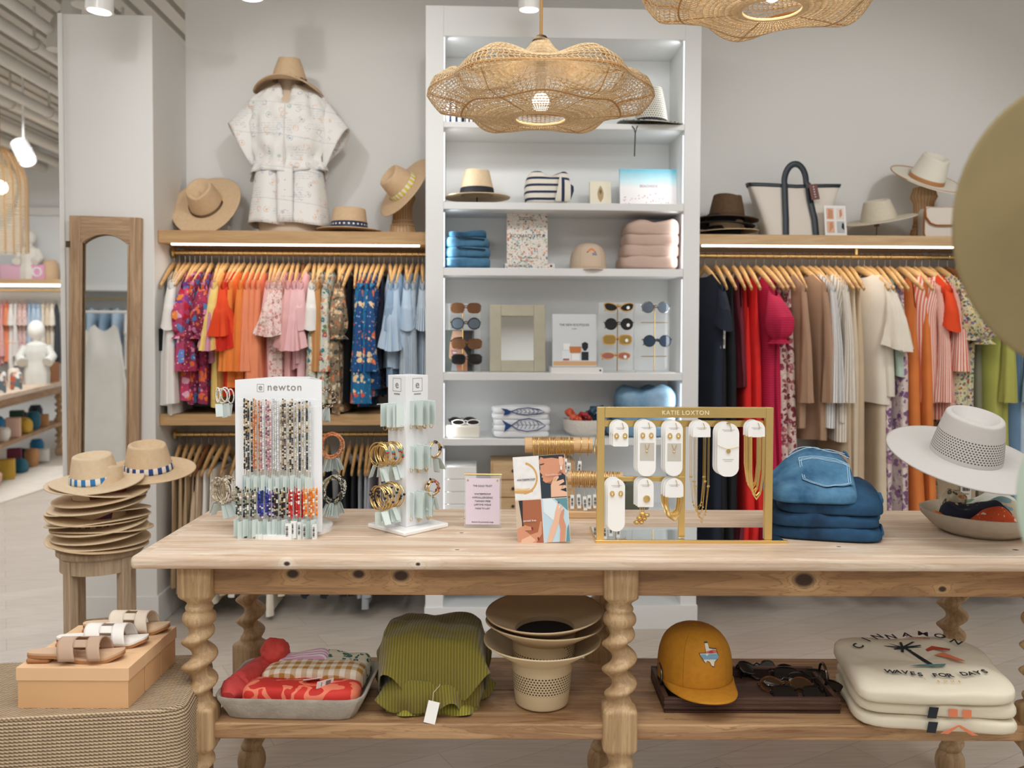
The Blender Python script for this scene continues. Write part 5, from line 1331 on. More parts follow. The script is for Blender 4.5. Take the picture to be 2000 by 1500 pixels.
MB().tube([(x, -.037, z) for x, z in rr_(.216, .162, .03)], .007, 8, True, .5, (0, 1, 0)).build('edging', tanl, hb)
MB().poly([(-.11, .165), (-.105, .11), (-.08, .075), (-.05, .065), (.05, .065), (.08, .075), (.105, .11), (.11, .165)][::-1], .006, 'XZ', -.043).build('flap', canvas, hb, smooth=False)
MB().tube([(-.108, -.044, .165), (-.104, -.046, .11), (-.08, -.046, .078), (-.05, -.046, .067), (.05, -.046, .067), (.08, -.046, .078), (.104, -.046, .11), (.108, -.044, .165)], .009, 8, False, .5, (0, 1, 0)).build('flap_edging', tanl, hb)
o = hat('felt_hat', mat('pink_felt', '#c9a79a', .85), cr=.088, ch=.11, br=.17, tipr=.76, droop=0, ell=1.1, dent=.02, loc=Rr(1960, 4.66)+Vector((0, 0, .2)), rot=(R(10), R(-20), 0)); tag(o, 'dusty pink felt hat half hidden behind the blurred foreground hat', 'hat')
st = MB().cyl((0, 0, 0), (0, 0, .22), .006, 8).lathe([(0, 0), (.06, 0), (.06, .005), (0, .006)], 18).build('hat_stand', mat('stand_brown', '#8a6238', .5), loc=Rr(1960, 4.66)); tag(st, 'thin stand under the dusty pink felt hat', 'stand')
# ------------------------------------------------------------------ on the table top
def T(px, py): p = WZ(px, py, TZ); p.z = TZ; return p
def At(p): return LA(p)
cardm = mat('mint_card', '#d3dfdb', .6); cardw = mat('tag_white', '#eef0ee', .6)
goldp = mat('gold_plate', '#efd08a', .28, 1)
goldt = mat('gold_chain', '#e2c080', .3, 1)
BP = {}
def bm_(h): return mat('bead_'+h[1:], h, .25)
PAL = dict(black=['#1d1d20', '#2b2b2e', '#e6dcc8', '#3a3a3e', '#c9a060'], orange=['#d98a55', '#e8a070', '#c9b090', '#b56a45'], pink=['#c98a9a', '#e0b9b0', '#8a5a6a', '#e8d9cf', '#b5a0a8'], clear=['#e4e4e2', '#d8dedc', '#efe9e0', '#c9cfd0'], brown=['#6d5a48', '#a88f70', '#3d342d', '#d9cbb5'], cream=['#e6ddcc', '#c9b898', '#efe8dc', '#8f8578'],
 mix=['#26262a', '#e9e4da', '#5f6f66', '#b9a888', '#8fa08f', '#3a3a3a'], blue=['#2a3f96', '#4a5ab8', '#6a4a9a', '#e2e0e8', '#25305f'], purple=['#5a3f8a', '#8a6fb0', '#e4dfe6', '#2a2a4a'], blackc=['#1c1c1e', '#e9e0ce', '#2f2b28', '#c2ab84'], red=['#c92424', '#e0372c', '#f0e6da', '#b01c20'], orange2=['#ee8a2c', '#f5a14a', '#f7e6cc', '#e2762a'])
def strand(pal, n, step, r, seed, drop=True):
    q = random.Random(seed); cs = PAL[pal]; b = MB()
    for i in range(n):
        b.mi = q.randrange(len(cs)); rr = r*q.uniform(.8, 1.15)
        b.ball((q.uniform(-.0004, .0004), q.uniform(-.0004, .0004), -step*(i+.5)), rr, 6, 4)
    return b, [bm_(c) for c in cs]
def strand_obj(name, pal, n, step, r, seed, card, cz):
    b, ms = strand(pal, n, step, r, seed)
    o = b.build(name, ms)
    L_ = n*step
    MB().tube([(0, 0, -L_), (0, -.001, -cz+.002)], .0008, 4).build('chain', goldt, o, smooth=False)
    c = MB().box(0, 0, -card[1]/2, card[0], .0012, card[1]).build('card', cardm, o, smooth=False, loc=(0, 0, -cz), rot=(0, 0, R(52)))
    return o, c
# tall spinning bracelet display
e0 = At(T(545, 1048)); ew = .252; eh = .458; ed = .19
en = E('jewellery_display', WA(e0.x, e0.y+ed/2, TZ), -YAW, 'white revolving jewellery tower hung with beaded necklaces and bracelets', 'display stand')
MB().lathe([(0, 0), (.135, 0), (.135, .012), (0, .012)], 48).build('base', gloss_white, en, ang=30)
panel = mat('panel_white', '#eceef0', .3)
MB().poly([(-ew/2, .014), (ew/2, .014), (ew/2, eh), (0, eh+.010), (-ew/2, eh)], .006, 'XZ', -ed/2).build('front_panel', panel, en, smooth=False)
MB().bb(-.05, .05, ed/2-.006, ed/2, .014, eh).build('back_panel', panel, en, smooth=False)
for s in (-1, 1): MB().poly([(s*(ew/2-.001), -ed/2+.0062), (s*.051, ed/2), (s*.047, ed/2), (s*(ew/2-.007), -ed/2+.0062)], eh-.014, 'XY', .014).build('side_panel', panel, en, smooth=False)
yf = -ed/2
lt_ = mat('print_taupe', '#8d857c', .6)
text('newton', .03, lt_, en, (.018, yf-.0006, eh-.03), space=1.12)
text('e', .026, lt_, en, (-.052, yf-.0006, eh-.029))
def sqframe(par, x, z, w, h, y, m, t=.0009):
    b = MB()
    for (x0, x1, z0, z1) in ((x-w/2, x+w/2, z-h/2, z-h/2+t), (x-w/2, x+w/2, z+h/2-t, z+h/2), (x-w/2, x-w/2+t, z-h/2, z+h/2), (x+w/2-t, x+w/2, z-h/2, z+h/2)): b.bb(x0, x1, y-.0006, y, z0, z1)
    return b.build('logo_frame', m, par, smooth=False)
sqframe(en, -.052, eh-.023, .02, .023, yf, lt_)
for z in (eh-.055, eh-.075, .145): MB().cyl((-ew/2+.01, yf-.012, z), (ew/2-.01, yf-.012, z), .002, 6).build('acrylic_rod', acry, en)
seq = ['black']*4+['orange']*3+['pink', 'clear', 'pink', 'pink', 'pink', 'clear', 'clear', 'clear', 'cream', 'brown', 'brown', 'cream', 'black', 'brown', 'cream', 'clear', 'black', 'cream', 'clear', 'black', 'clear']
protoN = {}
for i, pal in enumerate(seq):
    if pal not in protoN:
        protoN[pal] = 0
    key = (pal, i % 3)
    if key not in protoN: protoN[key] = nk = strand_obj('beaded_necklace', pal, 38, .0054, .0032, 100+i, (.017, .045), .222)[0]
    else: nk = dup(protoN[key])
    x = -.095+.19*i/(len(seq)-1)
    nk.location = WA(e0.x+x, e0.y-.015-.004*(i % 3), TZ+eh-.052-.003*((i*5) % 4)); nk.rotation_euler = (0, 0, -YAW)
    tag(nk, '%s beaded necklace, %s from the left in the upper row' % ({'black': 'black and white', 'orange': 'orange', 'pink': 'pink', 'clear': 'clear', 'cream': 'cream', 'brown': 'brown'}[pal], ordn(i)), 'necklace', 'beaded necklaces on the white tower')
seq = ['mix']*9+['blue']*5+['purple']*2+['blackc']*6+['red']*6+['orange2']*6
protoB = {}
for i, pal in enumerate(seq):
    if pal not in protoB:
        protoB[pal] = 0
    key = (pal, i % 3)
    if key not in protoB: protoB[key] = nk = strand_obj('beaded_bracelet', pal, 15, .0054, .0037, 200+i, (.02, .05), .094)[0]
    else: nk = dup(protoB[key])
    x = -.118+.232*i/(len(seq)-1)
    nk.location = WA(e0.x+x, e0.y-.017-.005*(i % 3), TZ+.15-.003*((i*5) % 4)); nk.rotation_euler = (0, 0, -YAW+.9*(i % 2))
    tag(nk, '%s beaded bracelet, %s from the left in the lower row' % ({'mix': 'grey and black', 'blue': 'blue', 'purple': 'purple', 'blackc': 'black and cream', 'red': 'red', 'orange2': 'orange'}[pal], ordn(i)), 'bracelet', 'beaded bracelets on the white tower')
    if i in (22, 24, 31):
        c = [h_ for h_ in nk.children if h_.name.startswith('card')][0]
        t_ = MB().box(0, -.002, -.028, .018, .001, .05).build('price_tag', cardw, nk, smooth=False, loc=(0, -.012, -.094))
        bb_ = MB()
        for j in range(7): bb_.box(-.004, -.0028, -.012-.0045*j, .007, .0004, .0016+.001*(j % 3))
        bb_.build('barcode', inkm, t_, smooth=False)
# ring bracelets on side pegs
def ring_proto(pal, Rr_, seed, gold=False):
    q = random.Random(seed); b = MB()
    if gold:
        b.tube([(Rr_*cos(2*PI*i/36), 0, Rr_*sin(2*PI*i/36)) for i in range(36)], .0016, 6, True); ms = [goldt, bm_('#a83440'), bm_('#1d1d22'), bm_('#2f9a94')]
        for j in range(3):
            b.mi = q.randrange(1, 4); a = q.uniform(0, 6.28); b.ball((Rr_*cos(a), 0, Rr_*sin(a)), .0042, 8, 5)
        b.mi = 0
    else:
        cs = PAL[pal]; ms = [bm_(c) for c in cs]; n = int(2*PI*Rr_/.0048)
        for i in range(n):
            b.mi = q.randrange(len(cs)); a = 2*PI*i/n; b.ball((Rr_*cos(a), 0, Rr_*sin(a)), .0024, 6, 4)
    o = b.build('bead_bangle' if not gold else 'gold_bangle', ms)
    MB().box(0, 0, 0, .0012, .022, .04).build('card', cardm, o, smooth=False, loc=(0, 0, -Rr_-.026))
    return o
def cluster(px, py, Y_, pal, n, Rr_, seed, where, par, gold=False, rz=35, spread=.03):
    c0 = WD(px, py, Y_)
    P0 = ring_proto(pal, Rr_, seed, gold); q = random.Random(seed)
    for i in range(n):
        o = P0 if i == 0 else dup(P0)
        d = (i/(max(1, n-1))-.5)*spread
        o.location = c0+RGT*d*cos(R(rz+60))+FWD*d*1.2+Vector((q.uniform(-.004, .004), 0, q.uniform(-.006, .004)))
        o.rotation_euler = (q.uniform(-.08, .08), q.uniform(-.5, .5), R(rz+q.uniform(-18, 18)))
        tag(o, '%s, %s hanging %s' % ('gold bangle with small stones' if gold else 'beaded bangle', ordn(i), where), 'bracelet', 'bangles '+where)
    for s in (0,):
        MB().cyl((0, -.02, 0), (0, .03, 0), .0025, 6).build('peg', acry, par, loc=par.matrix_basis.inverted() @ (c0+Vector((0, 0, Rr_-.004))))
cluster(440, 955, 2.62, 'cream', 11, .036, 5, 'at the lower left of the bead tower', en, rz=-40)
cluster(437, 772, 2.72, 'clear', 4, .022, 6, 'at the upper left of the bead tower', en, rz=-40)
cluster(648, 868, 2.70, 'orange', 13, .036, 7, 'at the middle right of the bead tower', en, rz=40)
cluster(652, 955, 2.68, 'mix', 13, .037, 8, 'at the lower right of the bead tower', en, rz=40)
cluster(640, 778, 2.74, 'brown', 7, .026, 9, 'at the upper right of the bead tower', en, rz=40)

# second, square tower standing on its corner
t2 = At(T(797, 1030))
e2 = E('jewellery_display', WA(t2.x, t2.y, TZ), -YAW+R(47), 'slim white square jewellery tower turned corner first beside the bead tower', 'display stand')
MB().bb(-.088, .088, -.088, .088, 0, .014).build('base', gloss_white, e2, bevel=.004)
hh2 = .468
MB().bb(-.043, .043, -.043, .043, .0142, hh2).build('tower', panel, e2, smooth=False, bevel=.001)
for (ux, uy, rz) in ((0, -1, 0), (-1, 0, -PI/2)):
    lg = E('x', (0, 0, 0)); bpy.data.objects.remove(lg)
    for body, sz, z in (('e', .034, hh2-.038), ('newton', .009, hh2-.058)):
        text(body, sz, lt_, e2, (ux*.0436, uy*.0436, z), (PI/2, 0, rz))
    b = MB(); b.x = Matrix.Rotation(rz, 4, 'Z')
    for (x0, x1, z0, z1) in ((-.019, .019, hh2-.048, hh2-.047), (-.019, .019, hh2-.009, hh2-.008), (-.019, -.018, hh2-.048, hh2-.008), (.018, .019, hh2-.048, hh2-.008)): b.bb(x0, x1, -.0437, -.043, z0, z1)
    b.build('logo_frame', lt_, e2, smooth=False)
def card_stack(face, z, n, w, h, where, chains=True):
    rz = -YAW+R(47)+(0 if face == 0 else -PI/2)
    M_ = Matrix.Rotation(rz, 3, 'Z')
    for i in range(n):
        off = Vector((-.03+.06*(i/(n-1)) if n > 1 else 0, -.05-.022*((i*2) % 3)/2, 0))
        o = MB().box(0, 0, -h/2, .0014, w, h).build('carded_bracelet', cardm, smooth=False)
        o.location = e2.location+M_ @ off+Vector((0, 0, z)); o.rotation_euler = (0, 0, rz+R(14*(i % 3)-14))
        if chains: MB().tube([(0, .008*cos(2*PI*j/14), -h-.004+.008*sin(2*PI*j/14)) for j in range(14)], .0009, 5, True).build('chain', goldt, o)
        tag(o, 'mint jewellery card, %s in the row %s' % (ordn(i), where), 'jewellery card', 'jewellery cards '+where)
    MB().cyl((0, 0, 0), (0, -.075, 0), .002, 6).build('peg', acry, e2, loc=Matrix.Rotation(0 if face == 0 else -PI/2, 3, 'Z') @ Vector((0, -.044, 0))+Vector((0, 0, z+.002)), rot=(0, 0, 0 if face == 0 else -PI/2))
card_stack(0, hh2-.075, 8, .038, .072, 'at the top right of the slim tower')
card_stack(1, hh2-.085, 7, .036, .068, 'at the top left of the slim tower')
card_stack(0, hh2-.21, 7, .036, .068, 'at the middle right of the slim tower')
card_stack(0, hh2-.35, 6, .034, .075, 'at the bottom right of the slim tower')
cluster(757, 885, 2.60, 'mix', 12, .032, 15, 'at the middle left of the slim tower', e2, True, -42, .05)
cluster(757, 968, 2.58, 'mix', 12, .035, 16, 'at the lower left of the slim tower', e2, True, -42, .05)
cluster(848, 878, 2.66, 'mix', 4, .024, 17, 'at the middle right edge of the slim tower', e2, True, 42, .03)
cluster(845, 952, 2.64, 'mix', 5, .022, 18, 'at the lower right edge of the slim tower', e2, True, 42, .03)

# lilac sign in an acrylic block
sg = E('sign_holder', T(943, 1030), -YAW-R(2), 'clear acrylic holder with a lilac printed sign on the table', 'sign')
z_ = (1030-928)/F*2.66
MB().bb(-.057, .057, -.012, .012, 0, z_).build('acrylic_block', acry, sg, smooth=False, bevel=.002)
lil = MB().bb(-.052, .052, -.0135, -.0125, .012, z_-.006).build('lilac_sheet', mat('lilac_paper', '#e2d3e0', .6), sg, smooth=False)
for body, s_, z in (('THE GOLD TRUST', .0072, .128), ('WATERPROOF', .0076, .103), ('HYPOALLERGENIC', .0076, .092), ('TARNISH FREE', .0076, .081), ('LIFETIME WEAR', .0076, .07), ('MADE TO LAST', .0066, .059), ('discover the permanent range', .0055, .018)):
    text(body, s_, inkm, lil, (0, -.0138, z))
MB().cyl((-.058, -.0, z_+.004), (.058, -.0, z_+.004), .0028, 8).build('gold_bar', goldt, sg)
for x in (-.045, .045): MB().cyl((x, -.0145, z_-.012), (x, -.0125, z_-.012), .003, 10).build('gold_screw', goldp, sg)
# wooden T bar with gold bangles
tb2 = At(T(1085, 1022))
t_bar = E('bracelet_bar', WA(tb2.x+.03, tb2.y+.13, TZ), -YAW, 'pale wooden T bar stand with rows of gold bracelets', 'display stand')
wbar = wood('beech', '#ddb787', '#c99d6a', 'X', 1.5, con=.1)
zb1 = 1.48-(870-645)/F*(tb2.y+.13)-TZ
MB().cyl((-.125, 0, zb1), (.095, 0, zb1), .025, 28).build('upper_bar', wbar, t_bar)
zb3 = 1.48-(935-645)/F*(tb2.y+.09)-TZ
MB().cyl((.015, -.03, zb3), (.19, -.055, zb3), .022, 28).build('lower_bar', wbar, t_bar)
MB().cyl((0, .0, .02), (0, 0, zb1-.02), .012, 14).build('post', wbar, t_bar)
MB().bb(-.03, .15, -.06, .06, 0, .022).build('base', wbar, t_bar, bevel=.003)
bq = random.Random(4)
def bang(par, x, y, z, r, i, n, word, rz=0, tagd=0):
    o = MB().tube([(0, r*cos(2*PI*k/28), r*1.1*sin(2*PI*k/28)-.003) for k in range(28)], .0013 if i % 3 else .0018, 5, True).build('gold_bracelet', goldp if i % 2 else goldt)
    o.location = t_bar.matrix_basis @ Vector((x, y, z)); o.rotation_euler = (0, R(bq.uniform(-4, 4)), -YAW+rz)
    if i % 3 == 0:
        zz = -r*1.1-.03-bq.uniform(0, .02)-tagd
        c = MB().box(0, -r*.6, zz, .012, .001, .045).build('price_tag', cardw, o, smooth=False)
        bb_ = MB()
        for j in range(7): bb_.box(.0, -r*.6-.0008, zz-.012+.004*j, .007, .0004, .0014+.0009*(j % 3))
        bb_.build('barcode', inkm, c, smooth=False)
        MB().tube([(0, -.002, -r*1.1-.002), (0, -r*.6, zz+.022)], .0005, 4).build('string', mat('tag_string', '#d9cfba', .8), c)
    tag(o, 'thin gold bracelet, %s from the left on the %s wooden bar' % (ordn(i), word), 'bracelet', 'gold bracelets on the %s wooden bar' % word)
for i in range(30): bang(t_bar, -.098+.145*i/29+(.02*(i-26) if i > 26 else 0), 0, zb1, .0275, i, 30, 'upper')
for i in range(26): bang(t_bar, .03+.15*i/25, -.032-.022*i/25, zb3, .0245, i, 26, 'lower', R(-8), .01)
o = E('x', (0, 0, 0)); bpy.data.objects.remove(o)
# four-picture card leaning in front
pc = E('photo_card', T(1063, 1060), -YAW, 'leaning card of four jewellery photographs with hands and a face', 'photo card'); pc.rotation_euler = (R(-9), R(-4.5), -YAW-R(4))
pw_, ph_ = .150, .247
MB().bb(-pw_/2, pw_/2, -.002, .002, 0, ph_).build('card', mat('card_edge', '#efe4d8', .6), pc, smooth=False)
def quad(x0, z0, bgm, polys, w=.0735, h=.122):
    q = MB().bb(x0, x0+w, -.0026, -.0021, z0, z0+h).build('printed_photo', bgm, pc, smooth=False)
    for i, (m, pts) in enumerate(polys):
        MB().poly([(x0+w*x, z0+h*z) for x, z in pts], .0002, 'XZ', -.0029-.0003*i).build('printed_area', m, q, smooth=False)
    return q
def ringpts(cx, cz, rx, rz_, a0, a1, t, n=18):
    A = [(cx+rx*cos(a0+(a1-a0)*i/n), cz+rz_*sin(a0+(a1-a0)*i/n)) for i in range(n+1)]
    B = [(cx+(rx-t)*cos(a0+(a1-a0)*i/n), cz+(rz_-t*.8)*sin(a0+(a1-a0)*i/n)) for i in range(n+1)]
    return A+B[::-1]
marb = mat('print_marble', '#e3e1de', .5, var=.06, vs=60); pgold = mat('print_gold', '#cf9f5c', .5)
nails = mat('print_nail', '#7d2430', .5)
qd = quad(-.0745, .1245, marb, [(pgold, ringpts(.35, .5, .58, .38, -PI*.5, PI*.42, .07)), (pgold, [(0, .16), (.3, .14), (.7, .17), (.72, .22), (.3, .2), (0, .22)]), (mat('print_gold_lt', '#e6c48c', .5), [(0, .24), (.35, .21), (.6, .24), (.6, .265), (.35, .25), (0, .28)])])
text('WATERPROOF', .008, inkm, qd, (-.04, -.0042, .178))
qd = quad(.0005, .1245, mat('print_darkteal', '#22303a', .5), [(skin1, [(0, .88), (.04, .7), (.0, .62), (.1, .55), (.06, .5), (.12, .47), (.1, .42), (.2, .36), (.4, .38), (.62, .5), (.8, .62), (1, .5), (1, 1), (.1, 1)]), (hairp, [(.0, 1), (1, 1), (1, .93), (.8, .9), (.5, .94), (.2, .93)]), (mat('print_eye', '#4a3028', .5), [(.02, .8), (.2, .82), (.18, .79), (.04, .775)]), (skin2, [(.78, .95), (.92, .95), (.96, .8), (.86, .68), (.78, .78)]),
   (mat('print_shade', '#9c5f42', .5), [(.2, .36), (.4, .38), (.62, .5), (.8, .62), (.9, .58), (.6, .42), (.4, .33)]), (skin2, [(.38, .02), (.4, .3), (.55, .48), (.7, .52), (.74, .47), (.62, .38), (.9, .42), (.94, .36), (.7, .28), (.98, .28), (1, .22), (.75, .18), (1, .12), (1, .02)]), (pgold, [(.52, .40), (.6, .47), (.63, .45), (.55, .38)]), (pgold, [(.8, .2), (.86, .28), (.89, .27), (.83, .19)]), (gloss_white, [(.82, .72), (.88, .72), (.88, .64), (.82, .64)])])
text('hypoallergenic', .008, mat('print_roselt', '#f2cfc4', .5), qd, (.04, -.006, .188))
qd = quad(-.0745, .0005, skin3, [(mat('print_black_top', '#20222a', .5), [(.12, 1), (.28, 1), (.24, .5), (.3, .2), (.1, .5)]), (mat('print_wall', '#c9b49c', .5), [(0, 1), (.12, 1), (.2, .5), (.2, 0), (0, 0)]), (skin1, [(0, .0), (0, .35), (.3, .42), (.55, .38), (.62, .3), (.3, .3), (.5, .2), (.8, .25), (.92, .5), (.98, .48), (.95, .2), (.7, 0)]), (skin2, [(.15, .1), (.5, .18), (.7, .06), (.5, .0), (.1, .0)]), (nails, [(.55, .38), (.62, .36), (.62, .3), (.56, .31)]), (nails, [(.76, .12), (.82, .14), (.84, .07), (.79, .06)]), (pgold, [(.3, .42), (.34, .36), (.38, .37), (.34, .43)])])
text('tarnish free', .008, gloss_white, qd, (-.037, -.006, .062))
qd = quad(.0005, .0005, mat('print_sky', '#b9d2dd', .5), [(tealp, [(.5, 1), (1, 1), (1, .7), (.75, .85)]), (mat('print_sheet', '#d9e4e8', .5), [(.05, 1), (.4, 1), (.8, .75), (.4, .5), (.05, .7)]), (skin2, [(.1, .0), (.3, .35), (.42, .5), (.5, .7), (.62, .9), (.68, .88), (.64, .75), (.76, .85), (.8, .82), (.7, .66), (.82, .72), (.84, .67), (.7, .52), (.6, .42), (.45, .2), (.3, 0)]), (skin1, [(.6, 0), (.66, .3), (.62, .45), (.68, .62), (.82, .76), (.86, .72), (.8, .55), (.88, .35), (.8, .0)]), (tealp, [(.85, 0), (1, 0), (1, .4), (.92, .3)]), (nails, [(.62, .9), (.66, .93), (.68, .88)])])

# gold frame display with carded jewellery
gA = At(T(1166, 1062)); gB = At(T(1507, 1060))
gcx = (gA.x+gB.x)/2; gy = (gA.y+gB.y)/2
gw = gB.x-gA.x; gh = .388
gd = E('jewellery_rack', WA(gcx, gy, TZ), -YAW+R(.3), 'tall gold frame display on a mirrored base hung with carded jewellery', 'display stand')
def gb(name, x0, x1, y0, y1, z0, z1, m=goldp, bev=.0008): return MB().bb(x0, x1, y0, y1, z0, z1).build(name, m, gd, smooth=False, bevel=bev)
gb('base_edge', -gw/2-.002, gw/2+.042, -.004, .004, 0, .009)
gb('mirror_base', -gw/2+.0, gw/2+.036, .0042, .17, .001, .007, mirror, 0)
gb('base_edge', -gw/2-.004, -gw/2-.0002, .0, .17, 0, .009)
gb('post', -gw/2, -gw/2+.021, .004, .024, .0092, gh)
gb('post', gw/2-.021, gw/2, .004, .024, .0092, gh)
tbar = gb('top_bar', -gw/2+.0212, gw/2-.0212, .004, .024, gh-.03, gh)
text('KATIE LOXTON', .0175, mat('engraved_pale', '#f3e7c4', .5), tbar, (.0, .0034, gh-.0215), space=1.1)
gb('rail', -gw/2+.0212, gw/2-.0212, .026, .034, gh-.058, gh-.040)
gb('rail', -gw/2+.0212, .004, .026, .034, .172, .186)
gb('post', -.012, .006, .028, .04, .0092, gh-.058)
cw = mat('card_white', '#f5f4f1', .55)
def rcard(w, h, rt, rb, n=10):
    P = []
    for cx, cz, a0, r in ((w/2-rt, -rt, 0, rt), (-w/2+rt, -rt, PI/2, rt), (-w/2+rb, -h+rb, PI, rb), (w/2-rb, -h+rb, 1.5*PI, rb)):
        P += [(cx+r*cos(a0+PI/2*i/n), cz+r*sin(a0+PI/2*i/n)) for i in range(n+1)]
    return P
def gcard(px, py, w, h, n, kind, desc, rt=None, rb=None):
    """a row of carded pieces on one hook, front one carrying the jewel"""
    Y_ = gy-.0
    for i in range(n):
        p = WD(px-1.6*i, py, 1)  # direction only
        q = gd.matrix_basis.inverted() @ WD(px, py, gy+.0)
        x, z = q.x, q.z
        o = MB().poly(rcard(w, h, rt or w/2, rb or .004), .0009, 'XZ', 0).build('carded_jewellery', cw, smooth=False)
        o.location = gd.matrix_basis @ Vector((x-.004*i, -.012+.011*i, z+.0015*i)); o.rotation_euler = (0, 0, -YAW+R(2))
        tag(o, '%s, %s' % (desc, 'front card' if i == 0 else ordn(i)+' card back'), 'jewellery card', 'carded jewellery in the gold frame')
        MB().tube([(.004, .008, -.004), (.004, -.003, -.006), (.007, -.004, -.016), (.006, -.003, -.022)], .0009, 5).build('hook', goldt, o) if i == 0 else None
        if i == 0:
            b = MB().box(0, -.0004, -.019, w*.6, .0003, .0012).box(0, -.0004, -.0225, w*.42, .0003, .001); b.build('print_line', greyp, o, smooth=False)
        if kind in ('ear', 'ear2'):
            for s in (-1, 1):
                MB().tube([(s*.012+.0055*cos(2*PI*k/16), -.002, -.042+.0075*sin(2*PI*k/16)) for k in range(16)], .0014, 6, True).ball((s*.012, -.003, -.045), .0042, 8, 6).build('earring', goldp, o)
        if kind == 'ear2' and i == 0:
            MB().box(.001, -.0006, -.088, w*.78, .0004, .05).build('window', mat('card_grey', '#c9c3b8', .5), o, smooth=False)
            MB().tube([(-.006, -.002, -.066), (-.002, -.002, -.078), (.0, -.002, -.086), (.003, -.002, -.078), (.007, -.002, -.066)], .0008, 5).ball((0, -.002, -.087), .0032, 8, 5).build('pendant', goldp, o)
        if kind == 'pend' and i == 0:
            MB().tube([(-w/2, -.002, -.062), (-.02, -.002, -.068), (0, -.002, -.074), (.02, -.002, -.07), (w/2, -.002, -.066)], .0007, 5).lathe([(0, -.001), (.0062, -.001), (.0062, .001), (0, .001)], 16, (0, 0, 0)).build('necklace', goldp, o)
            MB().lathe([(0, -.001), (.0062, -.001), (.0062, .001), (0, .001)], 16).build('pendant', goldp, o, loc=(.0, -.003, -.079), rot=(PI/2, 0, 0))
            MB().box(0, -.0005, -.103, w*.5, .0003, .0014).box(0, -.0005, -.108, w*.36, .0003, .0012).build('print_line', greyp, o, smooth=False)
        if kind in ('chain', 'thick', 'loop'):
            Lc = dict(chain=.23, thick=.165, loop=.055)[kind]; r = dict(chain=.0007, thick=.0028, loop=.0022)[kind]
            for j in range(2):
                ww = w*.42-.004*j-.003*(i % 2)
                pts = [(-ww, -.003-.002*j, -h+.002), (-ww*.98, -.004-.002*j, -h-Lc*.6+.01*i), (-ww*.6, -.004-.002*j, -h-Lc*.92-.008*j+.01*i), (0, -.004-.002*j, -h-Lc-.01*j+.01*i), (ww*.6, -.004-.002*j, -h-Lc*.92-.008*j+.01*i), (ww*.98, -.004-.002*j, -h-Lc*.6+.01*i), (ww, -.003-.002*j, -h+.002)]
                if kind == 'loop': pts = [(ww*cos(PI+PI*k/14)*1.15, -.004-.003*j, -h+.003+(Lc+.012*j)*sin(PI+PI*k/14)) for k in range(15)]
                nb = MB().tube(pts, r, 6)
                if kind == 'chain':
                    for k in range(5): nb.ball((pts[min(6, k+1)][0], pts[1][1]-.001, pts[min(6, k+1)][2]), .003, 6, 4)
                nb.build('necklace', goldp, o)
        if kind == 'bow' and i == 0:
            MB().lathe([(0, 0), (.010, 0), (.0095, .003), (0, .004)], 18).build('disc', goldp, o, loc=(.003, -.001, -.058), rot=(PI/2, 0, 0))
            for q_ in range(3):
                MB().ball((-.01-.008*q_, -.005, -.10-.012*q_), .009, 8, 5, sz=.7).ball((.004-.008*q_, -.005, -.104-.010*q_), .008, 8, 5, sz=.7).tube([(-.004-.006*q_, -.006, -.08), (-.006-.006*q_, -.006, -.1), (-.002-.006*q_, -.006, -.12)], .0012, 5).build('bow_charm', goldp, o)
gcard(1212, 822, .044, .072, 3, 'ear', 'card of pearl drop earrings, upper left of gold frame', rb=.003)
gcard(1263, 821, .052, .158, 3, 'ear2', 'card of star earrings and pendant on the upper gold rail', rb=.024)
gcard(1316, 822, .05, .156, 3, 'ear2', 'card of heart earrings and pendant on the upper gold rail', rb=.024)
gcard(1370, 822, .05, .046, 3, 'chain', 'short white card with long fine gold chains', rb=.002)
gcard(1422, 826, .062, .152, 3, 'pend', 'large white card with a coin pendant necklace', rb=.026)
gcard(1477, 822, .048, .046, 3, 'thick', 'short white card with thick snake chains, upper right', rb=.002)
gcard(1204, 935, .049, .15, 3, 'ear', 'card of shell earrings, lower left of gold frame', rb=.024)
gcard(1261, 934, .046, .082, 3, 'bow', 'white card with gold disc and bow charms', rb=.003)
gcard(1317, 934, .052, .055, 3, 'loop', 'short white card with thick gold loop necklaces', rb=.002)

# pile of jeans
jA = At(T(1512, 1048)); jB = At(T(1735, 1072))
def jean(w, d, h, seed, slope):
    def fn(u, v):
        a = 2*PI*u; b = PI*(v-.5); cb, sb = cos(b), sin(b); c, s = cos(a), sin(a); k_ = (abs(c)**5+abs(s)**5)**(-1/5)
        rb = abs(cb)**.28
        x, y = w/2*c*k_*rb, d/2*s*k_*rb
        x += .02*nz(x+seed, y, 1, 6)
        if sb > 0:
            q = ss(-d/2, d*.25, y); lx = ss(-w*.52, w*.02, x)*(1-.2*ss(w*.2, w*.5, x))
            hh = h*((1-slope)+slope*q*(.14+.86*lx))
            z = hh*sb**.45+sb*.014*nz(x*1+seed, y, 0, 11)+sb*.006*nz(x, y+seed, 3, 30)
        else: z = .0+.012*(1-abs(sb)**.5)
        return (x, y, max(0, z))
    return fn
jw = jB.x-jA.x
jc = WA((jA.x+jB.x)/2+.006, (jA.y+jB.y)/2+.135, TZ)
jd = denim('denim_dark', '#0f2f4a', '#28587c'); jm = denim('denim_vintage', '#255578', '#6496b6')
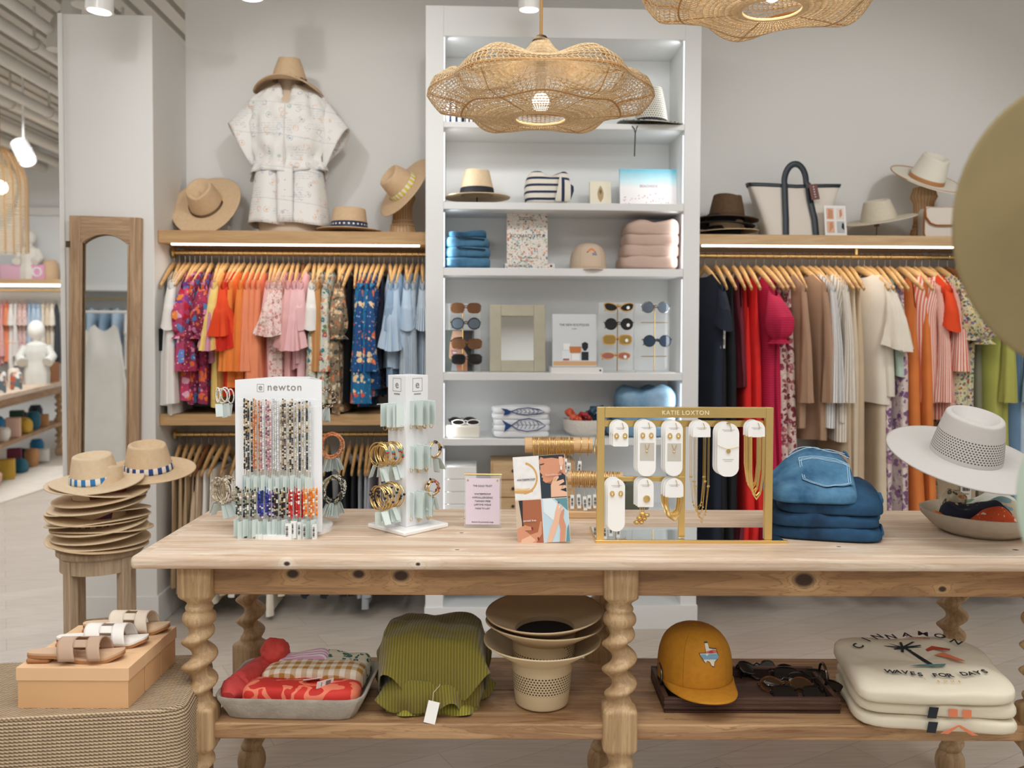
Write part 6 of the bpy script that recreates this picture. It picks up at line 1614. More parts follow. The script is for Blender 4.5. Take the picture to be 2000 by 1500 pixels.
for i, (w_, d_, h_, z_, sl, m, dx, rz, lab) in enumerate(((jw+.05, .27, .05, 0, .1, jd, .02, -14, 'lowest pair of dark jeans in the pile on the table'), (jw+.03, .26, .065, .036, .3, jd, .015, -9, 'second pair of dark jeans with a visible waistband in the table pile'), (jw+.015, .25, .09, .072, .45, jd, .035, -12, 'third pair of blue jeans in the table pile'), (jw-.012, .25, .135, .105, .72, jm, -.02, -10, 'faded blue jeans with a back pocket on top of the table pile'))):
    fj = jean(w_, d_, h_, 3+i*2.7, sl)
    o = MB().grid(fj, 90, 40, True).build('folded_jeans', m, loc=jc+RGT*dx+Vector((0, 0, z_)), rot=(0, 0, -YAW+R(rz))); tag(o, lab, 'jeans')
    if i < 3:
        MB().tube([(w_*.5-.005, -d_*.30+.03*k, h_*.45+.012*sin(k*1.3)) for k in range(7)], .010, 8, flat=.4).build('waistband', mat('denim_hem', '#3d7093', .9), o)
    else:
        stm = mat('denim_stitch', '#a9cbe0', .9)
        def onj(x, y, dz=.006):
            q = ss(-d_/2, d_*.25, y); lx = ss(-w_*.52, w_*.02, x)*(1-.2*ss(w_*.2, w_*.5, x)); hh = h_*((1-sl)+sl*q*(.14+.86*lx))
            return (x, y, hh*.99+.014*nz(x+3+i*2.7, y, 0, 11)+.006*nz(x, y+3+i*2.7, 3, 30)+dz)
        def seam(pts, r=.0011):
            P = []
            for (a, b) in zip(pts, pts[1:]):
                for t in range(8): P.append(onj(a[0]+(b[0]-a[0])*t/8, a[1]+(b[1]-a[1])*t/8))
            P.append(onj(*pts[-1])); return MB().tube(P, r, 4)
        pk = [(-.03, .012), (.112, .0), (.105, -.072), (.045, -.094), (-.027, -.062), (-.03, .012)]
        pb = MB().grid(lambda u, v: onj(*((-.03+.142*u), (.012-.012*u)+v*(-.074-.025*(1-abs(u-.52)/.52))), .004), 16, 12).build('back_pocket', m, o)
        seam(pk).build('stitching', stm, o)
        seam([(.04+(x-.04)*.92, -.04+(y+.04)*.90) for x, y in pk]).build('stitching', stm, o)
        seam([(-.03, .004), (.112, -.008)]).build('stitching', stm, o)
        seam([(-.06, .045), (.03, .045), (.12, .032)], .0013).build('stitching', stm, o)
        seam([(-.05, .075), (.04, .074), (.12, .06)], .0013).build('stitching', stm, o)
        MB().tube([onj(.112, .08, .006), onj(.116, .06, .008), onj(.118, .035, .006)], .006, 6, flat=.5).build('belt_loop', m, o)
# bowl of scarves
bp = At(T(1925, 1040))
bw_c = WA(bp.x-.012, bp.y, TZ)
clay = mat('clay_bowl', '#bcae9b', .8, var=.08, vs=18, bump=.2, bs=90)
o = MB().lathe([(0, 0), (.10, 0), (.135, .018), (.168, .052), (.174, .068), (.166, .068), (.13, .026), (.09, .014), (0, .012)], 56).build('bowl', clay, loc=bw_c, ang=60); tag(o, 'shallow clay bowl of silk scarves at the right end of the table', 'bowl')
def scarf_lump(dx, dy, dz, w_, d_, h_, m, seed, label, rz=0):
    o = folded(w_, d_, h_, seed, sag=.03, ex=2.6, bulge=.5).build('silk_scarf', m, loc=bw_c+Vector((dx, dy, dz)), rot=(0, 0, R(rz))); tag(o, label, 'scarf')
sl1 = floral('silk_navy', '#22263a', ['#22263a', '#3a3f5a', '#d9cbb0', '#22263a'], 40, .3)
scarf_lump(.02, .05, .02, .22, .13, .075, floral('silk_green', '#dfe2d6', ['#7fa08a', '#dfe2d6', '#3f6f55', '#e9e6dc'], 22, .5), 3, 'cream and green silk scarf at the back of the clay bowl')
scarf_lump(-.04, -.03, .02, .2, .07, .062, sl1, 5, 'navy silk scarf crossing the front of the clay bowl', -24)
scarf_lump(-.02, -.075, .016, .16, .05, .048, floral('silk_orange', '#d9562c', ['#d9562c', '#f0e0c8', '#c9481f'], 60, .3), 7, 'orange printed silk scarf at the front of the clay bowl')
scarf_lump(-.125, -.01, .03, .06, .06, .035, mat('silk_tangerine', '#e07a35', .6), 9, 'tangerine scarf end at the left rim of the clay bowl')
scarf_lump(.07, -.02, .03, .16, .12, .055, floral('silk_sand', '#d9cdb2', ['#d9cdb2', '#8fb0b5', '#c9b58a'], 26, .45), 11, 'sand and blue silk scarf at the right of the clay bowl')
o = crumple(.036, 8.1, 34).build('scrunchie', floral('silk_mixed', '#d9cbb0', ['#d98a3c', '#5f5a4a', '#e9e0cc', '#8f6f4a'], 60, .45), loc=bw_c+Vector((-.06, .05, .085))); tag(o, 'patterned knotted scrunchie standing up at the back of the clay bowl', 'scrunchie')
# white hat on its stand behind the bowl
hp_ = WA(At(T(1877, 1000)).x, At(T(1877, 1000)).y+.03, TZ)
stn = MB().lathe([(.06, 0), (.062, .02), (.058, .06), (.066, .12), (.088, .175), (.06, .19), (0, .19)], 40, sx=1.0, sy=.8).build('hat_stand', mat('paper_tan', '#a8977f', .8), loc=hp_); tag(stn, 'tan fibre hat stand with a price label under the white hat', 'stand')
lb = MB().box(0, -.054, .075, .036, .001, .056).build('price_label', mat('label_grey', '#c9c1b6', .6), stn, smooth=False)
bb_ = MB()
for j in range(8): bb_.box(-.011+.0032*j, -.0552, .082, .0012+.0006*(j % 3), .0005, .012)
bb_.box(0, -.0552, .095, .024, .0005, .0016); bb_.box(0, -.0552, .066, .02, .0005, .0016)
bb_.build('barcode', inkm, lb, smooth=False)
wf = perf('white_felt', '#c3beb9', .012, .075, hole='#4a423c', nang=70, pz=.0068)
o = hat('felt_hat', wf, cr=.092, ch=.125, br=.208, tipr=.80, droop=.006, ell=1.1, dent=.026, pinch=.25, loc=WD(1886, 890, 2.5), rot=(R(17), R(2), R(4)), nu=96); tag(o, 'wide brimmed white hat with a perforated crown on the tan stand', 'hat')
# ------------------------------------------------------------------ stool with the stack of hats
sd_ = 3.4; sz = .63
sp = WA((192-1000)/F*sd_, sd_, 0)
oldw = wood('stool_wood', '#c9b094', '#a58c6f', 'Z', 1.2, con=.3)
stool = E('stool', sp, -YAW+R(18), 'weathered round wooden stool carrying the stack of straw hats', 'stool')
MB().lathe([(0, sz-.03), (.15, sz-.03), (.158, sz-.022), (.158, sz-.004), (.152, sz), (0, sz)], 40).build('seat', oldw, stool, ang=30)
MB().lathe([(.125, sz-.085), (.145, sz-.085), (.145, sz-.031), (.125, sz-.031), (.125, sz-.085)], 32).build('apron', oldw, stool, ang=30)
sl = []
for k_ in range(4):
    a = PI/4+k_*PI/2; x, y = .132*cos(a), .132*sin(a)
    MB().bb(-.019, .019, -.019, .019, 0, sz-.031).build('leg', oldw, stool, bevel=.003, loc=(x, y, 0), rot=(0, 0, a))
    sl.append((x, y))
for i in (0, 2): MB().cyl((sl[i][0], sl[i][1], .30), (sl[(i+1) % 4][0], sl[(i+1) % 4][1], .30), .012, 10).build('stretcher', oldw, stool)
MB().cyl(((sl[0][0]+sl[1][0])/2, (sl[0][1]+sl[1][1])/2, .30), ((sl[2][0]+sl[3][0])/2, (sl[2][1]+sl[3][1])/2, .30), .012, 10).build('stretcher', oldw, stool)
def checkm(name, a, b, n):
    q = NT(name); co = q.n('ShaderNodeTexCoord').outputs['Object']; s = q.n('ShaderNodeSeparateXYZ', {0: co})
    q.set('Base Color', q.mix(q.math('GREATER_THAN', q.math('FRACT', q.math('MULTIPLY', q.math('ADD', q.math('ARCTAN2', s.outputs[1], s.outputs[0]), 10.0), n/(2*PI))), .5), H(a), H(b))); q.set('Roughness', .8); return q.m
bands = [checkm('band_blue', '#e9e2d4', '#2f78b4', 17), checkm('band_navy', '#e6ddd0', '#28407c', 17), mat('band_wine', '#7a2f38', .8), checkm('band_wine_check', '#d9c9b6', '#7a2f38', 15), checkm('band_redblue', '#5a3f5f', '#7a2f38', 15)]
hq = random.Random(9)
zz = sz+.014
wd = ['lowest', 'second', 'third', 'fourth', 'fifth', 'sixth', 'seventh', 'eighth', 'ninth', 'tenth', 'eleventh', 'twelfth']
steps = [.018, .02, .017, .019, .017, .02, .018, .026, .03, .024, .03, .052]
for i in range(12):
    top_ = i == 11
    o = hat('straw_hat', strawP if i % 3 else strawN, cr=.088, ch=.105 if top_ else .10, br=.178, tipr=.80, droop=.0, curl=0, brim_wave=.006*hq.random(), ell=1.08, dent=.018 if top_ else .006, pinch=.15 if top_ else 0,
            loc=sp+Vector((hq.uniform(-.008, .008)-.012*(i == 11), hq.uniform(-.006, .006), zz)), rot=(R(hq.uniform(-2, 3)), R(hq.uniform(-6, -3)-(3 if i > 8 else 0)), hq.random()*6))
    bm = bands[0] if top_ else bands[1] if i == 10 else bands[2] if i in (9, 8) else bands[4] if i == 5 else bands[3] if i in (4, 3) else None
    if bm: hat_band(o, bm, .088, .004, .03, 1.08, .8, .105 if top_ else .10)
    tag(o, '%s straw hat in the stack on the wooden stool%s' % ('topmost' if top_ else wd[i]+' from below', ', blue check band' if top_ else ''), 'hat', None)
    zz += steps[i]
o = hat('straw_hat', strawN, cr=.088, ch=.11, br=.175, tipr=.78, ell=1.08, dent=.03, pinch=.4, loc=sp+Vector((.13, .16, zz-.034)), rot=(R(4), R(-9), 1.2)); hat_band(o, bands[1], .088, .004, .03, 1.08, .78, .11)
tag(o, 'straw hat with navy check band leaning against the wall mirror', 'hat')

# ------------------------------------------------------------------ rope ottoman, shoe boxes, sandals
OZ = .5
fr_ = LA(WZ(310, 1402, OZ)); brr = LA(WZ(352, 1290, OZ))
oang = math.atan2(-(brr.x-fr_.x), brr.y-fr_.y)*.6
rope = NT('seagrass_rope'); co = rope.n('ShaderNodeTexCoord').outputs['Object']; s_ = rope.n('ShaderNodeSeparateXYZ', {0: co})
mx = rope.math('MAXIMUM', rope.math('ABSOLUTE', s_.outputs[0]), rope.math('MULTIPLY', rope.math('ABSOLUTE', s_.outputs[1]), 1.0))
lvl = rope.math('SUBTRACT', s_.outputs[2], rope.math('MULTIPLY', rope.math('GREATER_THAN', s_.outputs[2], OZ-.012), 0.0))
isTop = rope.math('GREATER_THAN', s_.outputs[2], OZ-.006)
t1 = rope.math('ADD', rope.math('MULTIPLY', isTop, s_.outputs[1]), rope.math('MULTIPLY', rope.math('SUBTRACT', 1.0, isTop), s_.outputs[2]))
al = rope.math('ADD', s_.outputs[0], rope.math('MULTIPLY', rope.math('SUBTRACT', 1.0, isTop), s_.outputs[1]))
row = rope.math('FRACT', rope.math('DIVIDE', rope.math('ADD', t1, 10.0), .0088))
prof_ = rope.math('SINE', rope.math('MULTIPLY', row, PI))
tw = rope.math('SINE', rope.math('ADD', rope.math('MULTIPLY', al, 560.0), rope.math('MULTIPLY', row, 4.5)))
hh_ = rope.math('ADD', prof_, rope.math('MULTIPLY', tw, .28))
cc = rope.ramp(hh_, [(.1, H('#8a735a')), (.6, H('#c4ab8c')), (1.0, H('#dec9ab'))])
cc = rope.mix(.3, cc, rope.ramp(rope.noise(rope.co((14, 14, 14)), 2, 3), [(.3, H('#b8a488')), (.7, H('#efe2cc'))]), 'MULTIPLY')
rope.set('Base Color', cc); rope.set('Roughness', .9); rope.bump(hh_, .9, .006)
ow, od_ = .86, .40
oc = WA(fr_.x-ow/2*cos(oang)-.0+.02, fr_.y+od_/2-.01, 0)
def ott(u, v):
    a = 2*PI*u; c, s = cos(a), sin(a); k_ = (abs(c)**14+abs(s)**14)**(-1/14)
    P = [(.0, .0), (.985, 0), (1, .03), (1, OZ-.03), (.985, OZ-.006), (.95, OZ), (0, OZ)]
    t = v*(len(P)-1); i = min(int(t), len(P)-2); f = t-i
    r = P[i][0]+(P[i+1][0]-P[i][0])*f; z = P[i][1]+(P[i+1][1]-P[i][1])*f
    return (ow/2*r*c*k_, od_/2*r*s*k_, z)
o = MB().grid(ott, 96, 24, True).build('ottoman', rope.m, loc=oc, rot=(0, 0, -YAW+oang)); tag(o, 'rectangular seagrass rope ottoman at the left front under the shoe boxes', 'ottoman')
kraft = mat('kraft_card', '#dcae7d', .75, var=.03, vs=6); kraftl = mat('kraft_lid', '#e6bd92', .75, var=.03, vs=6)
bx1 = LA(WZ(252, 1385, OZ)); bx0 = LA(WZ(36, 1381, OZ)); bwid = bx1.x-bx0.x
leath = [mat('leather_taupe', '#b99a82', .55), mat('leather_white', '#efe9e2', .45), mat('leather_ivory', '#e6d6c2', .5)]
solem = mat('leather_sole', '#a97548', .6); footb = [mat('footbed_tan', '#c9a382', .55), mat('footbed_white', '#ece6de', .5), mat('footbed_sand', '#d6b894', .55)]
for i, (nm, scol) in enumerate((('nearest', 'taupe'), ('middle', 'white'), ('rearmost', 'ivory'))):
    bc = WA(bx1.x-bwid/2, bx1.y+.0525+.108*i, OZ)
    sb = E('shoe_box', bc, -YAW+R(-.5*i), '%s of the three kraft shoe boxes on the rope ottoman' % nm, 'shoe box')
    MB().bb(-bwid/2+.003, bwid/2-.003, -.05, .05, 0, .103).build('box', kraft, sb, smooth=False, bevel=.001)
    MB().bb(-bwid/2, bwid/2, -.0525, .0525, .073, .107).build('lid', kraftl, sb, smooth=False, bevel=.001)
    sc_ = bc+Vector((0, 0, .1075))+RGT*(-.015+.018*i)
    sn = E('sandal', sc_, -YAW+R(3-2*i), '%s leather slide sandal with a cut-out strap on the %s shoe box' % (scol, nm), 'sandal')
    def sole(u, v, z0=0, z1=.012, g=1.0):
        a = 2*PI*u; x = .122*cos(a)
        wv = .026+.013*ss(-.02, .07, x)-.002*ss(-.06, -.02, x)*ss(.0, -.02, x)
        y = wv*(abs(sin(a))**.6)*(1 if sin(a) > 0 else -1)+.004*sin(x*14)
        lift = .014*(1-ss(-.06, .03, x))
        return (x, y, lift, wv)
    def mk(z0, z1, name, m, par):
        def fn(u, v):
            P = [(0, z0), (1, z0), (1, z1), (0, z1)]; t = v*3; q = min(int(t), 2); f = t-q
            r = P[q][0]+(P[q+1][0]-P[q][0])*f; z = P[q][1]+(P[q+1][1]-P[q][1])*f
            x, y, l, w_ = sole(u, 0); toe = .012*ss(.08, .125, x)
            return (x*r, y*r, z+(l if z > .004 or True else 0)+toe)
        return MB().grid(fn, 64, 12, True).build(name, m, par, ang=40)
    mk(0, .008, 'sole', solem, sn); mk(.0081, .0135, 'footbed', footb[i], sn)
    hl = MB().bb(-.12, -.06, -.024, .024, 0, .014).build('heel', solem, sn, bevel=.006)
    def strapf(x0, x1):
        def fn(u, v):
            th = PI*v; x = x0+(x1-x0)*u
            return (x-.012*sin(th), -.043*cos(th)*(1+.0), .012+.047*sin(th)**.8)
        return fn
    MB().grid(strapf(-.028, .014), 6, 24).build('strap', leath[i], sn, solid=.003)
    MB().grid(strapf(.046, .080), 6, 24).build('strap', leath[i], sn, solid=.003)
    for v0 in (.22, .62): MB().grid(lambda u, v: (.012+.036*u-.012*sin(PI*(v0+.18*v)), -.043*cos(PI*(v0+.18*v)), .012+.047*sin(PI*(v0+.18*v))**.8), 4, 10).build('strap_bridge', leath[i], sn, solid=.003)

# ------------------------------------------------------------------ carved door mirror on the white column
mY = COLY-.03
p0 = WY(140, 423, mY); p1 = WY(276, 425, mY); p2 = WY(288, 980, mY)
mw = p1.x-p0.x; mh = p0.z-p2.z
mwood = wood('mirror_wood', '#c6a684', '#9c7c5c', 'Z', 1.0, con=.35, rough=.65)
mwoodh = wood('mirror_wood_rail', '#c4a482', '#9c7c5c', 'X', 1.0, con=.35, rough=.65)
mr = E('wall_mirror', (p0.x+mw/2, mY, p0.z), 0, 'tall mirror in an old carved wooden door panel on the white column', 'mirror'); mr.rotation_euler = (R(0), R(1.0), R(4))
st_w = .052
MB().bb(-mw/2, -mw/2+st_w, -.02, .02, -mh, 0).build('stile', mwood, mr, bevel=.003)
MB().bb(mw/2-st_w, mw/2, -.02, .02, -mh, 0).build('stile', mwood, mr, bevel=.003)
iw = mw-2*st_w
arch = [(-iw/2, 0), (iw/2, 0), (iw/2, -.125)]+[(iw/2-.012-(iw-.024)*t, -.125+.045*sin(PI*t)**.8-.0) for t in [k/16 for k in range(17)]]+[(-iw/2, -.125)]
MB().poly(arch, .034, 'XZ', -.017).build('top_rail', mwoodh, mr, smooth=False)
MB().tube([(iw/2-.008-(iw-.016)*t, -.019, -.129+.045*sin(PI*t)**.8) for t in [k/20 for k in range(21)]], .005, 8).build('moulding', mwoodh, mr)
for s in (-1, 1): MB().tube([(s*(iw/2-.005), -.017, -.128), (s*(iw/2-.005), -.017, -mh+.1)], .005, 8).build('moulding', mwood, mr)
MB().bb(-iw/2, iw/2, -.017, .017, -mh, -mh+.1).build('bottom_rail', mwoodh, mr, bevel=.002)
MB().bb(-iw/2, iw/2, .006, .012, -mh+.1, -.08).build('glass', mirror, mr, smooth=False)
MB().bb(-mw/2-.012, -mw/2+.006, -.026, -.014, -.155, -.125).build('hinge', mat('rust_iron', '#5a4434', .7, .3), mr, smooth=False)

# ------------------------------------------------------------------ woven pendant lamps
sea = NT('seagrass_weave'); f = sea.noise(sea.co((40, 40, 40)), 3, 3)
sea.set('Base Color', sea.ramp(f, [(.3, H('#d6b07c')), (.7, H('#f3ddb8'))])); sea.set('Roughness', .75)
seam_ = sea.m; cane_d = mat('cane_rib', '#c08e52', .6)
bulbm = mat('bulb_glow', '#fff0d8', .4, emis=14)
def pendant(name, loc, rz, label, cord_len, tilt=(0, 0), flip=False, power=7):
    root = E(name, loc, rz, label, 'pendant lamp'); root.rotation_euler = (R(tilt[0]), R(tilt[1]), rz)
    N = 6
    def pt(a, t):
        # t 0..1 from the lower hole out to the scalloped rim and back up to the apex
        lob = cos(N*a)
        K = [(.088, .0), (.17, .004), (.262, .016), (.33, .040), (.366, .085), (.35, .125), (.30, .150), (.22, .150), (.12, .175), (.05, .235), (.016, .28)]
        q = t*(len(K)-1); i = min(int(q), len(K)-2); f = q-i; f2 = f*f*(3-2*f)*.4+f*.6
        r = K[i][0]+(K[i+1][0]-K[i][0])*f2; z = K[i][1]+(K[i+1][1]-K[i][1])*f2
        w_ = math.exp(-((t-.42)/.17)**2); w2 = math.exp(-((t-.60)/.10)**2)
        r *= 1+.07*lob*w_; z += .022*lob*w2-.022*lob*math.exp(-((t-.31)/.10)**2)
        if flip: z = .25-z if False else z
        return (r*cos(a), r*sin(a), z)
    def part(nm, t0, t1, nv, nu, th):
        o = MB().grid(lambda u, v: pt(2*PI*(u+ (.5/nu)*(round(v*nv) % 2)), t0+(t1-t0)*v), nu, nv, True).build(nm, seam_, root)
        m = o.modifiers.new('weave', 'WIREFRAME'); m.thickness = th; m.use_replace = True; m.use_even_offset = False
        return o
    part('lower_shade', 0.0, .42, 22, 124, .0036)
    part('upper_shade', .42, 1.0, 28, 136, .0044)
    MB().tube([pt(2*PI*i/96, .0) for i in range(96)], .005, 8, True).build('ring', mat('cane_pale2', '#e3c596', .6), root)
    for t in (.215, .43, .62): MB().tube([pt(2*PI*i/160, t) for i in range(160)], .0028, 6, True).build('hoop', cane_d, root)
    for k in range(N): MB().tube([pt(2*PI*(k+.0)/N, t/30) for t in range(1, 30)], .0018, 5).build('rib', cane_d, root)
    MB().ball((0, 0, .055), .03, 16, 10, sz=1.15).build('bulb', bulbm, root)
    MB().cyl((0, 0, .085), (0, 0, .25), .016, 12).build('lamp_holder', mat('holder', '#d9cdb8', .6), root)
    MB().tube([(0, 0, .27), (.002, 0, .25+cord_len*.5), (0, 0, .25+cord_len)], .0055, 8).build('cord', mat('jute_cord', '#b58c56', .8), root)
    l = bpy.data.lights.new('bulb_light', 'POINT'); l.energy = power; l.color = (1, .88, .72); l.shadow_soft_size = .035
    lo = bpy.data.objects.new('bulb_light', l); COL.objects.link(lo); lo.location = Vector(loc)+Vector((0, 0, .055))
    return root
pl = WD(1056, 232, 3.0)
pendant('pendant_lamp', pl, R(-2), 'woven seagrass star lamp hanging in front of the white shelving unit', 3.6-pl.z-.25)
pl2 = WD(1508, 18, 2.55)
pendant('pendant_lamp', pl2, R(30), 'woven seagrass star lamp cut off by the top of the picture', 3.6-pl2.z-.25, power=9)
# track spots on the ceiling
def trackspot(p, aim, label, r=.05, ln=.15):
    root = E('track_spotlight', p, 0, label, 'spotlight')
    d = (Vector(aim)-Vector(p)).normalized()
    MB().cyl(tuple(-d*ln*.5), tuple(d*ln*.5), r, 24).build('housing', gloss_white, root, ang=30)
    MB().cyl(tuple(d*(ln*.5+.0005)), tuple(d*(ln*.5+.003)), r*.82, 24).build('lens', mat('spot_glow', '#fff6e6', .4, emis=6), root)
    MB().cyl((0, 0, 0), (0, 0, 3.58-p[2]), .010, 8).build('stem', gloss_white, root)
trackspot(WD(1034, -8, 3.9), (.2, 4.2, 0), 'white track spotlight above the pendant cord', .05, .12)
trackspot(WD(196, -22, 3.9), (-1.9, 4.1, 0), 'white track spotlight above the white column', .06, .2)
trackspot(WD(490, -38, 4.1), (-.9, 4.3, 0), 'white track spotlight above the mannequin', .06, .16)

# ------------------------------------------------------------------ blurred hat close to the camera on the right
D_ = 1.12
fc = WD(2152, 436, D_)
olive = mat('olive_felt', '#93825c', .9, var=.06, vs=12)
hstand = E('hat_tree', (fc.x, fc.y+.06, 0), 0, 'slim hat tree at the right front corner holding blurred hats', 'hat tree')
MB().cyl((0, 0, .02), (0, 0, 1.75), .014, 12).build('post', mat('black_metal', '#1c1c1c', .4, .6), hstand)
MB().lathe([(0, 0), (.16, 0), (.16, .015), (.02, .025), (0, .025)], 32).build('base', mat('black_metal', '#1c1c1c', .4, .6), hstand)
dirc = (EYE-fc).normalized()
o = hat('felt_hat', olive, cr=.085, ch=.10, br=.18, tipr=.8, droop=.01, ell=1.1, dent=.015, loc=fc); tag(o, 'blurred olive felt hat close to the camera at the right edge', 'hat')
o.rotation_euler = (dirc+Vector((.45, -.1, .1))).to_track_quat('Z', 'Y').to_euler()
fc2 = WD(2262, 1004, 1.05)
o = hat('felt_hat', mat('sage_felt', '#a9b6a4', .9, var=.04, vs=12), cr=.08, ch=.10, br=.15, tipr=.8, droop=.008, ell=1.1, dent=.015, loc=fc2); tag(o, 'blurred sage green hat at the right edge below the olive one', 'hat')
o.rotation_euler = ((EYE-fc2).normalized()+Vector((.3, -.1, .2))).to_track_quat('Z', 'Y').to_euler()
# ------------------------------------------------------------------ the far shop floor seen past the column
FY = 10.9
def Fp(px, py, Y=FY): return WY(px, py, Y)
fz = Fp(60, 548).z
fs = MB().bb(-7, -3.3, FY-.34, FY, fz-.06, fz).build('wall_shelf', oakR, smooth=False); tag(fs, 'pale oak shelf on the far wall at the left', 'shelf')
MB().bb(-7, -3.3, FY-.33, FY-.3, fz-.085, fz-.0605).build('led_strip', mat('led_strip_bright', '#fff6e8', .5, emis=8), fs, smooth=False)
rz_ = fz-.13
fr2 = MB().cyl((-7, FY-.2, rz_), (-3.3, FY-.2, rz_), .0125, 10).build('clothes_rail', gold); tag(fr2, 'brass clothes rail on the far wall', 'clothes rail')
fpal = [('pink', 'pale pink'), ('blush', 'blush'), ('pink', 'rose pink'), ('blush', 'dusty blush'), ('coral', 'coral'), ('white', 'white'), ('white', 'ivory white'), ('pinkfl', 'pink printed'), ('pinkfl', 'small pink print'), ('sky', 'lavender blue'), ('sky', 'pale lavender'), ('sky', 'light lilac'), ('ivory', 'ivory'), ('cream', 'cream'), ('ivory', 'off white'), ('greyd', 'charcoal')]
x0_, x1_ = Fp(-4, 600).x, Fp(126, 600).x
for i, (mk, ds) in enumerate(fpal):
    x = x0_+(x1_-x0_)*i/(len(fpal)-1)
    g = garment('tee' if i % 3 else 'long', .75+.1*((i*3) % 4)/4, 900+i, G[mk], thick=.026, hem=.2); g.location = (x, FY-.2, rz_); g.rotation_euler = (0, 0, R(25))
    tag(g, '%s top, %s from the left on the far wall rail' % (ds, ordn(i)), 'top', 'tops on the far wall rail')
# things on the far shelf
o = MB().box(0, 0, .09, .34, .1, .18).build('gift_box', mat('pink_box', '#e9bcd0', .6), smooth=False, bevel=.003, loc=(Fp(30, 545).x, FY-.17, fz)); tag(o, 'large pink box on the far wall shelf', 'box')
o = MB().box(0, 0, .08, .2, .1, .16).build('gift_box', mat('white_gift', '#f0e6ea', .6), smooth=False, bevel=.003, loc=(Fp(3, 545).x, FY-.17, fz)); tag(o, 'white box left of the pink box on the far shelf', 'box')
o = MB().box(0, 0, .09, .17, .06, .18).build('round_print_box', mat('pink_box2', '#e6a8c8', .6), smooth=False, bevel=.003, loc=(Fp(91, 545).x, FY-.2, fz)); tag(o, 'pink box with a round cut-out on the far shelf', 'box')
MB().tube([(.05*cos(2*PI*i/24), -.032, .09+.05*sin(2*PI*i/24)) for i in range(24)], .012, 6, True).build('ring_print', gloss_white, o)
def bust(loc, s, label, robe, rz=0):
    r = E('child_mannequin', loc, rz, label, 'mannequin')
    mw_ = mat('mannequin_white', '#ece9e2', .6)
    MB().ball((0, 0, .49*s), .072*s, 20, 14, sz=1.25).build('head', mw_, r)
    MB().lathe([(.03*s, .36*s), (.035*s, .42*s)], 14).build('neck', mw_, r)
    def fn(u, v):
        a = 2*PI*u; P = [(.10, 0), (.105, .1), (.09, .2), (.10, .3), (.085, .36), (.035, .39)]
        q = v*(len(P)-1); i = min(int(q), len(P)-2); f = q-i
        rr = P[i][0]+(P[i+1][0]-P[i][0])*f; z = P[i][1]+(P[i+1][1]-P[i][1])*f
        rr *= 1+.07*sin(7*a)*(1-v)
        return (rr*s*cos(a), rr*.7*s*sin(a), z*s)
    MB().grid(fn, 44, 20, True).build('robe', robe, r)
    for sd in (-1, 1): MB().tube([(sd*.085*s, 0, .34*s), (sd*.13*s, -.02*s, .25*s), (sd*.10*s, -.09*s, .2*s)], lambda t: (.035+.012*t)*s, 12).build('sleeve', robe, r)
    return r
bust((Fp(72, 545).x, FY-.17, fz), 1.05, 'white doll mannequin with dark eyes on the far wall shelf', mat('robe_white', '#ece8de', .9))
o = MB().lathe([(0, 0), (.09, 0), (.1, .05), (.09, .2), (.06, .24), (0, .25)], 18).build('basket', strawT, loc=(Fp(108, 545).x, FY-.12, fz)); tag(o, 'tan woven basket at the right end of the far shelf', 'basket')
# trim lines of the far wall
struct(MB().bb(-7, -1.6, FY-.0, FY+.04, Fp(80, 420).z, Fp(80, 405).z).build('trim_2', white, smooth=False))
# the long far table running away from the camera
fa = WZ(0, 772, .875); fb = WZ(124, 745, .875)
d2 = (fb-fa).normalized(); nrm = Vector((-d2.y, d2.x, 0))
if nrm.x > 0: nrm = -nrm
fa.z = 0; fb.z = 0
ftab = E('display_table', fa, math.atan2(d2.y, d2.x), 'long pine table on the far shop floor beyond the column', 'table')
Lf = (fb-fa).length
MB().bb(-1.2, Lf+.35, .0, .9, .825, .875).build('tabletop', pineT, ftab, bevel=.006)
MB().bb(-1.1, Lf+.3, .04, .08, .74, .8245).build('apron', pineA, ftab, smooth=False)
MB().bb(-1.1, Lf+.3, .06, .84, .36, .40).build('lower_shelf', pineS, ftab, smooth=False, bevel=.004)
lxp = .05
o = MB(); 
for x in (lxp, Lf+.2, lxp-1.2):
    l_ = dup(l0, (x, .10, 0), 0, parent=ftab)
def ft(px, py, off=.12, z=.875):
    """a point on the far table at the picture position, slid onto the board"""
    q = ftab.matrix_basis.inverted() @ WZ(px, py, z)
    return ftab.matrix_basis @ Vector((q.x, max(off, min(.8, q.y)), z))
p = WZ(88, 750, .875); q_ = ftab.matrix_basis.inverted() @ p; bl_ = ftab.matrix_basis @ Vector((q_.x, max(.15, q_.y), .875))
bust(bl_, 1.2, 'white egg headed child mannequin in a pale cardigan on the far table', mat('robe_grey', '#d5d5cd', .9), .3)
mx_ = mat('cork_box', '#a06a42', .7)
o = MB().box(0, 0, .11, .28, .2, .22).build('wooden_box', mx_, smooth=False, bevel=.004, loc=ftab.matrix_basis @ Vector((Lf-.05, .2, .875))); tag(o, 'brown wooden box at the end of the far table', 'box')
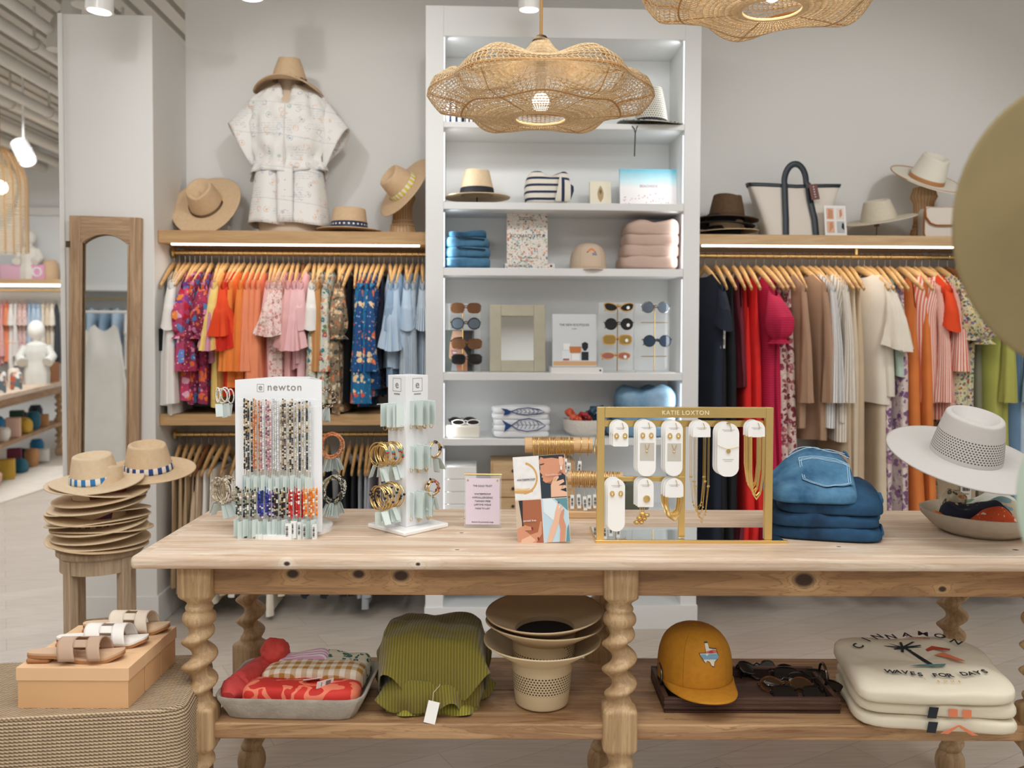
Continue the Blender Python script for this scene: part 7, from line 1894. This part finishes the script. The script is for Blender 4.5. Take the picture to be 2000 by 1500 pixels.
# dried pampas in a vase
vz = ftab.matrix_basis @ Vector((.02, .32, .875))
vs = E('dried_grass_arrangement', vz, 0, 'tan dried pampas grass in a vase on the far table', 'plant')
MB().lathe([(0, 0), (.07, 0), (.09, .06), (.05, .2), (.055, .22)], 20).build('vase', mat('vase_clay', '#b0764f', .7), vs)
pq = random.Random(3); pm = mat('pampas', '#d1a36a', .95)
for i in range(11):
    a = i*2.4; L_ = pq.uniform(.25, .42); sp_ = pq.uniform(.15, .42)
    pts = [(0, 0, .2), (sp_*.3*cos(a), sp_*.3*sin(a), .2+L_*.6), (sp_*.75*cos(a), sp_*.75*sin(a), .2+L_*.95), (sp_*1.25*cos(a), sp_*1.25*sin(a), .2+L_*.85)]
    b = MB(); P = [Vector(p) for p in pts]
    for j in range(90):
        t = .25+.75*j/89; f = t*2; c = P[min(1, int(f))].lerp(P[min(1, int(f))+1], f-min(1, int(f)))
        d = Vector((pq.uniform(-1, 1), pq.uniform(-1, 1), pq.uniform(-.6, .5))); L2 = .09*sin(PI*min(1, (t-.15)/.9))+.02
        b.tube([c, c+d*L2*.6, c+d*L2+Vector((0, 0, -.02))], .005, 3)
    b.tube(pts, .004, 5).build('plume', pm, vs)
mugs = [('#d8d3cc', 'white'), ('#3d4a52', 'dark'), ('#b5653f', 'rust'), ('#8fa3b0', 'grey blue'), ('#c98a5a', 'tan'), ('#e6dccb', 'cream')]
fcan = floral('tin_floral', '#6a7a80', ['#f0eee8', '#c9603f', '#33474f', '#e0a080'], 18, .5)
for i in range(6):
    px = 6+15*i
    q = ftab.matrix_basis @ Vector((-.15+.24*i, .10+.09*(i % 2), .875))
    o = MB().lathe([(0, 0), (.05, 0), (.052, .02), (.052, .12+.03*(i % 3)), (.04, .14+.03*(i % 3)), (0, .14+.03*(i % 3))], 18).build('tin', fcan if i % 2 == 0 else mat('tin%d' % i, mugs[i][0], .5), loc=q); tag(o, '%s tin, %s from the near end on the far table' % ('flowered' if i % 2 == 0 else mugs[i][1], ordn(i)), 'tin', 'tins on the far table')
toyc = [('#1f5f74', 'teal'), ('#2d7f8c', 'blue green'), ('#e6e2da', 'white'), ('#7a3448', 'plum'), ('#c9a03c', 'mustard'), ('#2a7aa8', 'blue'), ('#b98a5a', 'tan'), ('#244a3f', 'dark green'), ('#e0b7a4', 'pink'), ('#243044', 'navy')]
for i in range(26):
    hcol, ds = toyc[(i*3) % 10]; lo_ = i >= 14; z = .0 if lo_ else .4
    n_ = i-14 if lo_ else i
    q = ftab.matrix_basis @ Vector((-.15+.165*n_*(1.2 if lo_ else 1), .14+.11*(i % 2), z+.001+(.012 if lo_ else 0)))
    h_ = .13+.06*((i*3) % 4)/2; K = (i*5) % 3
    nm = 'toy_'+ds.replace(' ', '_')
    if K == 0: o = MB().box(0, 0, h_/2, .13, .12, h_).build('gift_box', mat(nm, hcol, .6), smooth=False, bevel=.004, loc=q, rot=(0, 0, .4))
    elif K == 1: o = folded(.15, .14, h_, 300+i, sag=.04, ex=3).build('folded_cloth', mat(nm, hcol, .8), loc=q)
    else: o = MB().lathe([(0, 0), (.05, 0), (.07, .05), (.072, h_*.8), (.05, h_), (0, h_)], 20).build('basket', mat(nm, hcol, .8), loc=q)
    tag(o, '%s %s, %s from near end, %s far table' % (ds, ('box', 'cloth bundle', 'round basket')[K], ordn(n_), 'on floor under' if lo_ else 'on lower shelf of'), ('box', 'fabric', 'basket')[K], 'goods under the far table')
# pale rug edge on the floor below
ra = WZ(0, 985, 0); rb = WZ(122, 945, 0)
o = MB().bb(-1.5, (rb-ra).length+1, 0, 1.6, .001, .012).build('rug', mat('rug_cream', '#ddd5c8', .95, var=.06, vs=8), smooth=False, loc=ra, rot=(0, 0, math.atan2((rb-ra).y, (rb-ra).x))); tag(o, 'pale rug under the far table', 'rug')
# rattan cage lamp
cl = WD(2, 492, 7.6); cr_ = .215
cg = E('cage_lamp', cl, 0, 'bamboo cage pendant lamp over the far shop floor', 'pendant lamp')
ch_ = (492-290)/F*7.6
bam = mat('bamboo', '#b99566', .6); bamp = mat('bamboo_pale', '#d6bf97', .7)
def cpr(t): return cr_*(1 if t < .62 else cos((t-.62)/.38*PI/2*.93)**.7)
for i in range(20):
    a = 2*PI*i/20; MB().tube([(cpr(t/16)*cos(a), cpr(t/16)*sin(a), ch_*t/16) for t in range(17)], .006, 6).build('rib', bam, cg)
b = MB()
for j in range(40):
    t = j/42; r_ = cpr(t)-.004; b.tube([(r_*cos(2*PI*k/40), r_*sin(2*PI*k/40), ch_*t) for k in range(40)], .0028, 4, True)
b.build('weaving', bamp, cg)
MB().ball((0, 0, ch_*.62), .06, 14, 8).build('bulb', bulbm, cg)
MB().cyl((0, 0, ch_), (0, 0, 3.7-cl.z), .006, 8).build('cord', mat('jute_cord', '#b58c56', .8), cg)
trackspot(WD(46, 298, 7.2), (-2.9, 6.9, 1.6), 'white track spotlight over the far shop floor', .07, .2)
# goods behind the camera, seen only in the wall mirrors
rr0 = Vector((-3.35, 1.2, 0))
rk = E('garment_rack', rr0, 0, 'white garment rack behind the camera, seen in the tall mirror', 'clothes rack')
for x in (-.9, .9): MB().cyl((x, 0, 0), (x, 0, 1.62), .012, 10).build('post', gloss_white, rk)
MB().cyl((-.9, 0, 1.62), (.9, 0, 1.62), .012, 10).build('crossbar', gloss_white, rk)
for x in (-.9, .9): MB().bb(x-.02, x+.02, -.25, .25, 0, .03).build('foot', gloss_white, rk, smooth=False)
for i in range(6):
    g = garment('tank' if i % 2 else 'tee', 1.15, 700+i, G['white' if i % 2 else 'ivory'], thick=.05, hem=.32, ripple=.016); g.location = rr0+Vector((-.7+.28*i, 0, 1.62)); g.rotation_euler = (0, 0, R(70))
    tag(g, 'long white dress, %s from the left in the tall mirror' % ordn(i), 'dress', 'white dresses reflected in the tall mirror')
ws = MB().bb(-6.4, -2.6, -2.4, -2.05, 1.93, 2.0).build('wall_shelf', gloss_white, smooth=False); tag(ws, 'white shelf reflected in the tall mirror', 'shelf')
struct(MB().bb(-6.6, -2.4, -2.45, -2.4, 0, 2.9).build('wall_inner', white, smooth=False))
rl = MB().cyl((-6.4, -2.2, 1.84), (-2.6, -2.2, 1.84), .012, 10).build('clothes_rail', gold); tag(rl, 'brass rail reflected in the tall mirror', 'clothes rail')
for i in range(26):
    mk = ['beige', 'cream', 'beige', 'slate', 'slate', 'skyd', 'sky', 'skyd', 'sky', 'white', 'sky', 'olive', 'ivory'][i % 13]
    g = garment('long' if i % 2 else 'tee', .62+.06*(i % 4), 750+i, G[mk], thick=.03); g.location = (-6.3+.14*i, -2.2, 1.84); g.rotation_euler = (0, 0, R(14))
    tag(g, 'plain top, %s from the left on the rail in the tall mirror' % ordn(i), 'top', 'tops reflected in the tall mirror')
